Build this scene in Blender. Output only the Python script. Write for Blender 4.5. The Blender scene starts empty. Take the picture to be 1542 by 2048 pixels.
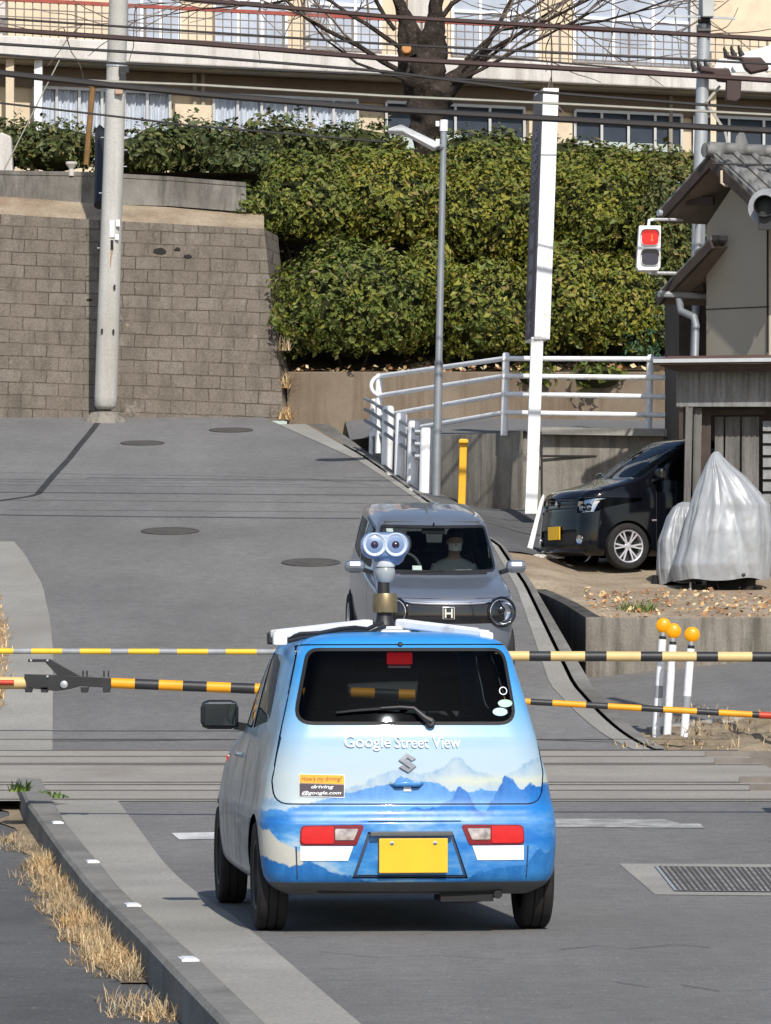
import bpy, bmesh, math, random
from mathutils import Vector, Matrix, noise as mnoise
from mathutils.bvhtree import BVHTree
R = math.radians
SC = bpy.context.scene
COL = SC.collection

# ------------------------------------------------------------------ camera
FPX, YH, CX, ZC = 8900.0, 1321.0, 771.0, 1.33      # focal length in photo pixels, horizon row, centre column, eye height
cam_d = bpy.data.cameras.new('camera')
cam = bpy.data.objects.new('camera', cam_d)
COL.objects.link(cam)
cam.location = (0, 0, ZC)
cam.rotation_euler = (R(90), 0, 0)
cam_d.sensor_width = 36.0
cam_d.lens = FPX / 2048.0 * 36.0
cam_d.shift_y = (YH - 1024.0) / 2048.0
cam_d.clip_start = 0.5
cam_d.clip_end = 2000.0
SC.camera = cam

# ------------------------------------------------------------------ sky and sun
SUN_EL, SUN_AZ = R(40), R(12)                       # azimuth: to the right of straight behind the camera
to_sun = Vector((math.sin(SUN_AZ) * math.cos(SUN_EL), -math.cos(SUN_AZ) * math.cos(SUN_EL), math.sin(SUN_EL)))
world = bpy.data.worlds.new('World')
SC.world = world
world.use_nodes = True
wn = world.node_tree
wn.nodes.clear()
sky = wn.nodes.new('ShaderNodeTexSky')
sky.sky_type = 'NISHITA'
sky.sun_disc = False
sky.sun_elevation = SUN_EL
sky.sun_rotation = math.atan2(to_sun.x, to_sun.y)
sky.air_density = 1.0
sky.dust_density = 1.2
bg = wn.nodes.new('ShaderNodeBackground')
bg.inputs['Strength'].default_value = 0.12
wo = wn.nodes.new('ShaderNodeOutputWorld')
wn.links.new(sky.outputs[0], bg.inputs['Color'])
wn.links.new(bg.outputs[0], wo.inputs['Surface'])
sun_d = bpy.data.lights.new('sun', 'SUN')
sun_d.energy = 4.2
sun_d.angle = R(0.53)
sun_d.color = (1.0, 0.955, 0.88)
sun = bpy.data.objects.new('sun', sun_d)
COL.objects.link(sun)
sun.rotation_euler = to_sun.to_track_quat('Z', 'Y').to_euler()
sun.location = (10, -10, 30)

SC.view_settings.view_transform = 'Standard'
SC.view_settings.look = 'None'
SC.view_settings.exposure = 0.0
SC.view_settings.gamma = 1.0
SC.render.engine = 'CYCLES'
SC.cycles.max_bounces = 8
SC.cycles.transparent_max_bounces = 12
SC.cycles.use_denoising = True

# ------------------------------------------------------------------ placing helpers
PROF = [(-60, 0), (26, 0), (30, .17), (33, .288), (40, .517), (42, .60), (74, 5.40), (400, 5.40)]
def lin(tab, x):
    if x <= tab[0][0]: return tab[0][1]
    for (a, b), (c, d) in zip(tab, tab[1:]):
        if x <= c: return b + (d - b) * (x - a) / (c - a)
    return tab[-1][1]
def p(Y): return sum(lin(PROF, Y + d) for d in (-1.8, -1.2, -.6, 0, .6, 1.2, 1.8)) / 7 if 22 < Y < 70 else lin(PROF, Y)
def P(px, py, Y): return Vector(((px - CX) * Y / FPX, Y, ZC - (py - YH) * Y / FPX))
def GP(px, py, dz=0.0):
    """the point of the road surface (raised by dz) seen at a given place of the photograph"""
    lo, hi = 6.0, 73.99
    for _ in range(50):
        m = (lo + hi) / 2
        y = YH - FPX * (p(m) + dz - ZC) / m
        if y > py: lo = m
        else: hi = m
    return Vector(((px - CX) * lo / FPX, lo, p(lo) + dz))

# ------------------------------------------------------------------ mesh builder
class MB:
    def __init__(s): s.v, s.f, s.m = [], [], []
    def vert(s, co): s.v.append(tuple(co)); return len(s.v) - 1
    def face(s, idx, m=0): s.f.append(tuple(idx)); s.m.append(m)
    def quad(s, a, b, c, d, m=0):
        i = len(s.v); s.v += [tuple(a), tuple(b), tuple(c), tuple(d)]; s.face((i, i+1, i+2, i+3), m)
    def box(s, c, size, m=0, rot=None):
        c = Vector(c); hx, hy, hz = size[0]/2, size[1]/2, size[2]/2
        i = len(s.v)
        for dz in (-hz, hz):
            for dx, dy in ((-hx, -hy), (hx, -hy), (hx, hy), (-hx, hy)):
                o = Vector((dx, dy, dz))
                if rot is not None: o = rot @ o
                s.v.append(tuple(c + o))
        for q in ((3,2,1,0),(4,5,6,7),(0,1,5,4),(1,2,6,5),(2,3,7,6),(3,0,4,7)): s.face([i+k for k in q], m)
    def bar(s, a, b, w, h=None, m=0, up=(0,0,1)):
        a, b = Vector(a), Vector(b); h = w if h is None else h
        d = (b - a); L = d.length; d.normalize()
        u = Vector(up)
        if abs(d.dot(u)) > .98: u = Vector((0, 1, 0))
        x = d.cross(u).normalized(); z = x.cross(d).normalized()
        rot = Matrix((x, d, z)).transposed()
        s.box((a + b) / 2, (w, L, h), m, rot)
    def tube(s, pts, rad, n=10, m=0, cap=True, squash=None):
        pts = [Vector(q) for q in pts]
        if not hasattr(rad, '__len__'): rad = [rad] * len(pts)
        rings = []
        ref = None
        for k, q in enumerate(pts):
            t = (pts[min(k+1, len(pts)-1)] - pts[max(k-1, 0)]).normalized()
            if ref is None or abs(ref.dot(t)) > .95:
                ref = Vector((0, 1, 0)) if abs(t.y) < .9 else Vector((1, 0, 0))
            x = t.cross(ref).normalized(); y = x.cross(t).normalized(); ref = y
            r = []
            for j in range(n):
                a = 2 * math.pi * j / n
                r.append(s.vert(q + (x * math.cos(a) + y * math.sin(a)) * rad[k]))
            rings.append(r)
        for ra, rb in zip(rings, rings[1:]):
            for j in range(n): s.face((ra[j], ra[(j+1) % n], rb[(j+1) % n], rb[j]), m)
        if cap:
            s.face(list(reversed(rings[0])), m); s.face(rings[-1], m)
    def lathe(s, origin, axis, prof, n=24, m=0, ref=None):
        """prof: (radius, distance along axis) pairs"""
        o, ax = Vector(origin), Vector(axis).normalized()
        rf = Vector(ref) if ref is not None else (Vector((0, 0, 1)) if abs(ax.z) < .9 else Vector((1, 0, 0)))
        x = ax.cross(rf).normalized(); y = x.cross(ax).normalized()
        rings = []
        for r, h in prof:
            rings.append([s.vert(o + ax * h + (x * math.cos(2*math.pi*j/n) + y * math.sin(2*math.pi*j/n)) * max(r, 1e-4)) for j in range(n)])
        for ra, rb in zip(rings, rings[1:]):
            for j in range(n): s.face((ra[j], ra[(j+1) % n], rb[(j+1) % n], rb[j]), m)
    def prism(s, poly, vec, m=0):
        vec = Vector(vec); n = len(poly); i = len(s.v)
        s.v += [tuple(Vector(q)) for q in poly] + [tuple(Vector(q) + vec) for q in poly]
        s.face(list(range(i, i+n)), m); s.face(list(reversed(range(i+n, i+2*n))), m)
        for k in range(n): s.face((i+k, i+n+k, i+n+(k+1) % n, i+(k+1) % n), m)
    def grid(s, pts, m=0):
        base = len(s.v); nr, nc = len(pts), len(pts[0])
        for r in pts:
            for q in r: s.v.append(tuple(q))
        for a in range(nr-1):
            for b in range(nc-1):
                s.face((base+a*nc+b, base+a*nc+b+1, base+(a+1)*nc+b+1, base+(a+1)*nc+b), m)
    def build(s, name, mats, parent=None, smooth=False, bevel=0, angle=40, fix=True):
        me = bpy.data.meshes.new(name)
        me.from_pydata(s.v, [], s.f)
        if not isinstance(mats, (list, tuple)): mats = [mats]
        for q in mats: me.materials.append(q)
        me.polygons.foreach_set('material_index', s.m)
        if fix:
            bm = bmesh.new(); bm.from_mesh(me); bmesh.ops.recalc_face_normals(bm, faces=bm.faces); bm.to_mesh(me); bm.free()
        if smooth:
            me.polygons.foreach_set('use_smooth', [True] * len(me.polygons))
            me.set_sharp_from_angle(angle=R(angle))
        me.update()
        o = bpy.data.objects.new(name, me)
        COL.objects.link(o)
        if parent is not None: o.parent = parent
        if bevel:
            md = o.modifiers.new('bevel', 'BEVEL'); md.width = bevel; md.segments = 2; md.limit_method = 'ANGLE'; md.angle_limit = R(35)
        return o

def tag(o, label=None, cat=None, group=None, kind=None):
    if label: o['label'] = label
    if cat: o['category'] = cat
    if group: o['group'] = group
    if kind: o['kind'] = kind
    return o
def thing(name, label, cat, loc=(0, 0, 0), rot=(0, 0, 0), group=None):
    o = bpy.data.objects.new(name, None); COL.objects.link(o)
    o.location = loc; o.rotation_euler = rot; o.empty_display_size = .2
    return tag(o, label, cat, group)
def copy_thing(root, loc, label=None, rot=None):
    r = root.copy(); COL.objects.link(r); r.location = loc
    if rot is not None: r.rotation_euler = rot
    if label: r['label'] = label
    for ch in list(root.children):
        c = ch.copy(); COL.objects.link(c); c.parent = r
        for g in list(ch.children):
            d = g.copy(); COL.objects.link(d); d.parent = c
    return r

# ------------------------------------------------------------------ materials
def nodes_of(name):
    m = bpy.data.materials.new(name); m.use_nodes = True
    nt = m.node_tree; b = nt.nodes['Principled BSDF']
    return m, nt, b
def N(nt, t, **kw):
    n = nt.nodes.new(t)
    for k, v in kw.items(): setattr(n, k, v)
    return n
def ramp(nt, fac, stops, interp='LINEAR'):
    r = N(nt, 'ShaderNodeValToRGB'); r.color_ramp.interpolation = interp
    e = r.color_ramp.elements
    while len(e) < len(stops): e.new(.5)
    for k, (pos, c) in enumerate(stops):
        e[k].position = pos; e[k].color = (c[0], c[1], c[2], 1) if hasattr(c, '__len__') else (c, c, c, 1)
    nt.links.new(fac, r.inputs[0]); return r.outputs['Color']
def math_n(nt, op, a, b=None, clamp=False):
    n = N(nt, 'ShaderNodeMath', operation=op); n.use_clamp = clamp
    for k, q in enumerate((a, b)):
        if q is None: continue
        if isinstance(q, (int, float)): n.inputs[k].default_value = q
        else: nt.links.new(q, n.inputs[k])
    return n.outputs[0]
def mix(nt, fac, a, b, mode='MIX'):
    n = N(nt, 'ShaderNodeMix', data_type='RGBA', blend_type=mode)
    for sock, q in ((n.inputs['Factor'], fac), (n.inputs['A'], a), (n.inputs['B'], b)):
        if isinstance(q, (int, float)): sock.default_value = q
        elif isinstance(q, tuple): sock.default_value = (q[0], q[1], q[2], 1)
        else: nt.links.new(q, sock)
    return n.outputs['Result']
def noise_n(nt, vec, scale, detail=4, rough=.55, stretch=None):
    if stretch:
        mp = N(nt, 'ShaderNodeMapping'); mp.inputs['Scale'].default_value = stretch
        nt.links.new(vec, mp.inputs['Vector']); vec = mp.outputs[0]
    n = N(nt, 'ShaderNodeTexNoise'); n.inputs['Scale'].default_value = scale
    n.inputs['Detail'].default_value = detail; n.inputs['Roughness'].default_value = rough
    nt.links.new(vec, n.inputs['Vector']); return n.outputs['Fac']
def bump(nt, b, h, strength, dist=.01):
    n = N(nt, 'ShaderNodeBump'); n.inputs['Strength'].default_value = strength; n.inputs['Distance'].default_value = dist
    nt.links.new(h, n.inputs['Height']); nt.links.new(n.outputs[0], b.inputs['Normal'])
def coords(nt): return N(nt, 'ShaderNodeTexCoord').outputs['Object']

def plain(name, c, rough=.5, metal=0, var=.12, scale=6, bmp=.0, spec=.5, coat=0, dirt=None):
    """a paint, plastic or metal with slight uneven colour"""
    m, nt, b = nodes_of(name); co = coords(nt)
    n = noise_n(nt, co, scale, 5)
    lo = tuple(x * (1 - var) for x in c); hi = tuple(min(1, x * (1 + var)) for x in c)
    colr = ramp(nt, n, [(.3, lo), (.7, hi)])
    if dirt:
        d = noise_n(nt, co, scale * 2.3, 6, .65)
        colr = mix(nt, ramp(nt, d, [(.52, 0), (.72, .8)]), colr, dirt)
    nt.links.new(colr, b.inputs['Base Color'])
    b.inputs['Roughness'].default_value = rough; b.inputs['Metallic'].default_value = metal
    b.inputs['Specular IOR Level'].default_value = spec
    if coat:
        b.inputs['Coat Weight'].default_value = coat; b.inputs['Coat Roughness'].default_value = .04
    if bmp: bump(nt, b, noise_n(nt, co, scale * 8, 4), bmp, .004)
    return m
def ground_mat(name, c1, c2, scale=1.2, grain=60, rough=.9, bmp=.35, speck=None, stretch=None, stain=None):
    m, nt, b = nodes_of(name); co = coords(nt)
    big = noise_n(nt, co, scale, 6, .6, stretch)
    colr = ramp(nt, big, [(.3, c1), (.7, c2)])
    fine = noise_n(nt, co, grain, 3, .7)
    colr = mix(nt, 1.0, colr, ramp(nt, fine, [(.25, .72), (.75, 1.25)]), 'MULTIPLY')
    if stain:
        st = noise_n(nt, co, scale * .45, 5, .65, (1, .35, 1))
        colr = mix(nt, ramp(nt, st, [(.5, 0), (.68, .75)]), colr, stain)
    if speck:
        v = N(nt, 'ShaderNodeTexVoronoi'); v.inputs['Scale'].default_value = grain * .9
        nt.links.new(co, v.inputs['Vector'])
        colr = mix(nt, ramp(nt, v.outputs['Distance'], [(.10, .55), (.22, 0)]), colr, speck)
    nt.links.new(colr, b.inputs['Base Color'])
    b.inputs['Roughness'].default_value = rough; b.inputs['Specular IOR Level'].default_value = .25
    bump(nt, b, fine, bmp, .01)
    return m

def asphalt_mat(name, c1, c2):
    """worn asphalt: big tonal patches, stone grain of two sizes, pits, and long faint wheel wear"""
    m, nt, b = nodes_of(name); co = coords(nt)
    big = noise_n(nt, co, .32, 6, .62)
    c = ramp(nt, big, [(.3, c1), (.7, c2)])
    lane = noise_n(nt, co, .9, 4, .6, (1.0, .09, 1))
    c = mix(nt, 1.0, c, ramp(nt, lane, [(.3, .90), (.7, 1.09)]), 'MULTIPLY')
    mid = noise_n(nt, co, 7, 5, .7)
    c = mix(nt, 1.0, c, ramp(nt, mid, [(.3, .86), (.7, 1.13)]), 'MULTIPLY')
    fine = noise_n(nt, co, 70, 3, .75)
    c = mix(nt, 1.0, c, ramp(nt, fine, [(.28, .62), (.72, 1.36)]), 'MULTIPLY')
    v = N(nt, 'ShaderNodeTexVoronoi'); v.inputs['Scale'].default_value = 26; nt.links.new(co, v.inputs['Vector'])
    sp_ = N(nt, 'ShaderNodeSeparateColor'); nt.links.new(v.outputs['Color'], sp_.inputs[0])
    pick_l = ramp(nt, sp_.outputs[0], [(.90, 0), (.93, 1)]); pick_d = ramp(nt, sp_.outputs[1], [(.86, 0), (.90, 1)])
    dot = ramp(nt, v.outputs['Distance'], [(.16, 1), (.34, 0)])
    c = mix(nt, math_n(nt, 'MULTIPLY', math_n(nt, 'MULTIPLY', pick_l, dot), .6), c, (.36, .35, .33))
    c = mix(nt, math_n(nt, 'MULTIPLY', math_n(nt, 'MULTIPLY', pick_d, dot), .6), c, (.055, .053, .05))
    st = noise_n(nt, co, .55, 6, .7)
    c = mix(nt, ramp(nt, st, [(.56, 0), (.70, .35)]), c, tuple(q * .72 for q in c1))
    nt.links.new(c, b.inputs['Base Color']); b.inputs['Roughness'].default_value = .93; b.inputs['Specular IOR Level'].default_value = .25
    bump(nt, b, math_n(nt, 'ADD', fine, math_n(nt, 'MULTIPLY', mid, .6)), .6, .012)
    return m

M = {}
M['asphalt'] = asphalt_mat('asphalt', (.168, .163, .159), (.217, .212, .206))
M['asphalt_patch'] = asphalt_mat('asphalt_patch', (.175, .172, .168), (.215, .212, .206))
M['asphalt_dark'] = asphalt_mat('asphalt_dark', (.102, .102, .104), (.146, .145, .146))
M['concrete_pave'] = ground_mat('concrete_pave', (.28, .27, .245), (.38, .365, .33), .8, 45, .9, .5, None, None, (.25, .235, .21))
M['kerb'] = ground_mat('kerb_concrete', (.165, .16, .148), (.285, .272, .25), 1.6, 50, .92, .6, None, None, (.10, .092, .08))
M['crossing'] = ground_mat('crossing_panel', (.29, .265, .235), (.37, .34, .30), 1.4, 40, .88, .4, None, (.5, 1, 1), (.24, .215, .185))
M['ballast'] = ground_mat('ballast', (.10, .075, .06), (.26, .21, .17), 9, 26, .95, 1.0, (.4, .35, .3))
M['soil'] = ground_mat('dry_soil', (.26, .20, .135), (.44, .36, .26), 1.7, 22, .95, .9, (.55, .48, .38), None, (.25, .165, .11))
M['bank_soil'] = ground_mat('bank_soil', (.20, .15, .095), (.36, .29, .20), 2.4, 16, .95, 1.0, (.45, .39, .30))
M['dark_soil'] = ground_mat('dark_soil', (.035, .028, .016), (.08, .06, .035), 2.0, 20, .95, .8)
M['base_ground'] = ground_mat('base_ground', (.14, .12, .09), (.22, .19, .14), .6, 12, .95, .6)
M['paint_line'] = ground_mat('road_paint', (.56, .56, .55), (.80, .80, .79), 3, 60, .8, .2, None, None, (.30, .29, .28))
M['worn_line'] = ground_mat('worn_paint', (.20, .20, .195), (.52, .52, .50), 7, 60, .85, .2, None, None, (.2, .2, .195))
M['tar'] = ground_mat('tar', (.035, .035, .037), (.06, .06, .062), 3, 40, .8, .3)
M['iron'] = ground_mat('cast_iron', (.07, .065, .06), (.12, .11, .10), 8, 60, .7, .6)
M['rail'] = plain('rail_steel', (.30, .27, .25), .32, .8, .25, 3)
M['slot'] = plain('slot_dark', (.02, .018, .016), .9)

def wall_mat(name, c1, c2, streak, sscale=2.2, bmp=.5):
    """weathered concrete: vertical stains that keep their own shape"""
    m, nt, b = nodes_of(name); co = coords(nt)
    big = noise_n(nt, co, 1.1, 6, .6)
    colr = ramp(nt, big, [(.3, c1), (.7, c2)])
    st = noise_n(nt, co, sscale, 6, .7, (2.6, 2.6, .22))
    colr = mix(nt, ramp(nt, st, [(.46, 0), (.66, .8)]), colr, streak)
    fine = noise_n(nt, co, 40, 3, .7)
    colr = mix(nt, 1.0, colr, ramp(nt, fine, [(.25, .8), (.75, 1.15)]), 'MULTIPLY')
    nt.links.new(colr, b.inputs['Base Color']); b.inputs['Roughness'].default_value = .93
    b.inputs['Specular IOR Level'].default_value = .2
    bump(nt, b, fine, bmp, .008)
    return m
M['old_concrete'] = wall_mat('old_concrete', (.17, .15, .125), (.30, .275, .235), (.085, .075, .06))
M['old_concrete_b'] = wall_mat('old_concrete_brown', (.17, .13, .095), (.25, .20, .15), (.14, .10, .065), 1.4)
M['pit_concrete_shaded'] = wall_mat('pit_concrete_shaded', (.07, .065, .06), (.12, .11, .10), (.03, .03, .028))  # dark tone puts the shade of the drain into the concrete
M['dark_concrete'] = wall_mat('dark_concrete', (.13, .12, .105), (.27, .255, .23), (.07, .065, .06), 1.6)
M['railed_wall'] = wall_mat('railed_wall', (.19, .175, .15), (.36, .33, .285), (.115, .10, .085), 2.4)

def block_mat():
    m, nt, b = nodes_of('block_wall'); co = coords(nt)
    sp = N(nt, 'ShaderNodeSeparateXYZ'); nt.links.new(co, sp.inputs[0])
    wob = math_n(nt, 'ADD', noise_n(nt, co, .8, 3), math_n(nt, 'MULTIPLY', noise_n(nt, co, 4.5, 3), .45))
    wobx = noise_n(nt, co, 3.1, 3)
    cb = N(nt, 'ShaderNodeCombineXYZ'); nt.links.new(math_n(nt, 'ADD', sp.outputs['X'], math_n(nt, 'MULTIPLY', wobx, .07)), cb.inputs['X'])
    zz = math_n(nt, 'ADD', sp.outputs['Z'], math_n(nt, 'MULTIPLY', wob, .05))
    zz = math_n(nt, 'ADD', zz, math_n(nt, 'MULTIPLY', sp.outputs['X'], .035))
    nt.links.new(zz, cb.inputs['Y'])
    br = N(nt, 'ShaderNodeTexBrick'); nt.links.new(cb.outputs[0], br.inputs['Vector'])
    br.inputs['Scale'].default_value = 1.0; br.inputs['Brick Width'].default_value = .415; br.inputs['Row Height'].default_value = .222
    br.inputs['Mortar Size'].default_value = .0095; br.inputs['Mortar Smooth'].default_value = .25; br.inputs['Bias'].default_value = -.1
    br.inputs['Color1'].default_value = (.160, .135, .110, 1); br.inputs['Color2'].default_value = (.205, .176, .148, 1)
    br.inputs['Mortar'].default_value = (.075, .058, .044, 1)
    big = noise_n(nt, co, .7, 6, .65)
    fade = noise_n(nt, co, 1.9, 5, .7)
    colr = mix(nt, ramp(nt, fade, [(.42, 0), (.62, .9)]), br.outputs['Color'], mix(nt, noise_n(nt, co, 5, 4), (.135, .112, .088), (.20, .17, .14)))
    st = noise_n(nt, co, 1.6, 6, .7, (2.2, 2.2, .3))
    colr = mix(nt, ramp(nt, st, [(.46, 0), (.72, .75)]), colr, (.085, .072, .058))
    pale = noise_n(nt, co, 2.6, 5, .7)
    colr = mix(nt, ramp(nt, pale, [(.62, 0), (.75, .7)]), colr, (.34, .30, .25))
    fine = noise_n(nt, co, 34, 4, .7)
    colr = mix(nt, 1.0, colr, ramp(nt, fine, [(.25, .60), (.75, 1.36)]), 'MULTIPLY')
    nt.links.new(colr, b.inputs['Base Color']); b.inputs['Roughness'].default_value = .95
    b.inputs['Specular IOR Level'].default_value = .2
    h = math_n(nt, 'ADD', math_n(nt, 'MULTIPLY', br.outputs['Fac'], -1.0), math_n(nt, 'MULTIPLY', fine, .5))
    bump(nt, b, h, .8, .02)
    return m
M['block'] = block_mat()

def leaf_mat(name, cols, rough=.55):
    m, nt, b = nodes_of(name)
    g = N(nt, 'ShaderNodeNewGeometry'); co = coords(nt)
    c = ramp(nt, g.outputs['Random Per Island'], cols)
    big = noise_n(nt, co, 1.3, 3)
    c = mix(nt, 1.0, c, ramp(nt, big, [(.3, (.72, .8, .85)), (.7, (1.3, 1.2, .95))]), 'MULTIPLY')
    oi = N(nt, 'ShaderNodeObjectInfo')
    c = mix(nt, 1.0, c, ramp(nt, oi.outputs['Random'], [(0, (.85, .95, 1.0)), (1, (1.35, 1.25, 1.0))]), 'MULTIPLY')
    nt.links.new(c, b.inputs['Base Color']); b.inputs['Roughness'].default_value = rough
    b.inputs['Specular IOR Level'].default_value = .35
    return m
M['leaf'] = leaf_mat('shrub_leaf', [(0, (.050, .074, .014)), (.3, (.098, .124, .020)), (.6, (.138, .152, .026)), (.85, (.180, .182, .028)), (.95, (.14, .105, .045)), (1, (.23, .20, .065))])
M['leaf_dark'] = leaf_mat('hedge_leaf', [(0, (.035, .048, .014)), (.5, (.075, .095, .028)), (.85, (.12, .125, .045)), (1, (.16, .12, .06))])
M['leaf_blue'] = leaf_mat('blue_green_leaf', [(0, (.04, .08, .045)), (1, (.10, .17, .09))])
M['weed'] = leaf_mat('weed_leaf', [(0, (.05, .10, .02)), (1, (.16, .24, .06))])
M['dry_grass'] = leaf_mat('dry_grass_blade', [(0, (.30, .19, .11)), (.5, (.50, .34, .21)), (1, (.68, .52, .36))], .8)
M['dead_leaf'] = leaf_mat('dead_leaf', [(0, (.16, .075, .04)), (.45, (.30, .16, .09)), (.75, (.46, .35, .24)), (1, (.62, .53, .40))], .8)
M['bark'] = ground_mat('bark', (.016, .012, .010), (.060, .046, .038), 3.5, 14, .95, 1.0, (.17, .15, .13))
M['twig'] = ground_mat('twig_bark', (.14, .11, .09), (.30, .25, .21), 6, 30, .9, .3)

M['white'] = plain('white_paint', (.87, .88, .90), .42, 0, .05, 3, 0, .5, 0, (.55, .52, .48))
M['steel'] = plain('galvanised_steel', (.42, .44, .46), .5, .35, .15, 4)
M['lamp_steel'] = plain('lamp_steel', (.27, .29, .31), .5, .3, .12, 4)
M['pole_concrete'] = wall_mat('pole_concrete', (.44, .43, .405), (.55, .54, .51), (.38, .35, .30), 1.3, .2)
M['yellow'] = plain('yellow_paint', (.80, .42, .015), .5, 0, .08, 4)
M['orange'] = plain('orange_stripe', (.85, .36, .01), .5, 0, .10, 5)
M['yellow_stripe'] = plain('yellow_stripe', (.80, .52, .03), .5, 0, .10, 5)
M['tan_stripe'] = plain('tan_stripe', (.70, .50, .22), .55, 0, .10, 5)
M['black_stripe'] = plain('black_stripe', (.025, .025, .028), .5, 0, .3, 5)
M['grey_stripe'] = plain('grey_stripe', (.30, .31, .33), .45, 0, .2, 5)
M['red_stripe'] = plain('red_stripe', (.50, .05, .02), .5, 0, .2, 5)
M['black'] = plain('black_plastic', (.018, .018, .02), .5, 0, .3, 6)
M['rubber'] = plain('tyre_rubber', (.022, .021, .021), .85, 0, .25, 12, .3, .3)
M['under'] = plain('underbody', (.012, .012, .013), .8)
M['wire'] = plain('cable_black', (.025, .022, .022), .6)
M['wire_brown'] = plain('cable_brown', (.05, .025, .022), .6)
M['wire_pale'] = plain('cable_pale', (.36, .35, .30), .5, .3)
M['chrome'] = plain('chrome', (.75, .75, .78), .12, 1.0, .05, 4)
M['alloy'] = plain('alloy', (.72, .70, .74), .30, .55, .05, 4)
M['brass'] = plain('bronze_can', (.26, .20, .11), .42, .7, .15, 6)
M['reflector_orange'] = plain('reflector_orange', (.90, .36, .0), .35, 0, .06, 30)
M['plate_yellow'] = plain('plate_yellow', (.85, .50, .02), .5, 0, .05, 10)
M['silver_cloth'] = plain('silver_cloth', (.37, .385, .405), .46, .15, .10, 3, .12, .5, 0, (.28, .28, .27))
M['cabinet'] = plain('cabinet_grey', (.45, .46, .45), .5, 0, .1, 3)

def emit(name, c, strength, base=None):
    m, nt, b = nodes_of(name)
    co = coords(nt); n = noise_n(nt, co, 30, 2)
    nt.links.new(ramp(nt, n, [(.3, tuple(x*.85 for x in (base or c))), (.7, base or c)]), b.inputs['Base Color'])
    b.inputs['Emission Color'].default_value = (*c, 1); b.inputs['Emission Strength'].default_value = strength
    b.inputs['Roughness'].default_value = .25
    return m
M['red_lit'] = emit('red_lens_lit', (1, .02, .015), .55, (.45, .01, .01))
M['brake_lit'] = emit('brake_lens_lit', (1, .01, .02), .75, (.5, .01, .015))
M['tail_red'] = emit('tail_lens', (1, .01, .01), .22, (.50, .008, .012))
M['tail_dark'] = plain('tail_lens_dark', (.20, .01, .02), .15, 0, .15, 20)
M['tail_clear'] = plain('tail_lens_clear', (.42, .38, .40), .12, .4, .5, 26)

def glass(name, tint, refl=.12, rough=.02):
    """thin pane: tinted see-through plus a mirror share that grows at grazing angles"""
    m = bpy.data.materials.new(name); m.use_nodes = True
    nt = m.node_tree; nt.nodes.clear()
    out = N(nt, 'ShaderNodeOutputMaterial'); tr = N(nt, 'ShaderNodeBsdfTransparent'); gl = N(nt, 'ShaderNodeBsdfGlossy')
    co = coords(nt); n = noise_n(nt, co, 5, 2)
    nt.links.new(ramp(nt, n, [(.3, tuple(x * .93 for x in tint)), (.7, tint)]), tr.inputs['Color'])
    gl.inputs['Roughness'].default_value = rough; gl.inputs['Color'].default_value = (.62, .70, .80, 1)
    fr = N(nt, 'ShaderNodeLayerWeight'); fr.inputs['Blend'].default_value = refl
    mx = N(nt, 'ShaderNodeMixShader')
    nt.links.new(math_n(nt, 'ADD', fr.outputs['Fresnel'], .005), mx.inputs[0])
    nt.links.new(tr.outputs[0], mx.inputs[1]); nt.links.new(gl.outputs[0], mx.inputs[2]); nt.links.new(mx.outputs[0], out.inputs['Surface'])
    return m
M['glass_rear'] = glass('tinted_glass', (.34, .37, .38), .12)
M['glass_clear'] = glass('clear_glass', (.72, .78, .76), .18)
M['glass_window'] = glass('window_glass', (.86, .89, .92), .15)
M['glass_dark'] = glass('dark_glass', (.10, .12, .13), .25)
M['recess_navy'] = plain('recess_navy', (.035, .06, .11), .5, 0, .1, 8)
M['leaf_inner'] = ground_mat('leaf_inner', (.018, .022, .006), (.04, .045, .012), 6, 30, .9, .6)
M['steel_worn'] = ground_mat('steel_worn', (.14, .135, .13), (.34, .33, .31), 9, 60, .7, .3)
# ================================================================== the setting: ground, roads, crossing
def table(pix, dz=0.0):
    """edge drawn along the road surface -> (Y, X) table sorted by distance"""
    t = sorted((q.y, q.x) for q in (GP(a, b, dz) for a, b in pix))
    return t
def frange(a, b, st):
    n = max(1, int(math.ceil((b - a) / st)))
    return [a + (b - a) * k / n for k in range(n + 1)]
def sheet(name, L, Rt, y0, y1, dz, mat, zf=p, nx=2, step=.5, kind='structure', extra=()):
    ys = sorted(set([round(y, 3) for y in frange(y0, y1, step)] + [round(a, 3) for a, _ in PROF if y0 < a < y1] + [round(a, 3) for a in extra if y0 < a < y1]))
    mb = MB()
    mb.grid([[((L(y) * (1 - k / nx) + Rt(y) * k / nx), y, (zf(y) if zf is p else zf(L(y) * (1 - k / nx) + Rt(y) * k / nx, y)) + dz) for k in range(nx + 1)] for y in ys])
    o = mb.build(name, mat, smooth=True, angle=60)
    if kind: o['kind'] = kind
    return o
def fn(tab): return lambda y: lin(tab, y)
def ext(tab, y0, y1):
    """extend an edge table in a straight line at both ends"""
    (a, b), (c, d) = tab[0], tab[1]
    lo = (y0, b + (d - b) * (y0 - a) / (c - a))
    (a, b), (c, d) = tab[-2], tab[-1]
    hi = (y1, d + (d - b) * (y1 - c) / (c - a))
    return ([lo] if y0 < tab[0][0] else []) + tab + ([hi] if y1 > tab[-1][0] else [])

kerb_L = ext(table([(33, 1556), (54, 1605), (150, 1735), (272, 1863), (352, 1947), (450, 2048)], .09), 9, 34)
kerb_R = ext(table([(82, 1558), (131, 1642), (203, 1725), (287, 1816), (388, 1903), (472, 1983), (540, 2048)], .09), 9, 34)
gut_R = ext(table([(232, 1598), (321, 1718), (363, 1761), (461, 1828), (559, 1910), (720, 2048)]), 9, 33)
kerbY1 = GP(50, 1556, .09).y
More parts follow.
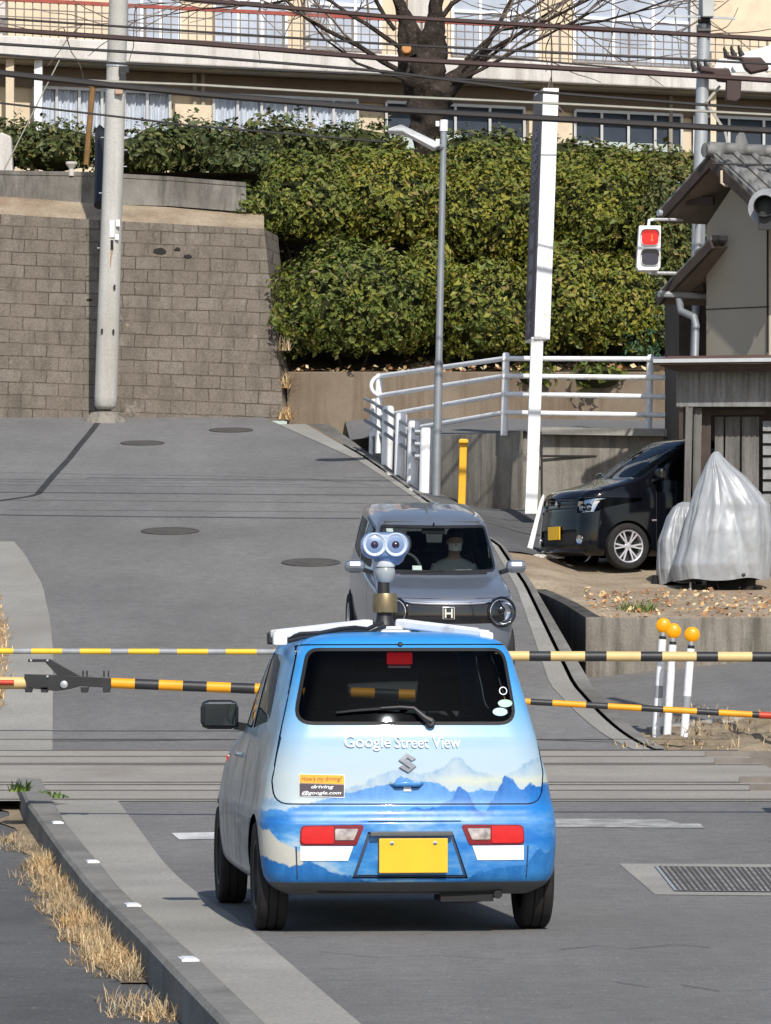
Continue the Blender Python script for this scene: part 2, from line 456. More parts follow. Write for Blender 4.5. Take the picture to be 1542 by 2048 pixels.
# right edge of the carriageway and right edge of the concrete strip beyond the crossing
road_R = table([(1255, 1495), (1100, 1370), (1035, 1180), (985, 1090), (850, 1010), (715, 920), (630, 882)])
strip_R = table([(1335, 1500), (1182, 1370), (1066, 1170), (1005, 1090), (872, 1008), (745, 912), (700, 880)])
road_R = ext(road_R, 40, 74); strip_R = ext(strip_R, 40, 74)
walk_R = table([(105, 1490), (106, 1300), (100, 1240), (85, 1170), (50, 1110), (0, 1050), (-80, 985)])
walk_R = ext(walk_R, 40, 60)

# far ground: one sheet to the horizon, always below what lies on it
def base_z(x, y):
    z = p(y) - .35
    if y > 42 and x > lin(strip_R, y) + .12 and y < 64: z = min(z, .25 + .05 * (y - 42))
    if y >= 74.5: z = 5.0
    return z
mb = MB()
xs = [-400, -120, -40] + frange(-20, 16, .5) + [30, 80, 200, 400]
ys = [-200, -60, -10] + frange(6, 82, .8) + [95, 130, 200, 400, 800]
mb.grid([[(x, y, base_z(x, y)) for x in xs] for y in ys])
mb.build('ground', M['base_ground'])['kind'] = 'structure'

# road: near side, crossing, hill
sheet('road', fn([(a, (lin(kerb_R, a) * .6 + lin(kerb_L, a) * .4)) for a in (6, 12, 16, 18, 20, 22, 24, 26, 28, 30, kerbY1, 33)]), lambda y: 14, 6, 33.0, 0, M['asphalt'], nx=6)
sheet('hill_road', lambda y: -26, lambda y: lin(road_R, y) + .03, 39.95, 74.6, 0, M['asphalt'], nx=8)
cross_far = 40.0
sheet('crossing', lambda y: -26, lambda y: 3.3 + (y - 33) * -.02, 33.0, cross_far, .005, M['crossing'], nx=10)
sheet('ballast', lambda y: 3.3 + (y - 33) * -.02 + .002, lambda y: 26, 33.0, 40.3, -.05, M['ballast'], nx=10)
sheet('gutter', fn(kerb_R), fn(gut_R), 9, 33.0, .004, M['concrete_pave'])
sheet('pavement', lambda y: -16, lambda y: lin(kerb_L, y) + .01, 6, 33.0, -.075, M['asphalt_dark'], nx=4)
sheet('left_walk', lambda y: -26, fn(walk_R), 40.0, 57, .005, M['concrete_pave'], nx=6)
# dirt verge at the far left edge of that walk
verge = ext(table([(14, 1340), (18, 1290), (10, 1230), (-20, 1160), (-60, 1110)]), 44, 60)
sheet('verge', lambda y: -26, fn(verge), 43.6, 57, .012, M['soil'], nx=6)
# concrete strip with its slot along the right side of the hill road
slotL = [(y, lin(road_R, y) * .42 + lin(strip_R, y) * .58) for y, _ in strip_R]
sheet('gutter_strip', fn(road_R), lambda y: lin(slotL, y) - .02, 40.0, 72.5, .006, M['concrete_pave'])
sheet('drain_slot', lambda y: lin(slotL, y) - .02, lambda y: lin(slotL, y) + .02, 40.0, 72.5, -.06, M['slot'])
sheet('outer_strip', lambda y: lin(slotL, y) + .02, lambda y: lin(strip_R, y), 40.0, 72.5, .012, M['kerb'])
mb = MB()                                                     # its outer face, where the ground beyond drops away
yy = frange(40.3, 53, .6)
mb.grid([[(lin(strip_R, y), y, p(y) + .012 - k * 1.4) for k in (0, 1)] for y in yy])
mb.build('strip_side', M['pit_concrete_shaded'])['kind'] = 'structure'

# kerb beside the pavement
ys = frange(9.2, kerbY1, .4)
mb = MB()
rows = []
for y in ys:
    l, r = lin(kerb_L, y), lin(kerb_R, y); z = p(y)
    rows.append([(l - .012, y, z - .14), (l, y, z + .07), (l + .02, y, z + .09), (r - .02, y, z + .09), (r, y, z + .075), (r + .004, y, z - .1)])
mb.grid(rows)
l, r, z = lin(kerb_L, kerbY1), lin(kerb_R, kerbY1), p(kerbY1)
mb.quad((l - .012, kerbY1, z - .14), (l, kerbY1, z + .09), (r, kerbY1, z + .09), (r + .004, kerbY1, z - .1))
k = mb.build('kerb', M['kerb'], smooth=True, angle=35); k['kind'] = 'structure'

sheet('verge_soil', lambda y: lin(kerb_L, y) - .10 - .13 * max(0, mnoise.noise(Vector((y * 1.3, 7, 0))) + .35), lambda y: lin(kerb_L, y) - .008, 19.3, kerbY1, -.066, M['bank_soil'], step=.06)
# rails and slots of the two tracks: flush in the crossing, each a strip of its own
def track_line(name, y, w, mat, dz, x0=-26, x1=26, kind='structure', slope=.02):
    mb = MB(); n = 30
    mb.grid([[(x0 + (x1 - x0) * k / n, y + s * w / 2 + slope * 0, p(y + s * w / 2) + dz) for k in range(n + 1)] for s in (-1, 1)])
    o = mb.build(name, mat); o['kind'] = kind
def yrow(row):                                                 # distance of a row on the crossing
    return GP(300, row).y
for row, w, mt, dz in ((1582, .05, 'slot', .0075), (1566, .065, 'rail', .009), (1571, .06, 'slot', .0075), (1528, .07, 'rail', .009), (1531, .06, 'slot', .0075), (1514, .05, 'slot', .0075), (1502, .05, 'slot', .0078), (1480, .05, 'slot', .0078), (1600, .06, 'slot', .0078)):
    y = yrow(row)
    track_line('crossing_rail' if mt == 'rail' else 'flange_slot', y, w, M[mt], dz, -26, 3.2)
for row in (1566, 1582, 1514, 1528):                           # the bare rails standing in the ballast beyond
    y = yrow(row); mb = MB()
    mb.box((14.4, y, p(y) - .02), (23.2, .065, .14)); mb.build('rail', M['rail'])['kind'] = 'structure'

# painted lines
def patch(name, pix, dz, mat, kind='structure'):
    mb = MB(); pts = [GP(a, b) + Vector((0, 0, dz)) for a, b in pix]
    mb.face([mb.vert(q) for q in pts]); o = mb.build(name, mat)
    if kind: o['kind'] = kind
    return o
patch('stop_line', [(343, 1667), (500, 1664), (640, 1662), (640, 1676), (500, 1678), (358, 1680)], .004, M['paint_line'])
patch('worn_stop_line', [(1000, 1650), (1400, 1648), (1408, 1657), (1000, 1654)], .004, M['worn_line'])
patch('worn_stop_line', [(1090, 1638), (1330, 1640), (1372, 1651), (1090, 1649)], .0045, M['worn_line'])
# tar seam across the upper road
def seam(name, pix, w, mat, dz=.004):
    mb = MB(); pts = [GP(a, b) for a, b in pix]
    rows = []
    for k, q in enumerate(pts):
        t = (pts[min(k+1, len(pts)-1)] - pts[max(k-1, 0)]); t.z = 0; t.normalize(); nrm = Vector((-t.y, t.x, 0)) * w / 2
        rows.append([Vector((c.x, c.y, p(c.y) + dz)) for c in (q - nrm, q + nrm)])
    mb.grid(rows); o = mb.build(name, mat); o['kind'] = 'structure'
seam('tar_seam', [(198, 842), (180, 866), (158, 892), (138, 918), (108, 950), (76, 988), (60, 993), (-30, 1006)], .10, M['tar'])
seam('tar_seam', [(-20, 945), (200, 949), (420, 952), (620, 958), (760, 972)], .016, M['tar'])
seam('tar_seam', [(105, 1483), (300, 1482), (440, 1480)], .03, M['tar'])
seam('tar_seam', [(1080, 1480), (1200, 1484), (1330, 1486)], .03, M['tar'])

seam('crack', [(1120, 1900), (1190, 1893), (1260, 1899), (1345, 1890), (1420, 1896)], .012, M['tar'])
seam('crack', [(640, 1905), (760, 1916), (880, 1911), (1010, 1921)], .007, M['tar'])
seam('crack', [(1230, 1965), (1300, 1976), (1360, 1970), (1440, 1984), (1542, 1979)], .008, M['tar'])
# manhole covers
def manhole(px, py, wpx, label):
    c = GP(px, py); r = wpx / 2 * c.y / FPX
    sl = math.atan2(p(c.y + .3) - p(c.y - .3), .6)
    t = thing('manhole_cover', label, 'manhole', c + Vector((0, 0, .004)), (sl, 0, 0), 'manhole covers in the hill road')
    mb = MB(); mb.lathe((0, 0, 0), (0, 0, 1), [(r, 0), (r, .012), (r * .86, .012), (r * .86, .004)], 40); mb.build('frame', M['iron'], t)
    mb = MB(); mb.lathe((0, 0, 0), (0, 0, 1), [(r * .85, .002), (r * .85, .010), (r * .5, .010), (r * .5, .013), (r * .12, .013), (r * .1, .010), (0, .010)], 40); mb.build('lid', M['iron'], t)
manhole(340, 1063, 116, 'round iron manhole cover alone in the middle of the left lane')
manhole(622, 1126, 118, 'round iron manhole cover beside the mirror of the silver car')
manhole(285, 887, 88, 'round iron manhole cover below the utility pole')
manhole(462, 861, 88, 'round iron manhole cover closest to the block wall')

# drain grating at the right
def pgrid(name, quad, dz, mat, parent=None, n=8):
    """a sheet between four places of the photograph that follows the road surface"""
    a, b, c, d = [Vector(q) for q in quad]; mb = MB()
    mb.grid([[GP(*(a.lerp(b, u / n).lerp(d.lerp(c, u / n), v / n))) + Vector((0, 0, dz)) for u in range(n + 1)] for v in range(n + 1)])
    o = mb.build(name, mat, parent, smooth=True)
    if parent is None: o['kind'] = 'structure'
    return o
pgrid('drain_surround', [(1238, 1728), (1700, 1730), (1740, 1794), (1310, 1790)], .003, M['concrete_pave'])
t = thing('drain_grate', 'steel slatted drain grating set in the road at the right edge', 'drain grating', (0, 0, 0))
pgrid('drain_floor', [(1312, 1734), (1640, 1737), (1680, 1787), (1352, 1784)], .006, M['iron'], t)
def pline(mb, p0, p1, w, dz, n=6):
    pts = [GP(*Vector(p0).lerp(Vector(p1), k / n)) + Vector((0, 0, dz)) for k in range(n + 1)]
    nrm = (pts[-1] - pts[0]); nrm = Vector((-nrm.y, nrm.x, 0)).normalized() * w / 2
    mb.grid([[q - nrm, q + nrm] for q in pts])
mb = MB(); fr = [(1312, 1734), (1640, 1737), (1680, 1787), (1352, 1784)]
for k in range(4): pline(mb, fr[k], fr[(k + 1) % 4], .02, .0095)
mb.build('frame', M['steel'], t)
mb = MB(); nb = 30
for k in range(1, nb):
    f = k / nb; p0 = Vector(fr[0]).lerp(Vector(fr[1]), f); p1 = Vector(fr[3]).lerp(Vector(fr[2]), f)
    pline(mb, p0, p1, .016 if k % 3 else .008, .0085 + .0004 * (k % 2))
mb.build('grate_bars', M['steel_worn'], t)

# ------------------------------------------------------------------ the lot at the right
LOTZ = [(49.4, 1.74), (51, 1.95), (52.5, 2.10), (54, 2.24), (56, 2.46), (58, 2.75), (60, 3.05), (62.6, 3.45), (66, 3.6)]
def lot_z(x, y):
    e = lin(strip_R, y)
    f = max(0.0, min(1.0, (x - e - .05) / 1.0))
    if y < 53: f = 1.0
    f = f * f * (3 - 2 * f)
    return (p(y) - .01) * (1 - f) + lin(LOTZ, y) * f + .025 * (mnoise.noise(Vector((x * 1.3, y * 1.3, 0)))) * (1 if f > .5 else 0)
lot_x0 = 2.256
def lot_left(y):
    if y < 52.9: return lot_x0 + (lin(strip_R, 52.9) + .02 - lot_x0) * (y - 49.6) / 3.3
    return lin(strip_R, y) + .004
sheet('dirt_lot', lot_left, lambda y: 13, 49.62, 63, 0, M['soil'], lot_z, 40, .3)
drv_R = [(55.6, 1.72), (56.6, 2.02), (60.5, 2.5), (63, 3.2)]
sheet('driveway', lambda y: lin(strip_R, y) + .006, fn(drv_R), 56.0, 62.6, .014, M['asphalt_dark'], lot_z, 12, .3)
# side of the lot above the open drain: wall with its shade put into a dark colour, and the front wall
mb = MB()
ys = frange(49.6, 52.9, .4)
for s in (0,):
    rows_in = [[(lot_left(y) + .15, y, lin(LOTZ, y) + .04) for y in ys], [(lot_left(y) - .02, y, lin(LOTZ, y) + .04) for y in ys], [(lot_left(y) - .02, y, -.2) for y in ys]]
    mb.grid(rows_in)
w = mb.build('drain_wall', M['pit_concrete_shaded']); tag(w, 'dark shaded concrete wall along the open drain by the dirt lot', 'wall')
mb = MB()
mb.box((7.6, 49.55, .78), (10.75, .14, 2.06))
w = mb.build('lot_wall', M['old_concrete'], bevel=.012); tag(w, 'low weathered concrete wall holding up the dirt lot', 'wall')
# side path in front of the lot wall, and the soil bank below it
def path_z(x, y): return .66 + (y - 43.4) * .078 + (x - 2.2) * .10
def path_front(x): return 43.3 + (x - 2.6) * .8
mb = MB(); rows = []
for k in range(13):
    x0, f = 0, k / 12
    row = []
    for j in range(25):
        u = j / 24; y = 0
        yf = 42.6 + 1.6 * u; y = yf + (49.5 - yf) * f
        xl = lin(strip_R, y) + .01; x = xl + (12 - xl) * (u ** 1.4)
        row.append((x, y, path_z(x, y)))
    rows.append(row)
mb.grid(rows); mb.build('side_path', M['asphalt'], smooth=True)['kind'] = 'structure'
mb = MB(); rows = []
for k in range(17):
    f = k / 16; row = []
    for j in range(70):
        u = j / 69; yf = 42.6 + 1.6 * u
        xl = lin(strip_R, yf) + .03; x = xl + (12 - xl) * (u ** 1.4)
        y = 40.25 + (yf - 40.25) * f
        zt = path_z(x, yf) + .01; z0 = p(40.25) - .12
        z = z0 + (zt - z0) * (f ** .75)
        if 0 < k < 16: z += .10 * mnoise.noise(Vector((x * 2.2, y * 2.2, 1))) + .05 * mnoise.noise(Vector((x * 6, y * 6, 3)))
        row.append((max(x, lin(strip_R, y) + .02), y, z))
    rows.append(row)
mb.grid(rows); mb.build('soil_bank', M['bank_soil'], smooth=True, angle=60)['kind'] = 'structure'
mb = MB()
pts = [(lin(strip_R, 42.6 + 1.6*u) + .03 + (12 - lin(strip_R, 42.6 + 1.6*u)) * u**1.4, 42.6 + 1.6*u) for u in [.06 + k/30 for k in range(28)]]
for (xa, ya), (xb, yb) in zip(pts, pts[1:]): mb.bar((xa, ya, path_z(xa, ya)), (xb, yb, path_z(xb, yb)), .10, .10)
mb.build('path_edge', M['concrete_pave'])['kind'] = 'structure'

# upper path behind the railed wall
fw = [P(866, 872, 64.4), P(960, 868, 63.4), P(1046, 862, 62.6), P(1085, 864, 62.5), P(1330, 868, 62.3), P(1500, 872, 62.2)]   # top edge of that wall
mb = MB(); rows = []
up = [P(700, 880, 70.0)] + [P(745, 874, 67.6)] + fw + [Vector((13, 62.2, fw[-1].z))]
back = [P(690, 842, 74.1), P(740, 838, 74.1), P(840, 836, 74.1), P(900, 836, 74.1), P(1000, 836, 74.1), P(1100, 838, 74.1), P(1330, 840, 74.1), P(1500, 842, 74.1), Vector((13, 74.1, 5.3))]
for k in range(9): rows.append([a.lerp(b, k / 8) for a, b in zip(up, back)])
mb.grid(rows); mb.build('upper_path', M['asphalt'], smooth=True)['kind'] = 'structure'
# ================================================================== walls, banks, shrubs, building, tree
# railed retaining wall
mb = MB()
th = Vector((0, .22, 0))
for k in range(len(fw) - 1):
    if k == 2: continue
    a, b = fw[k], fw[k + 1]
    a0, b0 = Vector((a.x, a.y - .05, lot_z(a.x, a.y) - .6)), Vector((b.x, b.y - .05, lot_z(b.x, b.y) - .6))
    mb.prism([a, b, b0, a0], th)
a, b = fw[2], fw[3]
mb.prism([a + th * .5, b + th * .5, Vector((b.x, b.y + .06, 2.6)), Vector((a.x, a.y + .06, 2.6))], th * .5)
q = fw[0]
mb.prism([P(745, 874, 67.6), q, Vector((q.x, q.y, 3.2)), P(745, 915, 67.6)], Vector((.2, .1, 0)))
w = mb.build('retaining_wall', M['railed_wall'], bevel=.01); tag(w, 'stained grey concrete retaining wall under the white railing', 'wall')
mb = MB()
for k in (3, 4):
    a, b = fw[k], fw[k + 1]
    mb.bar(a + Vector((0, -.03, .01)), b + Vector((0, -.03, .01)), .34, .10)
mb.build('wall_cap', M['concrete_pave'], w)
for x0, x1, z0 in ((1140, 1290, 4.02),):
    mb = MB(); a, b = P(x0 - 60, 912, 62.42), P(x1 + 60, 914, 62.40); mb.bar(a, b, .02, .03); mb.build('form_joint', M['slot'], w)

# big block wall at the back left, leaning back, then a ledge and a second wall
WY = 73.7
def lean(px, py, y): return P(px, py, y)
tops = [(-160, 422), (0, 428), (200, 440), (330, 447), (528, 458)]
feet = [(-160, 836), (0, 836), (200, 838), (330, 838), (570, 842)]
mb = MB(); rows = []
for k in range(13):
    f = k / 12; row = []
    for (tx, ty), (bx, by) in zip(tops, feet):
        row.append(P(bx + (tx - bx) * f, by + (ty - by) * f, WY + 1.05 * f))
    rows.append(row)
mb.grid(rows)
top_row, foot_row = rows[-1], rows[0]
mb.grid([[q for q in top_row], [q + Vector((0, .35, .0)) for q in top_row], [q + Vector((0, .36, -1)) for q in top_row]])
mb.quad(foot_row[-1], top_row[-1], top_row[-1] + Vector((.2, 1.2, 0)), foot_row[-1] + Vector((.2, 1.2, 0)))
w = mb.build('block_wall', M['block'], smooth=True, angle=30); tag(w, 'tall brown concrete block retaining wall behind the utility pole', 'wall')
# a few damaged holes and pale patches of the wall
for px, py, s in ((320, 502, .13), (355, 498, .06), (376, 512, .07), (178, 600, .06), (255, 650, .05)):
    f = (840 - py) / 400
    c = P(px, py, WY + 1.05 * f - .012); mb = MB()
    n = 9; pts = [c + Vector((math.cos(2*math.pi*j/n) * s * random.Random(px+j).uniform(.6, 1.1), 0, math.sin(2*math.pi*j/n) * s * .55 * random.Random(py+j).uniform(.6, 1.1))) for j in range(n)]
    mb.prism(pts, (0, .03, 0)); mb.build('spalled_hole', M['slot'] if s > .055 else M['soil'], w)
mb = MB()
a, b = [P(tx, ty + 2, WY + 1.35) for tx, ty in tops], [P(tx, ty - 38 + (8 if tx > 400 else 0), WY + 2.6) for tx, ty in tops]
rows = [[q.lerp(r, k / 6) + Vector((0, 0, .04 * mnoise.noise(Vector((q.x * 3, k, 0))))) for q, r in zip(a, b)] for k in range(7)]
mb.grid(rows); mb.build('ledge_soil', M['soil'], smooth=True)['kind'] = 'structure'
up_t = [(-160, 342), (0, 346), (180, 349), (340, 358), (492, 370)]
up_b = [(-160, 400), (0, 404), (180, 408), (340, 412), (492, 424)]
mb = MB(); mb.grid([[P(x, y, WY + 2.5) for x, y in up_t], [P(x, y, WY + 2.42) for x, y in up_b]])
for (x0, y0), (x1, y1) in zip(up_t, up_t[1:]): mb.bar(P(x0, y0, WY + 2.58), P(x1, y1, WY + 2.58), .2, .07)
w = mb.build('upper_wall', M['dark_concrete']); tag(w, 'low dark stained concrete wall on top of the block wall', 'wall')
mb = MB()
q0, q1 = P(574, 742, 74.05), P(905, 737, 74.3)
mb.box(((P(574, 800, 74.1).x + 14) / 2, 74.25, 4.0 + 1.05), (14 - P(574, 800, 74.1).x, .35, 2.18))
w = mb.build('low_wall', M['old_concrete_b'], bevel=.02); tag(w, 'low brown concrete wall below the big clipped shrubs', 'wall')

# planted bank
def bank_z(x, y):
    f = max(0, min(1, (y - 74.3) / 9.5))
    return 5.95 + 4.1 * f + .12 * mnoise.noise(Vector((x * .8, y * .8, 5)))
mb = MB()
xs = frange(-2.6, 14, .5)
mb.grid([[(x + (74.4 + k * .5 - 74.4) * 0 - (.25 if k > 4 else 0), 74.42 + k * .5, bank_z(x, 74.42 + k * .5)) for x in xs] for k in range(20)])
mb.build('bank', M['dark_soil'], smooth=True)['kind'] = 'structure'
mb = MB(); mb.grid([[(x, y, 10.15 + (0 if y > 79 else -.45)) for x in (-30, -10, -2.2)] for y in (76.3, 78, 84, 90)])
mb.grid([[(x, y, 10.1) for x in (-30, 0, 40)] for y in (83.8, 90, 99)])
mb.build('terrace', M['dark_soil'])['kind'] = 'structure'
mb = MB()                                                      # strip of dry soil and litter on the low wall
mb.grid([[(x, y, 6.15 + .05 * mnoise.noise(Vector((x * 4, y * 4, 2)))) for x in frange(-1.6, 13, .25)] for y in (74.1, 74.25, 74.4, 74.6, 74.8)])
mb.build('litter_strip', M['soil'], smooth=True)['kind'] = 'structure'

def leaves(mb, rng, c, n, size, nrm=None, aspect=1.9, flat=.55):
    """n leaf blades round a centre"""
    for _ in range(n):
        d = Vector((rng.gauss(0, 1), rng.gauss(0, 1), rng.gauss(0, 1))).normalized()
        if nrm is not None: d = (d * flat + nrm).normalized()
        t = Vector((rng.gauss(0, 1), rng.gauss(0, 1), rng.gauss(0, 1)))
        t = (t - d * t.dot(d)).normalized(); b = d.cross(t)
        s = size * rng.uniform(.6, 1.25)
        o = c + Vector((rng.uniform(-1, 1), rng.uniform(-1, 1), rng.uniform(-1, 1))) * size * .9
        i = len(mb.v)
        fold = d * s * .18
        mb.v += [tuple(o - t * s), tuple(o + b * s / aspect + fold), tuple(o + t * s), tuple(o - b * s / aspect + fold)]
        mb.face((i, i+1, i+2)); mb.face((i, i+2, i+3))
def shrub(px, py, rx, ry, Y, label, mat='leaf', size=.050, dens=1.75, spiky=0.0, group='clipped shrubs on the bank', name='shrub', ground=None):
    rng = random.Random(int(px * 7 + py))
    c = P(px, py, Y); ax, az = rx * Y / FPX, ry * Y / FPX; ay = min(ax, az) * .9 + .25
    if group == 'clipped shrubs on the bank' and rx > 50: ax *= 1.10; az *= 1.06; ay = min(ax, az) * 1.0 + .45
    if name == 'hedge_bush': ax *= 1.15; az *= 1.12
    base = Vector((c.x, c.y, c.z - az))
    t = thing(name, label, 'shrub', base, group=group)
    mb = MB()
    nclump = int(dens * 30 * (ax * az) / (size * size) / 9)
    ph = rng.uniform(0, 50)
    for _ in range(nclump):
        th, u = rng.uniform(0, 2 * math.pi), rng.uniform(-.75, 1)
        rr = math.sqrt(max(0, 1 - u * u))
        d = Vector((rr * math.cos(th), rr * math.sin(th), u))
        if d.y > .5: continue
        lump = 1 + .17 * mnoise.noise(d * 2.3 + Vector((ph, 0, 0))) + .13 * mnoise.noise(d * 6 + Vector((0, ph, 0))) + (.14 * rng.random() if rng.random() < .03 else 0)
        depth = 1 - abs(rng.gauss(0, .075))
        if mnoise.noise(d * 7 + Vector((ph, ph, 3))) < -.30 and rng.random() < .8: depth -= .14
        if spiky and rng.random() < spiky: depth += rng.uniform(.05, .35) * max(.15, d.z)
        q = Vector((d.x * ax, d.y * ay, d.z * az)) * lump * depth + Vector((0, 0, az))
        n = Vector((d.x / ax, d.y / ay, d.z / az)).normalized()
        leaves(mb, rng, q, 3, size * rng.choice((.55, .75, .9, 1.0, 1.0, 1.45)), n + Vector((0, 0, .12)), 1.9, .75)
    mb.build('foliage', M[mat], t, fix=False)
    mb = MB()
    for k in range(5):
        a = rng.uniform(0, 6.28)
        mb.tube([(0, 0, -.35), (math.cos(a) * ax * .25, math.sin(a) * ay * .2, az * .5), (math.cos(a) * ax * .55, math.sin(a) * ay * .4, az * 1.15)], [.035, .025, .008], 6)
    mb.build('stem', M['bark'], t)
    mb = MB()                                                  # dark core, the shade inside the bush put into its colour
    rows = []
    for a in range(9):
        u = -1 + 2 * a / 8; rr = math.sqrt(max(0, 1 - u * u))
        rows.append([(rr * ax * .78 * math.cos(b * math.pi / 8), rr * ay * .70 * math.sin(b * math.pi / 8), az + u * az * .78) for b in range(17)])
    mb.grid(rows); mb.build('shade_core', M['leaf_inner'], t, smooth=True)
    return t

shrub(705, 618, 160, 124, 74.95, 'large round clipped bush at the lower left of the bank')
shrub(580, 672, 50, 62, 74.9, 'small dark bush end at the bottom corner beside the block wall', 'leaf_dark')
shrub(590, 425, 125, 80, 79.2, 'broad bush spilling over the right end of the block wall')
shrub(505, 420, 52, 52, 77.0, 'small bush lobe hanging over the wall ledge')
shrub(620, 372, 130, 62, 80.5, 'bush in the upper row above the wall end')
shrub(775, 420, 130, 100, 80.0, 'bush in the middle of the bank left of the street lamp')
shrub(972, 634, 100, 108, 75.1, 'round bush between the street lamp and the tall sign, bottom row')
shrub(975, 445, 125, 110, 79.8, 'bush behind the tall sign, middle row')
shrub(858, 606, 62, 122, 75.9, 'narrow bush directly behind the street lamp post')
shrub(1000, 352, 150, 62, 81.5, 'bush at the top of the bank right of the tree foot')
shrub(760, 352, 110, 56, 81.5, 'bush at the top of the bank left of the tree foot')
shrub(1130, 610, 86, 122, 75.4, 'bush right of the tall sign, bottom row')
shrub(1190, 440, 110, 110, 79.8, 'bush right of the tall sign, middle row')
shrub(1210, 360, 140, 58, 81.5, 'bush at the top of the bank right of the tall sign')
shrub(1232, 622, 80, 108, 75.5, 'bush behind the traffic signal, bottom row')
shrub(1340, 480, 90, 150, 79.5, 'tall dark bush between the signal and the house', 'leaf_dark')
shrub(1330, 640, 75, 92, 76.0, 'dark bush low beside the house roof', 'leaf_dark')
shrub(1278, 690, 38, 46, 75.2, 'blue green leafy plant at the foot of the bank', 'leaf_blue', .06)
shrub(1070, 752, 44, 30, 74.2, 'low yellowish bush hanging over the low wall behind the railing', 'leaf', .07, .8)
shrub(1195, 755, 55, 30, 74.2, 'low green bush hanging over the low wall right of the sign post', 'leaf', .07, .8)
shrub(560, 300, 110, 58, 82.2, 'untidy hedge bush below the school curtains', 'leaf_dark', .062, 1.1, .2, 'hedge bushes along the terrace', 'hedge_bush')
shrub(380, 300, 110, 56, 78.4, 'untidy hedge bush right of the utility pole', 'leaf_dark', .062, 1.1, .2, 'hedge bushes along the terrace', 'hedge_bush')
shrub(285, 312, 70, 48, 77.8, 'hedge bush partly behind the utility pole', 'leaf_dark', .062, 1.1, .2, 'hedge bushes along the terrace', 'hedge_bush')
shrub(110, 300, 95, 52, 78.4, 'hedge bush left of the utility pole', 'leaf_dark', .055, 1.1, .12, 'hedge bushes along the terrace', 'hedge_bush')
shrub(10, 295, 70, 50, 78.4, 'leftmost hedge bush beside the stone post', 'leaf_dark', .055, 1.1, .12, 'hedge bushes along the terrace', 'hedge_bush')
shrub(470, 335, 60, 40, 78.0, 'low hedge bush over the end of the dark wall', 'leaf_dark', .062, 1.1, .15, 'hedge bushes along the terrace', 'hedge_bush')
shrub(715, 300, 90, 50, 83.2, 'hedge bush left of the tree trunk', 'leaf_dark', .062, 1.1, .2, 'hedge bushes along the terrace', 'hedge_bush')
shrub(960, 305, 95, 42, 83.6, 'hedge bush right of the tree trunk', 'leaf_dark', .062, 1.1, .2, 'hedge bushes along the terrace', 'hedge_bush')
shrub(1130, 318, 100, 38, 83.6, 'hedge bush behind the upper half of the tall sign', 'leaf_dark', .062, 1.1, .2, 'hedge bushes along the terrace', 'hedge_bush')
shrub(1300, 330, 110, 34, 83.6, 'hedge bush left of the tiled roof', 'leaf_dark', .062, 1.1, .2, 'hedge bushes along the terrace', 'hedge_bush')

# ------------------------------------------------------------------ school building
def BP(px, py, back=0.0):
    """a point on the building front, which recedes to the right; back = metres behind the front"""
    u = px - CX
    # front line: Y = 91 + .36 X
    Y = 91.6 / (1 - .36 * u / FPX) + back
    q = P(px, py, 1.0)
    Yp = (91.6 + back) / (1 - .36 * u / FPX)
    return Vector((u * Yp / FPX, Yp, ZC - (py - YH) * Yp / FPX))
BD = Vector((1, .36, 0)).normalized(); BN = Vector((-.36, 1, 0)).normalized()      # along the front, and inwards
M['cream'] = plain('cream_wall', (.70, .585, .43), .85, 0, .08, 1.2, .1, .3, 0, (.58, .48, .36))
M['slab'] = wall_mat('balcony_concrete', (.62, .585, .55), (.74, .71, .68), (.44, .41, .37), 1.2, .2)
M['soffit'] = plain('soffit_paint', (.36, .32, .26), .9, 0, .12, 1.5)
M['brown'] = plain('brown_panel', (.20, .15, .11), .8, 0, .12, 2)
M['curtain'] = wall_mat('curtain_cloth', (.76, .77, .82), (.88, .89, .92), (.50, .53, .62), 5.0, .05)  # bluish streaks paint the shade of the folds into the cloth
M['curtain_pale'] = plain('pale_panel', (.70, .74, .66), .7, 0, .06, 1)
M['sash'] = plain('aluminium_sash', (.52, .53, .53), .45, .3, .08, 4)
M['room_dark'] = plain('room_dark', (.06, .07, .09), .9)
M['rust_red'] = plain('rust_red_rail', (.34, .07, .05), .6, 0, .2, 6)
M['bar_grey'] = plain('bar_grey', (.20, .17, .15), .6, 0, .2, 6)
M['up_glass'] = plain('upper_room', (.42, .47, .55), .4, 0, .2, 1.2)

bld = thing('school_building', 'long cream school building with a concrete balcony above curtained windows', 'building', BP(771, 240))
org = bld.location.copy()
def bpart(mb, name, mat, parent=None, **kw):
    mb.v = [tuple(Vector(q) - org) for q in mb.v]
    return mb.build(name, mat, parent or bld, **kw)
def slab_along(mb, x0, x1, y_top, y_bot, back0, back1, m=0):
    """a block along the front between two photo columns; rows at the left (x=0) end"""
    a0, a1 = BP(x0, y_top(x0), 0), BP(x1, y_top(x1), 0)
    b0, b1 = BP(x0, y_bot(x0), 0), BP(x1, y_bot(x1), 0)
    f0, f1 = BN * back0, BN * back1
    mb.prism([a0 + f0, a1 + f0, b1 + f0, b0 + f0], BN * (back1 - back0), m)
def row(y0): 
    """building horizontals: a line that starts at row y0 at the left edge and runs level in space"""
    z = BP(0, y0).z
    return lambda x: YH - (z - ZC) * FPX / BP(x, 0).y
X0, X1 = -260, 1800
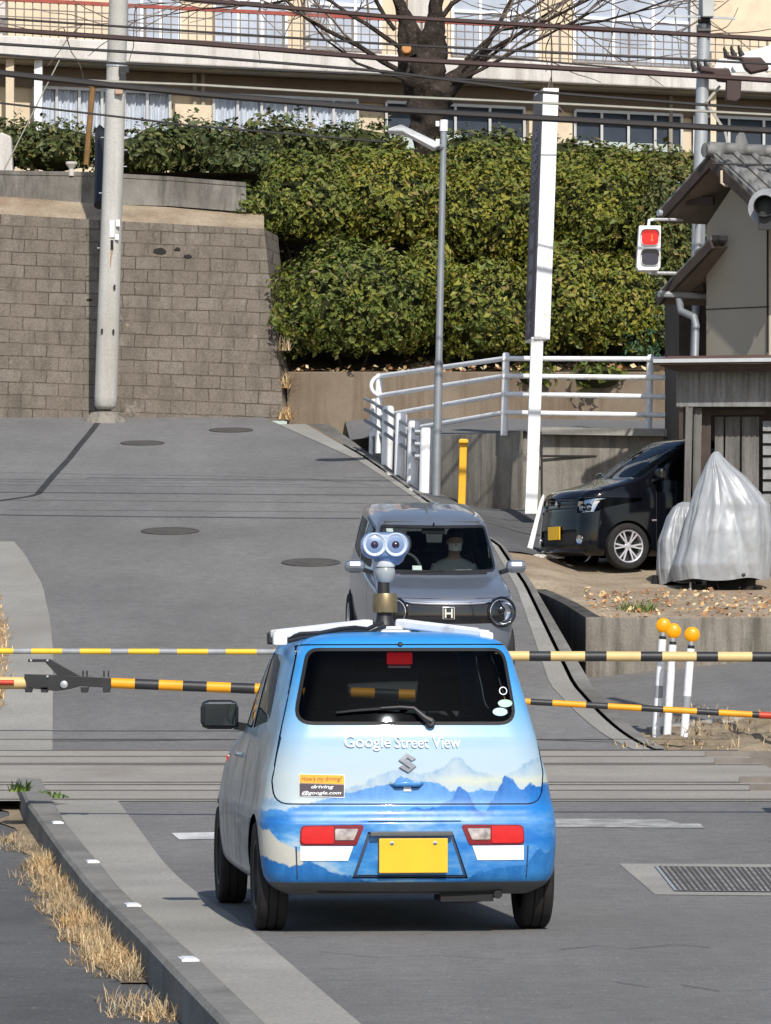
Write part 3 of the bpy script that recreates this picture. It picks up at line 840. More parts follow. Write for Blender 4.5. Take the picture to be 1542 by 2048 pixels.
# lower storey back wall (1.6 m behind the balcony edge)
DEP = .95
mb = MB(); slab_along(mb, X0, X1, row(40), row(330), DEP, DEP + .3); bpart(mb, 'wall', M['cream'])
mb = MB(); slab_along(mb, X0, X1, row(-260), row(60), DEP - .02, DEP + .3); bpart(mb, 'upper_wall', M['cream'])
mb = MB(); slab_along(mb, X0, X1, row(70), row(112), 0, DEP); bpart(mb, 'balcony', M['slab'], bevel=.03)
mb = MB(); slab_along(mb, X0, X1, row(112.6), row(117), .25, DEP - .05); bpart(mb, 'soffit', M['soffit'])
mb = MB(); slab_along(mb, X0, X1, row(118), row(160), DEP - .10, DEP - .003); bpart(mb, 'lintel', M['brown'])
# lower windows
def wpx(px, y0, back): return P(px, y0, 1)
def window(x0, x1, y_t, y_b, kind, nm, parts=4):
    rt, rb = row(y_t), row(y_b)
    mb = MB()
    for f in [k / parts for k in range(parts + 1)]:
        xa = x0 + (x1 - x0) * f
        mb.bar(BP(xa, rt(xa)) + BN * (DEP - .13), BP(xa, rb(xa)) + BN * (DEP - .13), .055, .06, up=(0, 1, 0))
    for r_ in (rt, rb): mb.bar(BP(x0, r_(x0)) + BN * (DEP - .13), BP(x1, r_(x1)) + BN * (DEP - .13), .06, .06)
    fr = bpart(mb, 'window_frame', M['sash'])
    mb = MB(); n = 220
    rows = []
    rng = random.Random(int(x0))
    ph = [rng.uniform(0, 6.28) for _ in range(4)]
    for s in (0, 1):
        r_ = []
        for k in range(n + 1):
            xa = x0 + (x1 - x0) * k / n
            w = .028 * math.sin(k * 1.05 + ph[0]) + .022 * math.sin(k * .41 + ph[1]) if kind == 'curtain' else 0
            r_.append(BP(xa, (rt if s == 0 else rb)(xa)) + BN * (DEP - .06 + w * 1.0))
        rows.append(r_)
    if kind == 'curtain':
        mb.grid(rows); bpart(mb, 'curtain', M['curtain'], smooth=True, angle=80)
    else:
        r2 = row(y_t + 62)
        low = [[BP(x, r2(x)) + BN * (DEP - .03) for x in (x0, (x0+x1)/2, x1)], [BP(x, rb(x)) + BN * (DEP - .03) for x in (x0, (x0+x1)/2, x1)]]
        mb.grid(low); bpart(mb, 'pale_blind', M['curtain_pale'])
        mb = MB(); up_ = [[BP(x, rt(x)) + BN * (DEP - .02) for x in (x0, x1)], [BP(x, r2(x)) + BN * (DEP - .02) for x in (x0, x1)]]
        mb.grid(up_); bpart(mb, 'dark_room', M['room_dark'])
    mb = MB(); mb.quad(BP(x0, rt(x0)) + BN * (DEP - .125), BP(x1, rt(x1)) + BN * (DEP - .125), BP(x1, rb(x1)) + BN * (DEP - .125), BP(x0, rb(x0)) + BN * (DEP - .125))
    bpart(mb, 'pane', M['glass_window'])
for a in ((90, 364, 160, 300, 'curtain', 'w', 6), (452, 742, 158, 300, 'curtain', 'w', 6), (800, 1078, 158, 300, 'blind', 'w', 4), (1180, 1395, 158, 300, 'blind', 'w', 4), (1420, 1700, 158, 300, 'blind', 'w', 4)): window(*a)
# pillars standing at the balcony edge and pipes on the wall
for x, w, mat in ((85, .16, 'white'), (28, .16, 'cream'), (1378 + 60, .12, 'cream'), (-120, .16, 'cream')):
    mb = MB(); mb.bar(BP(x, row(113)(x)) + BN * .3, BP(x, 330) + BN * .3, w, w, up=(0, 1, 0)); bpart(mb, 'pillar', M[mat])
for x in (413, 430, 1122, 1140, 1372):
    mb = MB(); a, b = BP(x, row(118)(x)) + BN * (DEP - .14), BP(x, 330) + BN * (DEP - .14); mb.tube([a, b], .045, 8); bpart(mb, 'drain_pipe', M['soffit'])
for x0, x1 in ((372, 446), (1085, 1172)):
    mb = MB(); r_ = row(160); slab_along(mb, x0, x1, row(182), row(320), DEP - .2, DEP - .004); bpart(mb, 'pier', M['cream'])
# balcony railing
mb = MB(); hr = row(-4)
mb.bar(BP(X0, hr(X0)) + BN * .12, BP(X1, hr(X1)) + BN * .12, .09, .07); bpart(mb, 'handrail', M['rust_red'])
mb = MB()
for y_ in (14, 30, 46, 60): r_ = row(y_); mb.bar(BP(X0, r_(X0)) + BN * .12, BP(X1, r_(X1)) + BN * .12, .022, .022)
bpart(mb, 'cross_rails', M['bar_grey'])
mb = MB(); x = X0; k = 0
while x < X1:
    a, b = BP(x, row(-3)(x)) + BN * .12, BP(x, row(71)(x)) + BN * .12
    mb.bar(a, b, .022 if k % 8 else .05, .022 if k % 8 else .05, up=(0, 1, 0)); x += 17.3; k += 1
bpart(mb, 'balusters', M['bar_grey'])
# upper windows behind the railing
for x0, x1 in ((270, 385), (455, 600), (640, 790), (935, 1105), (1180, 1420)):
    mb = MB(); r0, r1 = row(-200), row(52)
    mb.quad(BP(x0, r0(x0)) + BN * (DEP - .06), BP(x1, r0(x1)) + BN * (DEP - .06), BP(x1, r1(x1)) + BN * (DEP - .06), BP(x0, r1(x0)) + BN * (DEP - .06))
    wn_ = bpart(mb, 'upper_window', M['up_glass'])
    mb = MB()
    for f in (0, .33, .66, 1):
        xa = x0 + (x1 - x0) * f; mb.bar(BP(xa, r0(xa)) + BN * (DEP - .08), BP(xa, r1(xa)) + BN * (DEP - .08), .06, .05, up=(0, 1, 0))
    for r_ in (r1, row(-40)): mb.bar(BP(x0, r_(x0)) + BN * (DEP - .08), BP(x1, r_(x1)) + BN * (DEP - .08), .05, .06)
    bpart(mb, 'sash', M['white'], wn_)
for x, w in ((865, .5), (1430, .45), (25, .12), (640, .1)):
    mb = MB(); mb.bar(BP(x, row(-220)(x)) + BN * (DEP - .2), BP(x, row(69)(x)) + BN * (DEP - .2), w, .3, up=(0, 1, 0)); bpart(mb, 'column', M['slab'])
# two air-conditioner-like service boxes at the upper right
# ------------------------------------------------------------------ pollarded bare tree
rng = random.Random(11)
TY = 84.2
tr = thing('pollarded_tree', 'bare pollarded tree with a thick knobbly dark trunk in front of the school', 'tree', P(850, 345, TY))
to = tr.location.copy()
def TP(px, py, dy=0): return P(px, py, TY + dy) - to
def knob_tube(mb, pts, rad, n=14, amp=.18):
    """tube with swellings and bark ridges"""
    dense, dr = [], []
    for k in range(len(pts) - 1):
        for j in range(6):
            f = j / 6; dense.append(Vector(pts[k]).lerp(Vector(pts[k+1]), f)); dr.append(rad[k] + (rad[k+1] - rad[k]) * f)
    dense.append(Vector(pts[-1])); dr.append(rad[-1])
    i0 = len(mb.v); mb.tube(dense, dr, n)
    for k in range(i0, len(mb.v)):
        q = Vector(mb.v[k]); ring = min((k - i0) // n, len(dense) - 1); c = dense[ring]
        d = q - c
        s = 1 + amp * mnoise.noise(q * 3.2) + amp * .7 * mnoise.noise(q * 8.0)
        mb.v[k] = tuple(c + d * s)
mb = MB()
knob_tube(mb, [TP(848, 372), TP(850, 300), TP(856, 240), TP(852, 180), TP(856, 120), TP(862, 70)], [.26, .22, .32, .42, .36, .26], 24, .42)
knob_tube(mb, [TP(830, 190), TP(812, 120), TP(805, 60), TP(815, 30)], [.25, .16, .11, .09], 14, .35)
knob_tube(mb, [TP(880, 180), TP(925, 150), TP(955, 122), TP(972, 100)], [.26, .17, .13, .10], 14, .35)
knob_tube(mb, [TP(858, 110), TP(870, 50), TP(872, 5), TP(884, -60)], [.26, .18, .13, .10], 14, .35)
knob_tube(mb, [TP(835, 110), TP(820, 60), TP(800, 10), TP(770, -60)], [.24, .16, .11, .09], 14, .35)
mb.build('trunk', M['bark'], tr, smooth=True, angle=70)
limbs = MB(); twigs = MB()
def branch(mb, q, d, r, L, depth):
    pts, rad = [q], [r]
    n = 7
    for k in range(n):
        d = (d + Vector((rng.gauss(0, .12), rng.gauss(0, .10), rng.gauss(0, .10) + .015))).normalized()
        q = q + d * L / n; pts.append(q); rad.append(r * (1 - .75 * (k + 1) / n) + .004)
        if depth > 0 and k > 0 and rng.random() < .97:
            dd = (d + Vector((rng.gauss(0, .6), rng.gauss(0, .35), rng.gauss(0, .5) + .1))).normalized()
            branch(twigs, q, dd, max(.009, rad[-1] * .5), L * rng.uniform(.4, .7), depth - 1)
    mb.tube(pts, rad, 6 if r > .03 else 4, cap=False)
for (a, b, r, L, dep) in ((( 815, 150), (-.95, .55), .085, 3.6, 2), ((800, 95), (-.85, .75), .075, 2.6, 2), ((790, 60), (-.75, .9), .07, 2.2, 2), ((800, 20), (-.5, .9), .08, 2, 2),
                          ((960, 118), (.35, .95), .09, 1.8, 2), ((965, 110), (.9, .55), .06, 3.2, 2), ((905, 165), (.95, .22), .06, 3.0, 2), ((880, 40), (.55, .9), .08, 2.6, 2), ((925, 150), (.9, .5), .05, 3.6, 2),
                          ((830, 165), (-1, .12), .05, 2.6, 2), ((880, 0), (.8, .5), .07, 3.5, 2), ((860, 0), (.1, 1), .08, 2, 2), ((770, -20), (-.9, .35), .06, 3.6, 2), ((930, 120), (.7, .8), .05, 3.4, 2), ((880, -40), (.95, .15), .06, 4.6, 2), ((780, -30), (-.95, -.05), .05, 4.0, 2), ((1000, 60), (.95, .25), .045, 4.4, 2)):
    branch(limbs, TP(a[0], a[1], rng.uniform(-.4, .2)), Vector((b[0], rng.uniform(-.35, .15), b[1])).normalized(), r * .62, L * 1.05, dep)
limbs.build('limbs', M['bark'], tr, smooth=True); twigs.build('twigs', M['twig'], tr, smooth=True)
for px, py in ((813, 97),):
    mb = MB(); c = TP(px, py, -.62); mb.lathe(c, (0, -1, .15), [(.085, -.25), (.09, 0), (.07, .012), (0, .014)], 16); mb.build('cut_face', plain('cut_wood%d' % px, (.55, .24, .08) if py < 150 else (.36, .18, .09), .8), tr)
# ================================================================== cars
def pchip(xs, ys, x):
    """monotone cubic through the keys"""
    n = len(xs)
    if x <= xs[0]: return ys[0]
    if x >= xs[-1]: return ys[-1]
    h = [xs[k+1] - xs[k] for k in range(n-1)]; d = [(ys[k+1] - ys[k]) / h[k] for k in range(n-1)]
    m = [d[0]] + [0 if d[k-1] * d[k] <= 0 else 2 * d[k-1] * d[k] / (d[k-1] + d[k]) for k in range(1, n-1)] + [d[-1]]
    for k in range(n-1):
        if x <= xs[k+1]:
            t = (x - xs[k]) / h[k]
            return ((1+2*t)*(1-t)**2*ys[k] + t*(1-t)**2*h[k]*m[k] + t*t*(3-2*t)*ys[k+1] + t*t*(t-1)*h[k]*m[k+1])
def contour(z, yr, yf, w, rr, rf, br, bf, bs):
    """right half outline seen from above, from the tail centre to the nose centre"""
    pts = []
    rr, rf = min(rr, w * .95), min(rf, w * .95)
    we = w - bs
    for k in range(14):
        x = (we - rr) * k / 14; pts.append((x, yr + br * (x / max(we, .01)) ** 2))
    y0 = yr + br * ((we - rr) / max(we, .01)) ** 2
    for k in range(9):
        a = math.pi / 2 * k / 9; pts.append((we - rr + rr * math.sin(a), y0 + rr * (1 - math.cos(a))))
    ya = y0 + rr
    yb0 = yf - bf * ((we - rf) / max(we, .01)) ** 2; yb = yb0 - rf
    if yb < ya: ya = yb = (ya + yb) / 2
    for k in range(44):
        s = k / 44; pts.append((we + bs * (1 - (2 * s - 1) ** 2), ya + (yb - ya) * s))
    for k in range(9):
        a = math.pi / 2 * k / 9; pts.append((we - rf + rf * math.cos(a), yb + rf * math.sin(a)))
    for k in range(15):
        x = (we - rf) * (1 - k / 14); pts.append((x, yf - bf * (x / max(we, .01)) ** 2))
    return [(x, y, z) for x, y in pts]
def car_shell(keys, nlev=95):
    """keys: rows of z, yr, yf, w, rr, rf, br, bf, bs; returns a bmesh of the whole outer skin"""
    ts = [0]
    for a, b in zip(keys, keys[1:]): ts.append(ts[-1] + math.sqrt((b[0]-a[0])**2 + (.5*(b[1]-a[1]))**2 + (.35*(b[2]-a[2]))**2 + (b[3]-a[3])**2) + .004)
    cols = list(zip(*keys))
    bm = bmesh.new(); rings = []
    levels = sorted(set([ts[-1] * k / nlev for k in range(nlev + 1)] + ts))
    lv = [levels[0]]
    for t in levels[1:]:
        if t - lv[-1] > .006: lv.append(t)
    for t in lv:
        v = [pchip(ts, c, t) for c in cols]
        half = contour(*v)
        full = half + [(-x, y, z) for x, y, z in reversed(half[1:-1])]
        rings.append([bm.verts.new(q) for q in full])
    for a, b in zip(rings, rings[1:]):
        n = len(a)
        for j in range(n): bm.faces.new((a[j], a[(j+1) % n], b[(j+1) % n], b[j]))
    n = len(rings[-1]); hn = n // 2                            # close the roof across its last ring
    r = rings[-1]
    for j in range(1, hn): 
        try: bm.faces.new((r[j], r[j+1] if j + 1 <= hn else r[hn], r[n-j-1] if n-j-1 != hn else r[hn], r[n-j])) if j < hn - 1 else bm.faces.new((r[j], r[hn], r[n-j]))
        except ValueError: pass
    try: bm.faces.new((r[0], r[1], r[n-1]))
    except ValueError: pass
    bmesh.ops.recalc_face_normals(bm, faces=bm.faces)
    return bm
def rounded(poly, rad, n=5):
    """round the corners of a convex outline; rad one value or one per corner"""
    out = []; m = len(poly)
    for k in range(m):
        r = rad[k] if hasattr(rad, '__len__') else rad
        a, b, c = Vector(poly[k-1]), Vector(poly[k]), Vector(poly[(k+1) % m])
        u, v = (a - b).normalized(), (c - b).normalized()
        ang = u.angle(v); t = min(r / math.tan(ang / 2), (a - b).length * .48, (c - b).length * .48)
        p0, p1 = b + u * t, b + v * t
        for j in range(n + 1):
            f = j / n; out.append(tuple(p0.lerp(b, f).lerp(b.lerp(p1, f), f)))
    return out
def inset(poly, d):
    m = len(poly); area = sum(poly[k-1][0]*poly[k][1] - poly[k][0]*poly[k-1][1] for k in range(m)); s = 1 if area > 0 else -1
    out = []
    for k in range(m):
        a, b, c = Vector(poly[k-1]), Vector(poly[k]), Vector(poly[(k+1) % m])
        e1, e2 = (b - a).normalized(), (c - b).normalized()
        n1, n2 = Vector((-e1.y, e1.x)) * s, Vector((-e2.y, e2.x)) * s
        nn = (n1 + n2); nn = nn / max(.3, nn.length_squared) * 2
        out.append(tuple(b + nn * d))
    return out
AX = {'rear': (0, 2, 1, -1), 'front': (0, 2, 1, 1), 'left': (1, 2, 0, -1), 'right': (1, 2, 0, 1)}
def pick(bm, poly, view, faces=None, depth=None):
    """cut the skin along a convex outline drawn in a view and return the faces inside it"""
    i, j, k, sgn = AX[view]
    poly = [tuple(q) for q in poly]
    area = sum(poly[a-1][0]*poly[a][1] - poly[a][0]*poly[a-1][1] for a in range(len(poly)))
    if area < 0: poly = poly[::-1]
    x0, x1 = min(q[0] for q in poly), max(q[0] for q in poly); y0, y1 = min(q[1] for q in poly), max(q[1] for q in poly)
    cand = []
    for f in (faces if faces is not None else bm.faces):
        if not f.is_valid: continue
        if faces is None and f.normal[k] * sgn < .08: continue
        c = f.calc_center_median()
        if depth and not (depth[0] <= c[k] <= depth[1]): continue
        if max(v.co[i] for v in f.verts) < x0 or min(v.co[i] for v in f.verts) > x1 or max(v.co[j] for v in f.verts) < y0 or min(v.co[j] for v in f.verts) > y1: continue
        cand.append(f)
    for a in range(len(poly)):
        b = (a + 1) % len(poly)
        e = Vector((poly[b][0] - poly[a][0], poly[b][1] - poly[a][1]))
        if e.length < 1e-6: continue
        no = Vector((0, 0, 0)); no[i] = e.y; no[j] = -e.x
        co = Vector((0, 0, 0)); co[i] = poly[a][0]; co[j] = poly[a][1]
        cand = [f for f in cand if f.is_valid]
        if not cand: break
        geom = set(cand)
        for f in cand: geom.update(f.edges); geom.update(f.verts)
        r = bmesh.ops.bisect_plane(bm, geom=list(geom), dist=1e-6, plane_co=co, plane_no=no)
        fs = [g for g in r['geom'] if isinstance(g, bmesh.types.BMFace)]
        cand = [f for f in fs if f.is_valid and (f.calc_center_median() - co).dot(no) < 0]
    return cand
def obj_from_bm(bm, name, mats, parent, smooth=True, angle=50):
    me = bpy.data.meshes.new(name); bm.to_mesh(me)
    if not isinstance(mats, (list, tuple)): mats = [mats]
    for q in mats: me.materials.append(q)
    if smooth:
        me.polygons.foreach_set('use_smooth', [True] * len(me.polygons)); me.set_sharp_from_angle(angle=R(angle))
    o = bpy.data.objects.new(name, me); COL.objects.link(o); o.parent = parent
    return o
def lift(bm, faces, name, mat, parent, push=0.0, thick=0.0, remove=True, angle=50):
    """take faces off the skin as a part of their own; push moves it along its normals, thick gives it depth"""
    nb = bmesh.new(); vm = {}
    for f in faces:
        if not f.is_valid: continue
        vs = []
        for v in f.verts:
            if v not in vm: vm[v] = nb.verts.new(v.co + v.normal * push)
            vs.append(vm[v])
        try: nb.faces.new(vs)
        except ValueError: pass
    nrm = {vm[v]: v.normal.copy() for v in vm}
    if thick:
        bd = [e for e in nb.edges if len(e.link_faces) == 1]
        dup = {}
        for e in bd:
            for v in e.verts:
                if v not in dup: dup[v] = nb.verts.new(v.co - nrm[v] * thick)
        for e in bd:
            f = e.link_faces[0]; a, b = e.verts
            for l in f.loops:
                if l.edge == e: a, b = l.vert, l.link_loop_next.vert
            try: nb.faces.new((b, a, dup[a], dup[b]))
            except ValueError: pass
    if remove: bmesh.ops.delete(bm, geom=[f for f in faces if f.is_valid], context='FACES')
    o = obj_from_bm(nb, name, mat, parent, angle=angle); nb.free()
    return o
def ring_and_core(bm, poly, view, w, faces=None, depth=None):
    outer = pick(bm, poly, view, faces, depth)
    inner = pick(bm, inset(poly, w), view, outer)
    ins = set(inner)
    i, j, k, s = AX[view]
    # faces of the outer set that are still valid plus the pieces the second cut made
    core = [f for f in inner if f.is_valid]
    reg = pick(bm, poly, view, None, depth)
    ring = [f for f in reg if f not in ins]
    return ring, core
def wheel(name, parent, c, r, w, side, spokes, rim_mat, rim_r=.62):
    """a wheel: tyre with rounded shoulders and tread grooves, rim with spokes"""
    e = bpy.data.objects.new(name, None); COL.objects.link(e); e.parent = parent; e.location = c
    o = side * w / 2; s = side
    mb = MB()
    prof = [(r*rim_r, -w*.42), (r*.80, -w*.5), (r*.93, -w*.48), (r*.985, -w*.40), (r, -w*.30), (r, -w*.17), (r*.972, -w*.165), (r*.972, -w*.125), (r, -w*.12), (r, w*.12), (r*.972, w*.125), (r*.972, w*.165), (r, w*.17), (r, w*.30), (r*.985, w*.40), (r*.93, w*.48), (r*.80, w*.5), (r*rim_r, w*.42)]
    mb.lathe((0, 0, 0), (1, 0, 0), prof, 40); mb.build('tyre', M['rubber'], e, smooth=True, angle=28)
    mb = MB(); rr = r * rim_r
    mb.lathe((0, 0, 0), (1, 0, 0), [(rr*1.02, s*w*.40), (rr*1.0, s*w*.45), (rr*.93, s*w*.42), (rr*.90, s*w*.10), (rr*.9, -s*w*.4)], 40)
    mb.lathe((0, 0, 0), (1, 0, 0), [(rr*.24, s*w*.10), (rr*.24, s*w*.34), (rr*.16, s*w*.38), (0, s*w*.38)], 24)
    if spokes:
        for k in range(spokes):
            a = 2 * math.pi * k / spokes
            for da in (-.16, .16):
                d0, d1 = Vector((0, math.cos(a + da * .3), math.sin(a + da * .3))), Vector((0, math.cos(a + da), math.sin(a + da)))
                mb.bar(d0 * rr * .2 + Vector((s*w*.34, 0, 0)), d1 * rr * .95 + Vector((s*w*.38, 0, 0)), rr * .10, w * .10, up=(1, 0, 0))
        mb.build('rim', rim_mat, e, smooth=True, angle=30)
        mb = MB(); mb.lathe((0, 0, 0), (1, 0, 0), [(rr*.88, s*w*.02), (0, s*w*.02)], 30); mb.build('brake_disc', M['under'], e)
    else:
        mb.lathe((0, 0, 0), (1, 0, 0), [(rr*.90, s*w*.22), (rr*.6, s*w*.34), (rr*.24, s*w*.30), (0, s*w*.30)], 30)
        mb.build('rim', rim_mat, e, smooth=True, angle=30)
    return e
def arch_cut(bm, yc, zc, r, parent, lip=.70):
    for view in ('left', 'right'):
        poly = [(yc + r * math.cos(2*math.pi*k/28), zc + r * math.sin(2*math.pi*k/28)) for k in range(28)]
        i, j, kk, s = AX[view]
        fs = pick(bm, poly, view, [f for f in bm.faces if f.calc_center_median()[0] * s > .3])
        bmesh.ops.delete(bm, geom=fs, context='FACES')
    for s in (-1, 1):
        mb = MB(); n = 20; rows = []
        for k in range(n + 1):
            a = -.02 + (math.pi + .04) * k / n
            rows.append([(s * .40, yc + (r + .015) * math.cos(a), zc + (r + .015) * math.sin(a)), (s * lip, yc + (r + .002) * math.cos(a), zc + (r + .002) * math.sin(a))])
        mb.grid(rows); mb.build('wheel_arch', M['under'], parent)
def proj(bvh, x, z, view='rear', off=.003):
    o = Vector((x, -4, z)) if view == 'rear' else Vector((x, 8, z))
    d = Vector((0, 1, 0)) if view == 'rear' else Vector((0, -1, 0))
    h = bvh.ray_cast(o, d)
    return (h[0] + h[1] * off * (1 if h[1].dot(d) < 0 else -1)) if h[0] is not None else Vector((x, -.4, z))
def decal(bvh, poly, name, mat, parent, view='rear', off=.004, n=8):
    """a thin sticker that follows the panel: quad outline given by four corners"""
    a, b, c, d = [Vector(q) for q in poly]
    mb = MB()
    mb.grid([[proj(bvh, *(a.lerp(b, u / n).lerp(d.lerp(c, u / n), v / n)), view, off) for u in range(n + 1)] for v in range(n + 1)])
    return mb.build(name, mat, parent, smooth=True, angle=60)
def lettering(txt, bvh, cx, cz, width, name, mat, parent, view='rear', off=.005, height=None, shear=0, bold=0, flip=False, extr=0):
    cu = bpy.data.curves.new('lettering', 'FONT'); cu.body = txt; cu.align_x = 'CENTER'; cu.size = 1; cu.offset = bold; cu.shear = shear; cu.resolution_u = 3
    ob = bpy.data.objects.new('lettering_source', cu); COL.objects.link(ob)
    dg = bpy.context.evaluated_depsgraph_get(); dg.update()
    me = bpy.data.meshes.new_from_object(ob.evaluated_get(dg))
    bpy.data.objects.remove(ob); bpy.data.curves.remove(cu)
    x0, x1 = min(v.co.x for v in me.vertices), max(v.co.x for v in me.vertices)
    y0, y1 = min(v.co.y for v in me.vertices), max(v.co.y for v in me.vertices)
    s = width / (x1 - x0); sh = s if height is None else height / (y1 - y0)
    for v in me.vertices:
        x, z = (v.co.x - (x0 + x1) / 2) * s, (v.co.y - (y0 + y1) / 2) * sh
        v.co = proj(bvh, cx + (-x if flip else x), cz + z, view, off)
    me.materials.clear(); me.materials.append(mat)
    o = bpy.data.objects.new(name, me); COL.objects.link(o); o.parent = parent
    return o
def bvh_of(bm):
    return BVHTree.FromBMesh(bm)

# ------------------------------------------------------------------ the printed wrap of the camera car
def float_curve(nt, x, pts):
    n = N(nt, 'ShaderNodeFloatCurve'); c = n.mapping.curves[0]
    pts = sorted(pts)
    while len(c.points) < len(pts): c.points.new(.5, .5)
    for q, (a, b) in zip(c.points, pts): q.location = (a, b); q.handle_type = 'VECTOR'
    n.mapping.update(); nt.links.new(x, n.inputs['Value']); return n.outputs[0]
def wrap_mat():
    m, nt, b = nodes_of('printed_wrap'); co = coords(nt)
    sp = N(nt, 'ShaderNodeSeparateXYZ'); nt.links.new(co, sp.inputs[0])
    X, Y, Z = sp.outputs
    u = math_n(nt, 'ADD', math_n(nt, 'DIVIDE', X, 1.6), .5, True)
    jag = noise_n(nt, co, 9, 6, .65)
    jag2 = noise_n(nt, co, 28, 4, .65)
    wob = math_n(nt, 'ADD', math_n(nt, 'MULTIPLY', math_n(nt, 'SUBTRACT', jag, .5), .085), math_n(nt, 'MULTIPLY', math_n(nt, 'SUBTRACT', jag2, .5), .055))
    zz = math_n(nt, 'ADD', Z, math_n(nt, 'MULTIPLY', Y, -.06))
    skyc = ramp(nt, math_n(nt, 'SUBTRACT', Z, .55), [(0, (.46, .51, .51)), (.20, (.42, .52, .57)), (.34, (.36, .50, .62)), (.44, (.26, .46, .68)), (.56, (.14, .41, .74)), (.72, (.055, .33, .74)), (.9, (.03, .27, .68))])
    cloud = noise_n(nt, co, 2.2, 5, .6, (1, 1, 2.2))
    cmask = math_n(nt, 'MULTIPLY', ramp(nt, cloud, [(.48, 0), (.66, .55)]), ramp(nt, math_n(nt, 'SUBTRACT', Z, .5), [(.1, 1), (.5, 0)]))
    c = mix(nt, cmask, skyc, (.52, .55, .53))
    glow = ramp(nt, math_n(nt, 'ABSOLUTE', math_n(nt, 'SUBTRACT', math_n(nt, 'ADD', Z, math_n(nt, 'MULTIPLY', wob, .4)), .745)), [(0, .8), (.035, 0)])
    def ridge(pts, lo, col_top, col_bot, height, c, soft=.012, amp=1.0, fog=.12):
        fc = float_curve(nt, u, [((x + .8) / 1.6, (z - .2) / .8) for x, z in pts])
        h = math_n(nt, 'ADD', math_n(nt, 'MULTIPLY', fc, .8), .2)
        h = math_n(nt, 'ADD', h, math_n(nt, 'MULTIPLY', wob, amp))
        d = math_n(nt, 'SUBTRACT', h, Z)                        # depth below the skyline
        mask = ramp(nt, d, [(0, 0), (soft, 1)])
        tone = ramp(nt, math_n(nt, 'DIVIDE', d, fog), [(0, col_top), (1, col_bot)])
        tone = mix(nt, ramp(nt, noise_n(nt, co, 14, 6, .75, (1, 1, .55)), [(.40, 0), (.62, .75)]), tone, col_bot)
        return mix(nt, mask, c, tone)
    c = ridge([(-.8, .68), (-.52, .64), (-.36, .69), (-.22, .745), (-.11, .80), (-.036, .815), (.05, .775), (.12, .80), (.158, .815), (.21, .872), (.235, .868), (.30, .80), (.38, .775), (.45, .755), (.52, .80), (.60, .85), (.68, .86), (.8, .84)], 0, (.20, .34, .50), (.42, .51, .56), .2, c, .01, .7, .10)
    gmask = math_n(nt, 'MULTIPLY', glow, ramp(nt, u, [(.52, 0), (.66, 1)]))
    c = mix(nt, gmask, c, (.56, .58, .44))
    c = ridge([(-.8, .60), (-.56, .625), (-.42, .66), (-.28, .70), (-.16, .725), (-.09, .735), (-.05, .782), (.0, .745), (.07, .735), (.12, .742), (.2, .70), (.27, .69), (.34, .71), (.45, .69), (.6, .67), (.8, .66)], 0, (.045, .19, .50), (.10, .32, .66), .2, c, .008, .8, .16)
    c = ridge([(-.8, .48), (-.45, .56), (-.2, .60), (.0, .61), (.14, .63), (.20, .665), (.235, .735), (.275, .69), (.31, .62), (.36, .60), (.42, .69), (.46, .765), (.50, .75), (.54, .70), (.58, .735), (.62, .72), (.68, .74), (.8, .70)], 0, (.006, .085, .36), (.022, .20, .56), .2, c, .006, .8, .13)
    # lower body: sea of cloud and blue slopes
    low = noise_n(nt, co, 3.2, 6, .62, (1, 1, 2.6))
    lowc = ramp(nt, low, [(.32, (.018, .15, .47)), (.44, (.05, .25, .58)), (.53, (.16, .37, .63)), (.62, (.38, .50, .60)), (.72, (.56, .58, .56))])
    lowm = ramp(nt, math_n(nt, 'SUBTRACT', math_n(nt, 'ADD', .60, math_n(nt, 'MULTIPLY', wob, .8)), Z), [(0, 0), (.03, 1)])
    right = ramp(nt, u, [(.45, 0), (.75, .75)])
    lowc = mix(nt, right, lowc, mix(nt, ramp(nt, low, [(.4, 0), (.7, 1)]), (.010, .15, .52), (.07, .30, .66)))
    c = mix(nt, math_n(nt, 'MULTIPLY', lowm, .92), c, lowc)
    # pale ice wedge at the left corner, dark peaks low at the right
    c = ridge([(-.8, .58), (-.70, .51), (-.62, .45), (-.54, .40), (-.50, .2), (-.4, .2), (.8, .2)], 0, (.54, .52, .44), (.48, .48, .45), .2, c, .01, .8, .3)
    c = ridge([(-.8, .42), (-.7, .38), (-.6, .335), (-.5, .36), (-.35, .30), (-.2, .26), (.1, .22), (.25, .26), (.33, .31), (.42, .325), (.5, .335), (.56, .345), (.60, .40), (.63, .42), (.66, .395), (.7, .42), (.8, .42)], 0, (.010, .11, .37), (.04, .22, .52), .2, c, .008, .6, .2)
    # grey rock print on the flanks, its darkness partly standing in for their shade
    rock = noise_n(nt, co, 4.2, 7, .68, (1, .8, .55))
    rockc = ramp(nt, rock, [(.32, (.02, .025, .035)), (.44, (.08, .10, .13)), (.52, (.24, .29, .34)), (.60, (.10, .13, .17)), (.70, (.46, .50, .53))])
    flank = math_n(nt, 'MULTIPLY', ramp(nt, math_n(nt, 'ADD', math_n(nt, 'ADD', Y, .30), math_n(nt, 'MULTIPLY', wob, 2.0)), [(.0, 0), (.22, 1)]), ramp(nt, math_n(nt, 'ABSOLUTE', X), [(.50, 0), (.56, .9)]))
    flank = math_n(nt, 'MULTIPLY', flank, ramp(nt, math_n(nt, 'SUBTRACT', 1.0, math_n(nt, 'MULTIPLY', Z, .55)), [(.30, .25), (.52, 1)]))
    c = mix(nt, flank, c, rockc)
    nt.links.new(c, b.inputs['Base Color'])
    b.inputs['Roughness'].default_value = .36; b.inputs['Specular IOR Level'].default_value = .35; b.inputs['Coat Weight'].default_value = .22; b.inputs['Coat Roughness'].default_value = .06
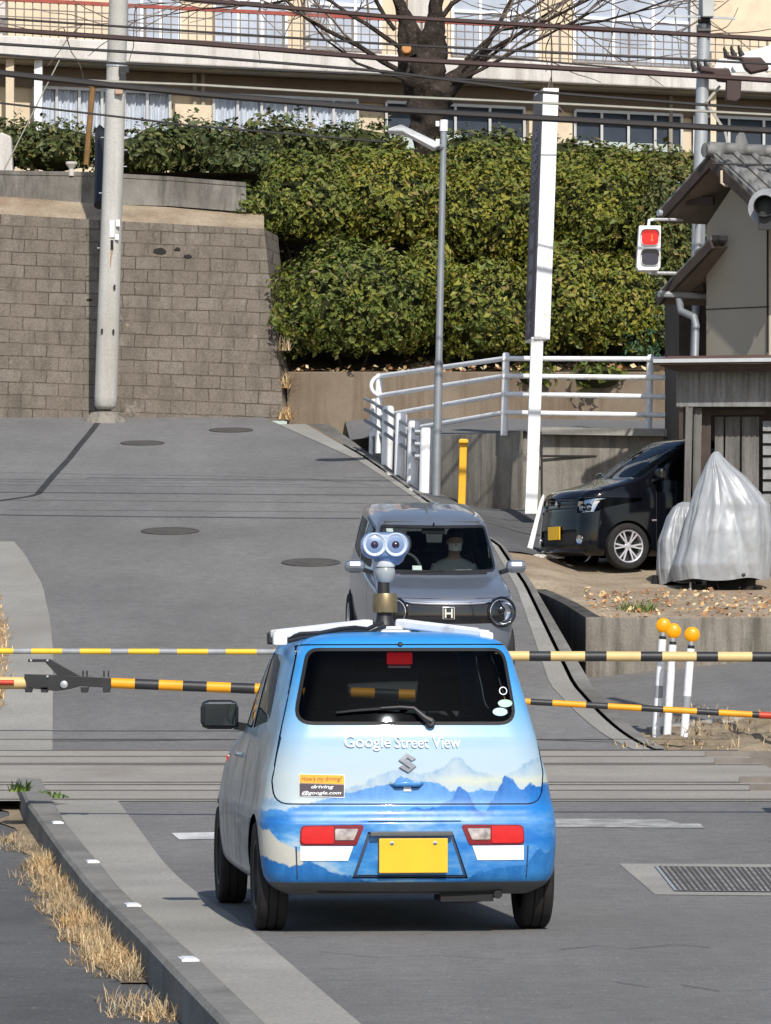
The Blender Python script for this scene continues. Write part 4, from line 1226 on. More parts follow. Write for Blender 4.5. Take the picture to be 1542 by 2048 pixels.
    wr = noise_n(nt, co, 7, 3); bump(nt, b, wr, .05, .02)
    return m
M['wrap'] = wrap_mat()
M['seam'] = plain('panel_gap', (.02, .05, .12), .7)
M['seam_dark'] = plain('panel_gap_dark', (.012, .012, .014), .7)
M['grey_trim'] = plain('grey_trim', (.10, .105, .11), .6, 0, .15, 10, .2)
M['seat'] = plain('seat_cloth', (.014, .014, .016), .9, 0, .2, 20)
M['glass_tail'] = glass('tail_glass', (.26, .29, .31), .10)
M['interior'] = plain('interior_plastic', (.014, .014, .016), .8, 0, .2, 8)
M['interior_grey'] = plain('interior_grey', (.07, .075, .078), .8, 0, .15, 8)
M['sticker_white'] = plain('sticker_white', (.86, .87, .87), .5, 0, .03, 10)
M['letter_white'] = plain('letter_white', (.90, .92, .93), .5, 0, .02, 10)
M['mirror_glass'] = plain('mirror_glass', (.10, .13, .17), .05, 1.0, .1, 3)

CARX = .077
BX = GP(0, 1858)                                              # rear axle distance
BLUE_Y = BX.y
car = thing('camera_car', 'small hatchback wrapped in a blue mountain picture with a camera mast on its roof', 'car', (CARX, BLUE_Y, 0), (0, 0, R(6.4)))
keysB = [ # z, yr, yf, w, rr, rf, br, bf, bs
 (.190, -.36, 2.78, .62, .10, .20, .03, .15, .02),
 (.225, -.43, 2.84, .68, .10, .25, .04, .18, .02),
 (.262, -.478, 2.87, .718, .15, .28, .045, .20, .02),
 (.300, -.495, 2.89, .734, .16, .30, .05, .22, .02),
 (.430, -.505, 2.91, .746, .17, .32, .05, .24, .02),
 (.540, -.500, 2.92, .748, .17, .33, .05, .25, .022),
 (.556, -.490, 2.92, .747, .17, .33, .05, .25, .022),
 (.600, -.480, 2.91, .744, .165, .34, .05, .25, .024),
 (.622, -.462, 2.90, .740, .16, .34, .048, .25, .025),
 (.660, -.450, 2.89, .735, .16, .34, .046, .25, .027),
 (.760, -.432, 2.84, .722, .16, .35, .044, .26, .03),
 (.840, -.418, 2.74, .706, .16, .36, .042, .28, .035),
 (.905, -.405, 2.45, .692, .155, .36, .04, .28, .038),
 (.955, -.395, 2.16, .681, .15, .34, .04, .22, .04),
 (1.00, -.378, 1.99, .670, .15, .30, .038, .16, .04),
 (1.10, -.340, 1.83, .645, .14, .22, .036, .12, .04),
 (1.25, -.278, 1.62, .606, .14, .20, .034, .10, .04),
 (1.34, -.236, 1.47, .580, .14, .20, .032, .10, .038),
 (1.39, -.206, 1.36, .556, .15, .20, .032, .09, .036),
 (1.425, -.170, 1.24, .520, .16, .20, .03, .08, .03),
 (1.447, -.115, 1.10, .465, .17, .20, .02, .06, .03),
 (1.462, -.02, .98, .385, .17, .2, .02, .05, .02),
 (1.470, .10, .88, .29, .14, .14, .01, .02, .01),
 (1.473, .22, .78, .14, .08, .08, .0, .0, .0)]
def CW(px, py, y):                                            # photo place -> car frame at a length y
    Xc, Yc, a = CARX, BLUE_Y, R(6.4); x = 0
    for _ in range(6):
        Yw = Yc + x * math.sin(a) + y * math.cos(a)
        Xw = (px - CX) * Yw / FPX
        x = (Xw - Xc + y * math.sin(a)) / math.cos(a)
    return Vector((x, y, ZC - (py - YH) * Yw / FPX))
bm = car_shell(keysB, 110)
skin = bvh_of(bm)
arch_cut(bm, 0, .27, .305, car, .70); arch_cut(bm, 2.46, .27, .305, car, .68)
def rw(px, py):
    """where the photo place lies on the rear of the car: (x, z) in the car frame"""
    y = -.4
    for _ in range(4):
        c = CW(px, py, y); y = proj(skin, c.x, c.z, 'rear', 0).y
    return (c.x, c.z)
def rp(px, py, off=.0):
    return proj(skin, *rw(px, py), 'rear', off)
# rear window
wp = rounded([rw(612, 1296), rw(1006, 1296), rw(1035, 1450), rw(583, 1450)], [.075, .075, .085, .085], 6)
ring, core = ring_and_core(bm, wp, 'rear', .016, None, (-.6, .3))
g = lift(bm, core, 'rear_window', M['glass_tail'], car)
lift(bm, ring, 'window_seal', M['seam_dark'], g, push=.002, thick=.008)
# tailgate: everything inside its seam
tg = rounded([rw(600, 1288), rw(1013, 1288), rw(1068, 1452), rw(1087, 1545), rw(1082, 1609), rw(547, 1609), rw(540, 1545), rw(560, 1452)], [.06, .06, .03, .03, .10, .10, .03, .03], 6)
ring, core = ring_and_core(bm, tg, 'rear', .007, None, (-.6, .35))
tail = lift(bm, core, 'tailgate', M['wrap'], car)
lift(bm, ring, 'tailgate_gap', M['seam'], car, push=-.006)
# side windows, both sides (only the left is seen from here)
for sd, s in (('left', -1), ('right', 1)):
    fr = rounded([(1.62, .99), (1.22, 1.355), (.86, 1.37), (.80, .985)], .03, 3)
    rr_ = rounded([(.74, .985), (.80, 1.372), (.26, 1.355), (.10, 1.03)], .04, 3)
    for nm, pl in (('front_side_window', fr), ('rear_side_window', rr_)):
        g = pick(bm, pl, sd, [f for f in bm.faces if f.calc_center_median().x * s > .3 and f.calc_center_median().z > .9])
        lift(bm, g, nm, M['glass_rear'] if 'rear' in nm else M['glass_clear'], car, push=-.004)
    for y0, y1, z0, z1 in ((1.85, 1.862, .30, .97), (.78, .792, .30, .97)):
        g = pick(bm, [(y0, z0), (y1, z0), (y1, z1), (y0, z1)], sd, [f for f in bm.faces if f.calc_center_median().x * s > .3])
        lift(bm, g, 'door_gap', M['seam_dark'], car, push=-.006)
    mb = MB(); xh = s * .692
    mb.tube([(xh, 1.05, .84), (xh + s * .03, 1.08, .845), (xh + s * .03, 1.22, .845), (xh, 1.25, .84)], .013, 8); mb.build('door_handle', M['wrap'], car, smooth=True)
# windscreen
ws = rounded([(-.53, 1.00), (.53, 1.00), (.46, 1.38), (-.46, 1.38)], .06, 4)
g = pick(bm, ws, 'front', None, (1.0, 2.4)); lift(bm, g, 'windscreen', M['glass_clear'], car, push=-.004)
# dark grey skirt along the bottom of the bumper
sk = pick(bm, [(-.80, .18), (.80, .18), (.80, .256), (-.80, .256)], 'rear', None, (-.6, -.2))
lift(bm, sk, 'bumper_skirt', M['grey_trim'], car)
# number plate recess of the bumper: dark frame lines, then the rear lamps
rec = [rw(736, 1664), rw(905, 1664), rw(936, 1757), rw(704, 1757)]
ring, core = ring_and_core(bm, rec, 'rear', .016, None, (-.6, -.3))
lift(bm, ring, 'plate_recess', M['recess_navy'], car, push=-.012)
lift(bm, core, 'plate_panel', M['wrap'], car, push=-.008)
for s in (-1, 1):
    def sx(v): return s * v
    lamp = rounded([(sx(.235), .535), (sx(.545), .532), (sx(.548), .437), (sx(.275), .437)], [.012, .03, .02, .012], 4)
    fs = pick(bm, lamp, 'rear', None, (-.6, -.3))
    lp = lift(bm, fs, 'tail_lamp', M['tail_dark'], car, push=.006, thick=.02)
    red = rounded([(sx(.385), .528), (sx(.538), .526), (sx(.541), .445), (sx(.385), .445)], [.01, .028, .02, .01], 4)
    clr = rounded([(sx(.265), .516), (sx(.378), .516), (sx(.378), .462), (sx(.288), .462)], .006, 3)
    nb = bmesh.new(); nb.from_mesh(lp.data); nb.normal_update()
    r_ = pick(nb, red, 'rear', [f for f in nb.faces if f.normal.y < -.3]); lift(nb, r_, 'red_lens', M['tail_red'], lp, push=.006, thick=.01, remove=False)
    nb.free(); nb = bmesh.new(); nb.from_mesh(lp.data); nb.normal_update()
    r_ = pick(nb, clr, 'rear', [f for f in nb.faces if f.normal.y < -.3]); lift(nb, r_, 'clear_lens', M['tail_clear'], lp, push=.005, thick=.01, remove=False)
    nb.free()
    decal(skin, [(sx(.29), .432), (sx(.545), .432), (sx(.545), .362), (sx(.315), .362)], 'white_sticker', M['sticker_white'], car)
# bumper top crease and lower corner lines
for z_, x0, x1 in ((.5475, -.215, .235),):
    g = pick(bm, [(x0, z_), (x1, z_), (x1, z_ + .006), (x0, z_ + .006)], 'rear', None, (-.6, -.2)); lift(bm, g, 'bumper_gap', M['seam'], car, push=-.004)
for s in (-1, 1):
    g = pick(bm, [(s*.556, .27), (s*.562, .27), (s*.57, .43), (s*.562, .43)], 'rear', None, (-.6, -.2)); lift(bm, g, 'bumper_gap', M['seam'], car, push=-.004)
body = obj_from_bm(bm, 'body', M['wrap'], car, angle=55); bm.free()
# plate, emblem, letters, sticker, handle, camera, wiper
mb = MB(); yb = proj(skin, 0, .385).y - .012
mb.box((0, yb, .386), (.335, .014, .168)); pl = mb.build('number_plate', M['plate_yellow'], car, bevel=.004)
mb = MB()
for x_ in (-.105, .105):
    mb = MB(); mb.lathe((x_, yb - .006, .447), (0, -1, 0), [(.010, 0), (.010, .004), (0, .006)], 10); mb.build('plate_bolt', M['chrome'], pl)
mb = MB(); mb.box((-.01, yb - .004, .492), (.40, .03, .022)); mb.build('plate_light_bar', M['grey_trim'], car, bevel=.004)
lettering('Google', skin, *rw(735, 1487), .226, 'lettering', M['letter_white'], tail, height=.074, bold=.004, off=.010)
lettering('Street View', skin, *rw(855, 1484.5), .322, 'lettering', M['letter_white'], tail, height=.056, bold=.004, off=.010)
emx, emz = rw(815, 1526)
S1 = [(-.041, .022), (0, .046), (.041, .022), (.018, .022), (0, .032), (-.016, .022), (.041, -.012), (0, -.046), (-.041, -.022), (-.018, -.022), (0, -.032), (.012, -.022), (-.041, .014)]
mb = MB()
def em(ps): 
    q = [proj(skin, emx + x, emz + z, 'rear', .004) for x, z in ps]; mb.prism(q, (0, -.008, 0))
em([(-.043, .014), (-.004, .046), (.014, .036), (-.010, .018)]); em([(-.004, .046), (.040, .022), (.020, .010), (-.0045, .030)])
em([(-.043, .014), (-.012, .019), (.042, -.014), (.014, -.026)]); em([(.042, -.014), (.014, -.026), (-.012, -.030), (.002, -.046)]); em([(-.042, -.020), (-.020, -.010), (.004, -.030), (.002, -.046)])
mb.build('emblem', plain('emblem_grey', (.20, .21, .24), .3, .6, .1, 20), tail)
mb = MB(); hx, hz = rw(813, 1566)
mb.tube([proj(skin, hx - .075, hz, 'rear', .0), proj(skin, hx - .055, hz - .006, 'rear', .02), proj(skin, hx + .055, hz - .006, 'rear', .02), proj(skin, hx + .075, hz, 'rear', .0)], [.012, .016, .016, .012], 10)
mb.build('tailgate_handle', M['wrap'], tail, smooth=True)
decal(skin, [(hx - .07, hz - .012), (hx + .07, hz - .012), (hx + .06, hz - .024), (hx - .06, hz - .024)], 'handle_recess', M['seam'], tail)
decal(skin, [rw(807, 1583), rw(822, 1583), rw(822, 1574), rw(807, 1574)], 'small_sticker', M['sticker_white'], tail, off=.006, n=2)
decal(skin, [rw(598, 1593), rw(689, 1596), rw(689, 1549), rw(598, 1548)], 'sticker', M['sticker_white'], tail, off=.004)
st = decal(skin, [rw(599, 1592), rw(688, 1594), rw(688, 1570), rw(599, 1567)], 'sticker_dark', plain('sticker_plum', (.045, .03, .05), .5), tail, off=.0065)
decal(skin, [rw(599, 1566), rw(688, 1569), rw(688, 1551), rw(599, 1549)], 'sticker_yellow', M['orange'], tail, off=.0065)
brown_l = plain('sticker_brown', (.22, .09, .02), .5)
lettering("How's my driving?", skin, *rw(643.5, 1559), .195, 'sticker_lettering', brown_l, tail, off=.009, height=.028, shear=.2, bold=.006)
lettering('driving', skin, *rw(645, 1575), .11, 'sticker_lettering', M['letter_white'], tail, off=.009, height=.022, shear=.3, bold=.012)
lettering('@google.com', skin, *rw(643, 1587), .19, 'sticker_lettering', M['letter_white'], tail, off=.009, height=.022, shear=.3, bold=.012)
mb = MB(); c = rp(800, 1289); mb.lathe(c, (0, -1, .1), [(.012, -.01), (.012, .012), (.008, .018), (0, .018)], 14); mb.build('washer_nozzle', M['black'], car)
mb = MB()
pw = [rp(x, y, .03) for x, y in ((862, 1448), (848, 1440), (826, 1421), (800, 1419), (760, 1421))]
mb.tube(pw, [.020, .016, .011, .009, .007], 8)
w_ = mb.build('wiper', M['black'], car, smooth=True)
mb = MB(); pb = [rp(x, y, .02) for x, y in ((672, 1428), (720, 1423), (770, 1420), (822, 1420))]; mb.tube(pb, [.005, .008, .008, .005], 6); mb.build('wiper_blade', M['black'], w_, smooth=True)
mb = MB(); c = rp(860, 1447); mb.lathe(c, (0, -1, .15), [(.024, -.01), (.024, .03), (.016, .038), (0, .038)], 16); mb.build('wiper_hub', M['black'], w_, smooth=True)
# round stickers inside the glass
for px, py, rx, ry, mt in ((1010, 1407, .036, .019, (.42, .62, .52)), (1000, 1424, .037, .020, (.40, .56, .72))):
    mb = MB(); mb.face([mb.vert(proj(skin, rw(px, py)[0] + rx * math.cos(a), rw(px, py)[1] + ry * math.sin(a), 'rear', .003)) for a in [2*math.pi*k/20 for k in range(20)]]); mb.build('round_sticker', plain('sticker_%d' % px, mt, .5, 0, .15, 40), car)
mb = MB(); rg = []
for k in range(25):
    a = 2*math.pi*k/24; rg.append([proj(skin, rw(1006, 1382)[0] + r_ * math.cos(a), rw(1006, 1382)[1] + r_ * math.sin(a), 'rear', .003) for r_ in (.016, .020)])
mb.grid(rg); mb.build('ring_sticker', M['sticker_white'], car)
# wheels and underside
for nm, x, y in (('w', -.655, 0), ('w', .655, 0), ('w', -.655, 2.46), ('w', .655, 2.46)):
    wheel('wheel', car, (x, y, .272), .272, .155, 1 if x > 0 else -1, 0, M['black'])
mb = MB(); mb.box((0, 1.2, .225), (1.16, 3.0, .07)); mb.box((0, -.28, .24), (.9, .22, .08)); mb.tube([(-.55, 0, .26), (.55, 0, .26)], .045, 10); mb.box((.28, -.25, .215), (.26, .26, .12)); mb.tube([(.30, .6, .19), (.42, -.1, .19), (.43, -.40, .19)], .022, 8)
mb.box((0, .3, .30), (1.24, .4, .05)); mb.box((0, 1.25, .32), (1.32, 1.75, .06))  # wide floor plates added to deepen the shadow under the car
mb.build('underbody', M['under'], car)
# cabin
def seat(x, y, w=.46, hb=.62, head=True, parent=None):
    mb = MB(); mb.box((x, y + .22, .44), (w, .48, .14)); 
    mb.prism([(x - w/2, y - .02, .42), (x + w/2, y - .02, .42), (x + w*.44, y - .17, .42 + hb), (x - w*.44, y - .17, .42 + hb)], (0, -.11, 0))
    if head:
        mb.prism([(x - .12, y - .16, .45 + hb), (x + .12, y - .16, .45 + hb), (x + .10, y - .20, .63 + hb), (x - .10, y - .20, .63 + hb)], (0, -.09, 0))
        for s in (-.06, .06): mb.tube([(x + s, y - .22, .40 + hb), (x + s, y - .22, .48 + hb)], .008, 6)
    return mb.build('seat', M['seat'], parent, bevel=.03)
for x in (-.29, .29): seat(x, 1.05, .48, .62, True, car)
seat(0, .36, 1.06, .55, False, car)
mb = MB(); mb.box((0, 1.78, .86), (1.16, .36, .22)); mb.box((.32, 1.62, .97), (.32, .14, .05)); mb.build('dashboard', M['interior'], car, bevel=.03)
mb = MB(); mb.tube([(.30 + .18 * math.cos(a), 1.50 - .05 * math.sin(a), .93 + .18 * math.sin(a)) for a in [2*math.pi*k/24 for k in range(25)]], .014, 6, cap=False); mb.bar((.12, 1.5, .93), (.48, 1.5, .93), .03); mb.build('steering_wheel', M['interior'], car)
mb = MB(); mb.box((.02, 1.42, 1.30), (.22, .03, .065)); mb.bar((.02, 1.42, 1.33), (.02, 1.46, 1.39), .015); mb.build('rear_view_mirror', M['black'], car, bevel=.01)
mb = MB(); mb.box((-.45, .25, .62), (.12, .9, .75)); mb.box((.45, .25, .62), (.12, .9, .75)); mb.box((0, .05, .55), (.98, .5, .5)); mb.box((0, .9, .42), (1.2, 1.9, .06)); mb.build('cabin_trim', M['interior'], car)
mb = MB(); mb.box((0, .55, 1.405), (.92, 1.3, .02)); mb.build('headliner', M['interior_grey'], car)
mb = MB(); mb.box((rw(803, 1328)[0], -.165, 1.340), (.125, .03, .058)); mb.build('high_brake_lamp', M['brake_lit'], car, bevel=.006)
mb = MB(); mb.box((rw(803, 1328)[0], -.15, 1.300), (.11, .02, .010)); mb.build('lamp_bracket', M['sticker_white'], car)
# door mirror on the left
mb = MB(); mx, my, mz = -.785, 1.56, 1.045
mb.box((mx, my, mz), (.20, .10, .155)); e_ = mb.build('door_mirror', M['black'], car, bevel=.04)
mb = MB(); mb.box((mx, my - .054, mz), (.165, .006, .12)); mb.build('mirror_glass', M['mirror_glass'], e_, bevel=.02)
mb = MB(); mb.bar((mx + .09, my + .02, mz - .06), (-.60, my + .06, .97), .05, .04); mb.build('mirror_foot', M['black'], e_)
mb = MB(); mb.box((.76, 1.58, 1.03), (.19, .10, .15)); mb.bar((.68, 1.60, .97), (.60, 1.62, .97), .05, .04); mb.build('door_mirror', M['black'], car, bevel=.03)
# weather strips and pillar of the left side: black door frame
mb = MB()
for s in (-1, 1): mb.bar((s*.588, .77, .985), (s*.545, .80, 1.37), .04, .012, up=(1, 0, 0))
mb.build('door_pillar', M['black'], car)
# side marker
mb = MB(); q_ = skin.ray_cast(Vector((-2, 2.22, .80)), Vector((1, 0, 0)))[0]; mb.box((q_.x, 2.22, .80), (.014, .07, .035)); mb.build('side_marker', M['tail_red'], car, bevel=.004)

# ---- roof rack and camera mast
rk = bpy.data.objects.new('roof_rack', None); COL.objects.link(rk); rk.parent = car
for (ax, ay_, yl), (bx, by, yl2), nm in (((560, 1269, .02), (738, 1248, .55), 'l'), ((972, 1269, .02), (798, 1247, .55), 'r'), ((548, 1268, 1.15), (735, 1247, .62), 'f'), ((950, 1264, 1.15), (800, 1246, .62), 'f')):
    mb = MB(); a, b = CW(ax, ay_, yl), CW(bx, by, yl2); mb.bar(a, b, .058, .042); mb.build('rack_bar', M['white'], rk, bevel=.008)
    mb = MB(); mb.box((a.x, a.y + .01, a.z - .022), (.07, .06, .065)); mb.build('rack_foot', M['white'] if nm != 'f' else M['black'], rk, bevel=.01)
mb = MB(); pts = [CW(x, y, .03 + .4 * k / 7) for k, (x, y) in enumerate(((572, 1276), (600, 1268), (640, 1266), (680, 1258), (710, 1255), (735, 1258), (752, 1250), (765, 1247)))]
mb.tube(pts, .011, 8); pts = [q + Vector((.01, -.02, -.018)) for q in pts]; mb.tube(pts, .009, 8); mb.build('mast_cable', M['black'], rk, smooth=True)
mb = MB(); c = CW(768, 1262, .6); mb.box((c.x, c.y, c.z + .0), (.20, .22, .05)); mb.box((c.x + .02, c.y - .1, c.z - .015), (.30, .10, .04)); mb.build('rack_plate', M['steel'], rk, bevel=.012)
for x_ in (680, 706): 
    mb = MB(); c2 = CW(x_, 1270, .3); mb.box((c2.x, c2.y, c2.z - .01), (.035, .05, .06)); mb.build('rack_clamp', M['black'], rk, bevel=.008)
mast = bpy.data.objects.new('camera_mast', None); COL.objects.link(mast); mast.parent = car
yM = .6
def MP(px, py): return CW(px, py, yM)
def turn(nm, mat, px, prof, n=28):
    mb = MB(); c = MP(px, prof[0][1]); sc_ = (BLUE_Y + .6) / FPX
    mb.lathe((c.x, c.y, 0), (0, 0, 1), [(w * sc_ / 2, MP(px, y).z) for w, y in prof], n); return mb.build(nm, mat, mast, smooth=True, angle=35)
turn('mast_base', M['black'], 769, [(2, 1250), (44, 1250), (34, 1238), (30, 1222), (2, 1222)])
turn('sensor_can', M['brass'], 770, [(2, 1225), (48, 1225), (50, 1222), (50, 1190), (47, 1187), (2, 1187)])
turn('mast_neck', M['black'], 767, [(2, 1188), (25, 1188), (23, 1160), (2, 1160)])
turn('sensor_dome', plain('dome_grey', (.30, .33, .34), .35, 0, .08, 10, 0, .5, .3), 770, [(8, 1166), (26, 1165), (36, 1158), (41, 1148), (40, 1140), (34, 1133), (22, 1131), (2, 1130)])
turn('dome_cap', plain('cap_pale', (.55, .57, .60), .4, 0, .1, 10), 770, [(40, 1134), (42, 1130), (40, 1124), (30, 1119), (12, 1117), (2, 1117)])
M['cam_blue'] = plain('camera_shell_blue', (.17, .25, .42), .38, 0, .08, 8, 0, .5, .3)
M['cam_white'] = plain('camera_cup_white', (.62, .68, .78), .45, 0, .05, 8)
hc = MP(767, 1091); k_ = (BLUE_Y + .5) / FPX
mb = MB()                                                     # rounded camera head, with a body behind the two cups
def rr_ring(hw, hh, rad, y, dx=0):
    out = []
    for cx_, cz_, a0 in ((hw - rad, hh - rad, 0), (-hw + rad, hh - rad, 90), (-hw + rad, -hh + rad, 180), (hw - rad, -hh + rad, 270)):
        for j in range(7):
            a = R(a0 + 15 * j); out.append((hc.x + dx + cx_ + rad * math.cos(a), hc.y + y, hc.z + cz_ + rad * math.sin(a)))
    return out
secs = [rr_ring(.108, .050, .049, -.075), rr_ring(.121, .060, .058, -.066), rr_ring(.126, .066, .062, -.03, .004), rr_ring(.124, .068, .06, .05, .012), rr_ring(.10, .055, .05, .10, .014), rr_ring(.03, .02, .015, .11, .014)]
ids = [[mb.vert(q) for q in s_] for s_ in secs]
for a, b in zip(ids, ids[1:]):
    for j in range(28): mb.face((a[j], a[(j+1) % 28], b[(j+1) % 28], b[j]))
mb.face(ids[0]); mb.face(list(reversed(ids[-1])))
head = mb.build('camera_head', M['cam_blue'], mast, smooth=True, angle=50)
mb = MB(); c = MP(778, 1122); mb.lathe((c.x, c.y + .02, c.z - .02), (0, 0, 1), [(.05, 0), (.075, .02), (.085, .045), (.05, .06)], 20); mb.build('head_bracket', M['cam_blue'], mast, smooth=True)
for dx in (-.054, .054):
    mb = MB(); cc = Vector((hc.x + dx, hc.y - .078, hc.z + .002))
    mb.lathe(cc, (0, -1, 0), [(.057, -.012), (.060, .004), (.056, .008), (.030, -.016), (.022, -.018), (.020, -.006)], 32); mb.build('lens_cup', M['cam_white'], head, smooth=True, angle=50)
    mb = MB(); mb.lathe(cc, (0, -1, 0), [(.021, -.016), (.021, -.004), (.015, .000), (0, .004)], 24); mb.build('lens', plain('lens_dark%d' % (dx > 0), (.03, .02, .045), .08, 0, .2, 40), head, smooth=True)
mb = MB(); mb.box((hc.x + .02, hc.y + .04, hc.z + .01), (.25, .10, .10)); mb.build('head_back', M['black'], mast, bevel=.035)

# ------------------------------------------------------------------ silver-grey car coming down the hill
M['grey_metal'] = plain('grey_metallic', (.27, .30, .36), .30, .6, .05, 3, 0, .5, .8)
M['piano_black'] = plain('piano_black', (.012, .012, .015), .12, 0, .1, 3, 0, .5, .6)
SY = 45.3
sc_pos = Vector(((893 - CX) * SY / FPX, SY, 0))
gc = thing('grey_car', 'grey metallic small car with round headlights coming down the hill towards the crossing', 'car')
YAW = R(180 + 6.0); PITCH = -math.atan(.15)
gc.rotation_euler = (PITCH, 0, YAW)
# origin: rear axle on the ground; the nose (y = 3.05) comes out at distance SY
RM = Matrix.Rotation(YAW, 3, 'Z') @ Matrix.Rotation(PITCH, 3, 'X')
nose = RM @ Vector((0, 3.0, 0))
oy = SY - nose.y; gc.location = (sc_pos.x - nose.x, oy, p(oy) - .03)
keysS = [
 (.20, -.22, 2.92, .62, .12, .25, .04, .12, .02), (.30, -.29, 3.02, .69, .13, .28, .05, .13, .03), (.50, -.31, 3.07, .725, .14, .30, .05, .14, .035),
 (.70, -.31, 3.07, .735, .14, .30, .05, .15, .035), (.82, -.30, 3.05, .735, .14, .30, .05, .16, .035), (.89, -.29, 3.01, .730, .14, .30, .05, .17, .035),
 (.935, -.285, 2.93, .722, .14, .32, .05, .18, .035), (.965, -.28, 2.78, .715, .14, .32, .05, .18, .035), (1.00, -.275, 2.50, .705, .14, .30, .05, .17, .035),
 (1.03, -.27, 2.27, .698, .14, .28, .05, .15, .035), (1.07, -.265, 2.16, .690, .14, .24, .05, .13, .035), (1.23, -.235, 1.97, .665, .14, .20, .05, .11, .035),
 (1.38, -.19, 1.77, .632, .14, .18, .05, .10, .035), (1.46, -.15, 1.65, .610, .14, .18, .05, .09, .03), (1.505, -.10, 1.54, .585, .14, .18, .04, .08, .03),
 (1.54, -.01, 1.38, .53, .16, .18, .03, .07, .02), (1.56, .12, 1.2, .44, .16, .18, .02, .05, .01), (1.572, .3, 1.0, .30, .12, .12, .01, .02, .0), (1.576, .45, .85, .14, .08, .08, 0, 0, 0)]
bm = car_shell(keysS, 100)
skin2 = bvh_of(bm)
arch_cut(bm, 0, .28, .325, gc); arch_cut(bm, 2.52, .28, .325, gc)
ws = rounded([(-.62, 1.06), (.62, 1.06), (.55, 1.485), (-.55, 1.485)], .06, 5)
ring, core = ring_and_core(bm, ws, 'front', .022, None, (1.2, 2.5))
g = lift(bm, core, 'windscreen', M['glass_clear'], gc); lift(bm, ring, 'windscreen_seal', M['black'], g, push=.003, thick=.01)
rwin = pick(bm, rounded([(-.52, 1.08), (.52, 1.08), (.48, 1.46), (-.48, 1.46)], .06, 4), 'rear', None, (-.5, .3)); lift(bm, rwin, 'rear_window', M['glass_rear'], gc)
gr = rounded([(-.60, .655), (.60, .655), (.56, .865), (-.56, .865)], .05, 4)
fs = pick(bm, gr, 'front', None, (2.2, 3.4)); lift(bm, fs, 'grille', M['piano_black'], gc, push=-.004)
lo_ = rounded([(-.52, .30), (.52, .30), (.56, .46), (-.56, .46)], .04, 4)
fs = pick(bm, lo_, 'front', None, (2.2, 3.4)); lift(bm, fs, 'lower_grille', M['black'], gc, push=-.01)
bo = pick(bm, [(-.66, .900), (.66, .900), (.66, .905), (-.66, .905)], 'front', None, (2.2, 3.4)); lift(bm, bo, 'bonnet_gap', M['seam_dark'], gc, push=-.005)
for sd, s in (('left', -1), ('right', 1)):
    for nm, pl in (('front_side_window', [(1.78, 1.06), (1.46, 1.43), (.98, 1.45), (.93, 1.05)]), ('rear_side_window', [(.87, 1.05), (.92, 1.45), (.2, 1.43), (.06, 1.07)])):
        g = pick(bm, rounded(pl, .03, 3), sd, [f for f in bm.faces if f.calc_center_median().x * s > .3 and f.calc_center_median().z > .95]); lift(bm, g, nm, M['glass_rear'], gc, push=-.004)
    g = pick(bm, [(1.95, .3), (1.962, .3), (1.962, 1.02), (1.95, 1.02)], sd, [f for f in bm.faces if f.calc_center_median().x * s > .3]); lift(bm, g, 'door_gap', M['seam_dark'], gc, push=-.006)
obj_from_bm(bm, 'body', M['grey_metal'], gc, angle=55); bm.free()
M['lamp_glass'] = glass('lamp_glass', (.92, .94, .96), .12)
for s in (-1, 1):
    c = proj(skin2, s * .555, .765, 'front', .0); ax = Vector((s * .30, 1, .16)).normalized()
    hl = bpy.data.objects.new('headlight', None); COL.objects.link(hl); hl.parent = gc
    mb = MB(); mb.lathe(c, ax, [(.158, -.10), (.159, .012), (.146, .026), (.135, .016), (.133, -.01)], 32); mb.build('lamp_bezel', M['piano_black'], hl, smooth=True, angle=40)
    mb = MB(); mb.lathe(c, ax, [(.134, .010), (.126, .012), (.116, -.004), (.064, -.035), (.045, -.04), (.045, -.02), (.030, -.012), (0, -.010)], 32); mb.build('reflector_bowl', M['chrome'], hl, smooth=True, angle=40)
    mb = MB(); mb.lathe(c + ax * .008 + Vector((0, 0, .02)), ax, [(.04, -.03), (.038, .0), (.025, .012), (0, .016)], 20); mb.build('projector_lens', M['piano_black'], hl, smooth=True)
    mb = MB(); mb.lathe(c, ax, [(.135, .014), (.10, .028), (.055, .036), (0, .039)], 28); mb.build('lamp_cover', M['lamp_glass'], hl, smooth=True)
    mb = MB(); rg = [proj(skin2, s * x, z, 'front', .006) for x, z in ((.0, .852), (.2, .853), (.36, .858), (.45, .872), (.50, .895), (.56, .908))]; mb.tube(rg, [.016, .015, .014, .012, .010, .006], 8); mb.build('chrome_strip', M['chrome'], gc, smooth=True)
    mb = MB(); mxx = s * .845; mb.box((mxx, 1.86, 1.09), (.215, .12, .135)); dm = mb.build('door_mirror', M['grey_metal'], gc, bevel=.055); 
    mb = MB(); mb.bar((s * .75, 1.86, 1.05), (s * .67, 1.90, 1.03), .06, .035); mb.build('mirror_foot', M['black'], dm)
mb = MB(); e_ = lambda x, z: proj(skin2, .0 + x, .765 + z, 'front', .004)
for x0, x1, z0, z1 in ((-.040, -.024, -.046, .046), (.024, .040, -.046, .046), (-.024, .024, -.010, .008)): mb.prism([e_(x0, z0), e_(x1, z0), e_(x1, z1), e_(x0, z1)], (0, .012, 0))
for x0, x1, z0, z1 in ((-.06, -.054, -.055, .055), (.054, .06, -.055, .055), (-.06, .06, -.061, -.055), (-.06, .06, .055, .061)): mb.prism([e_(x0, z0), e_(x1, z0), e_(x1, z1), e_(x0, z1)], (0, .012, 0))
mb.build('emblem', M['chrome'], gc)
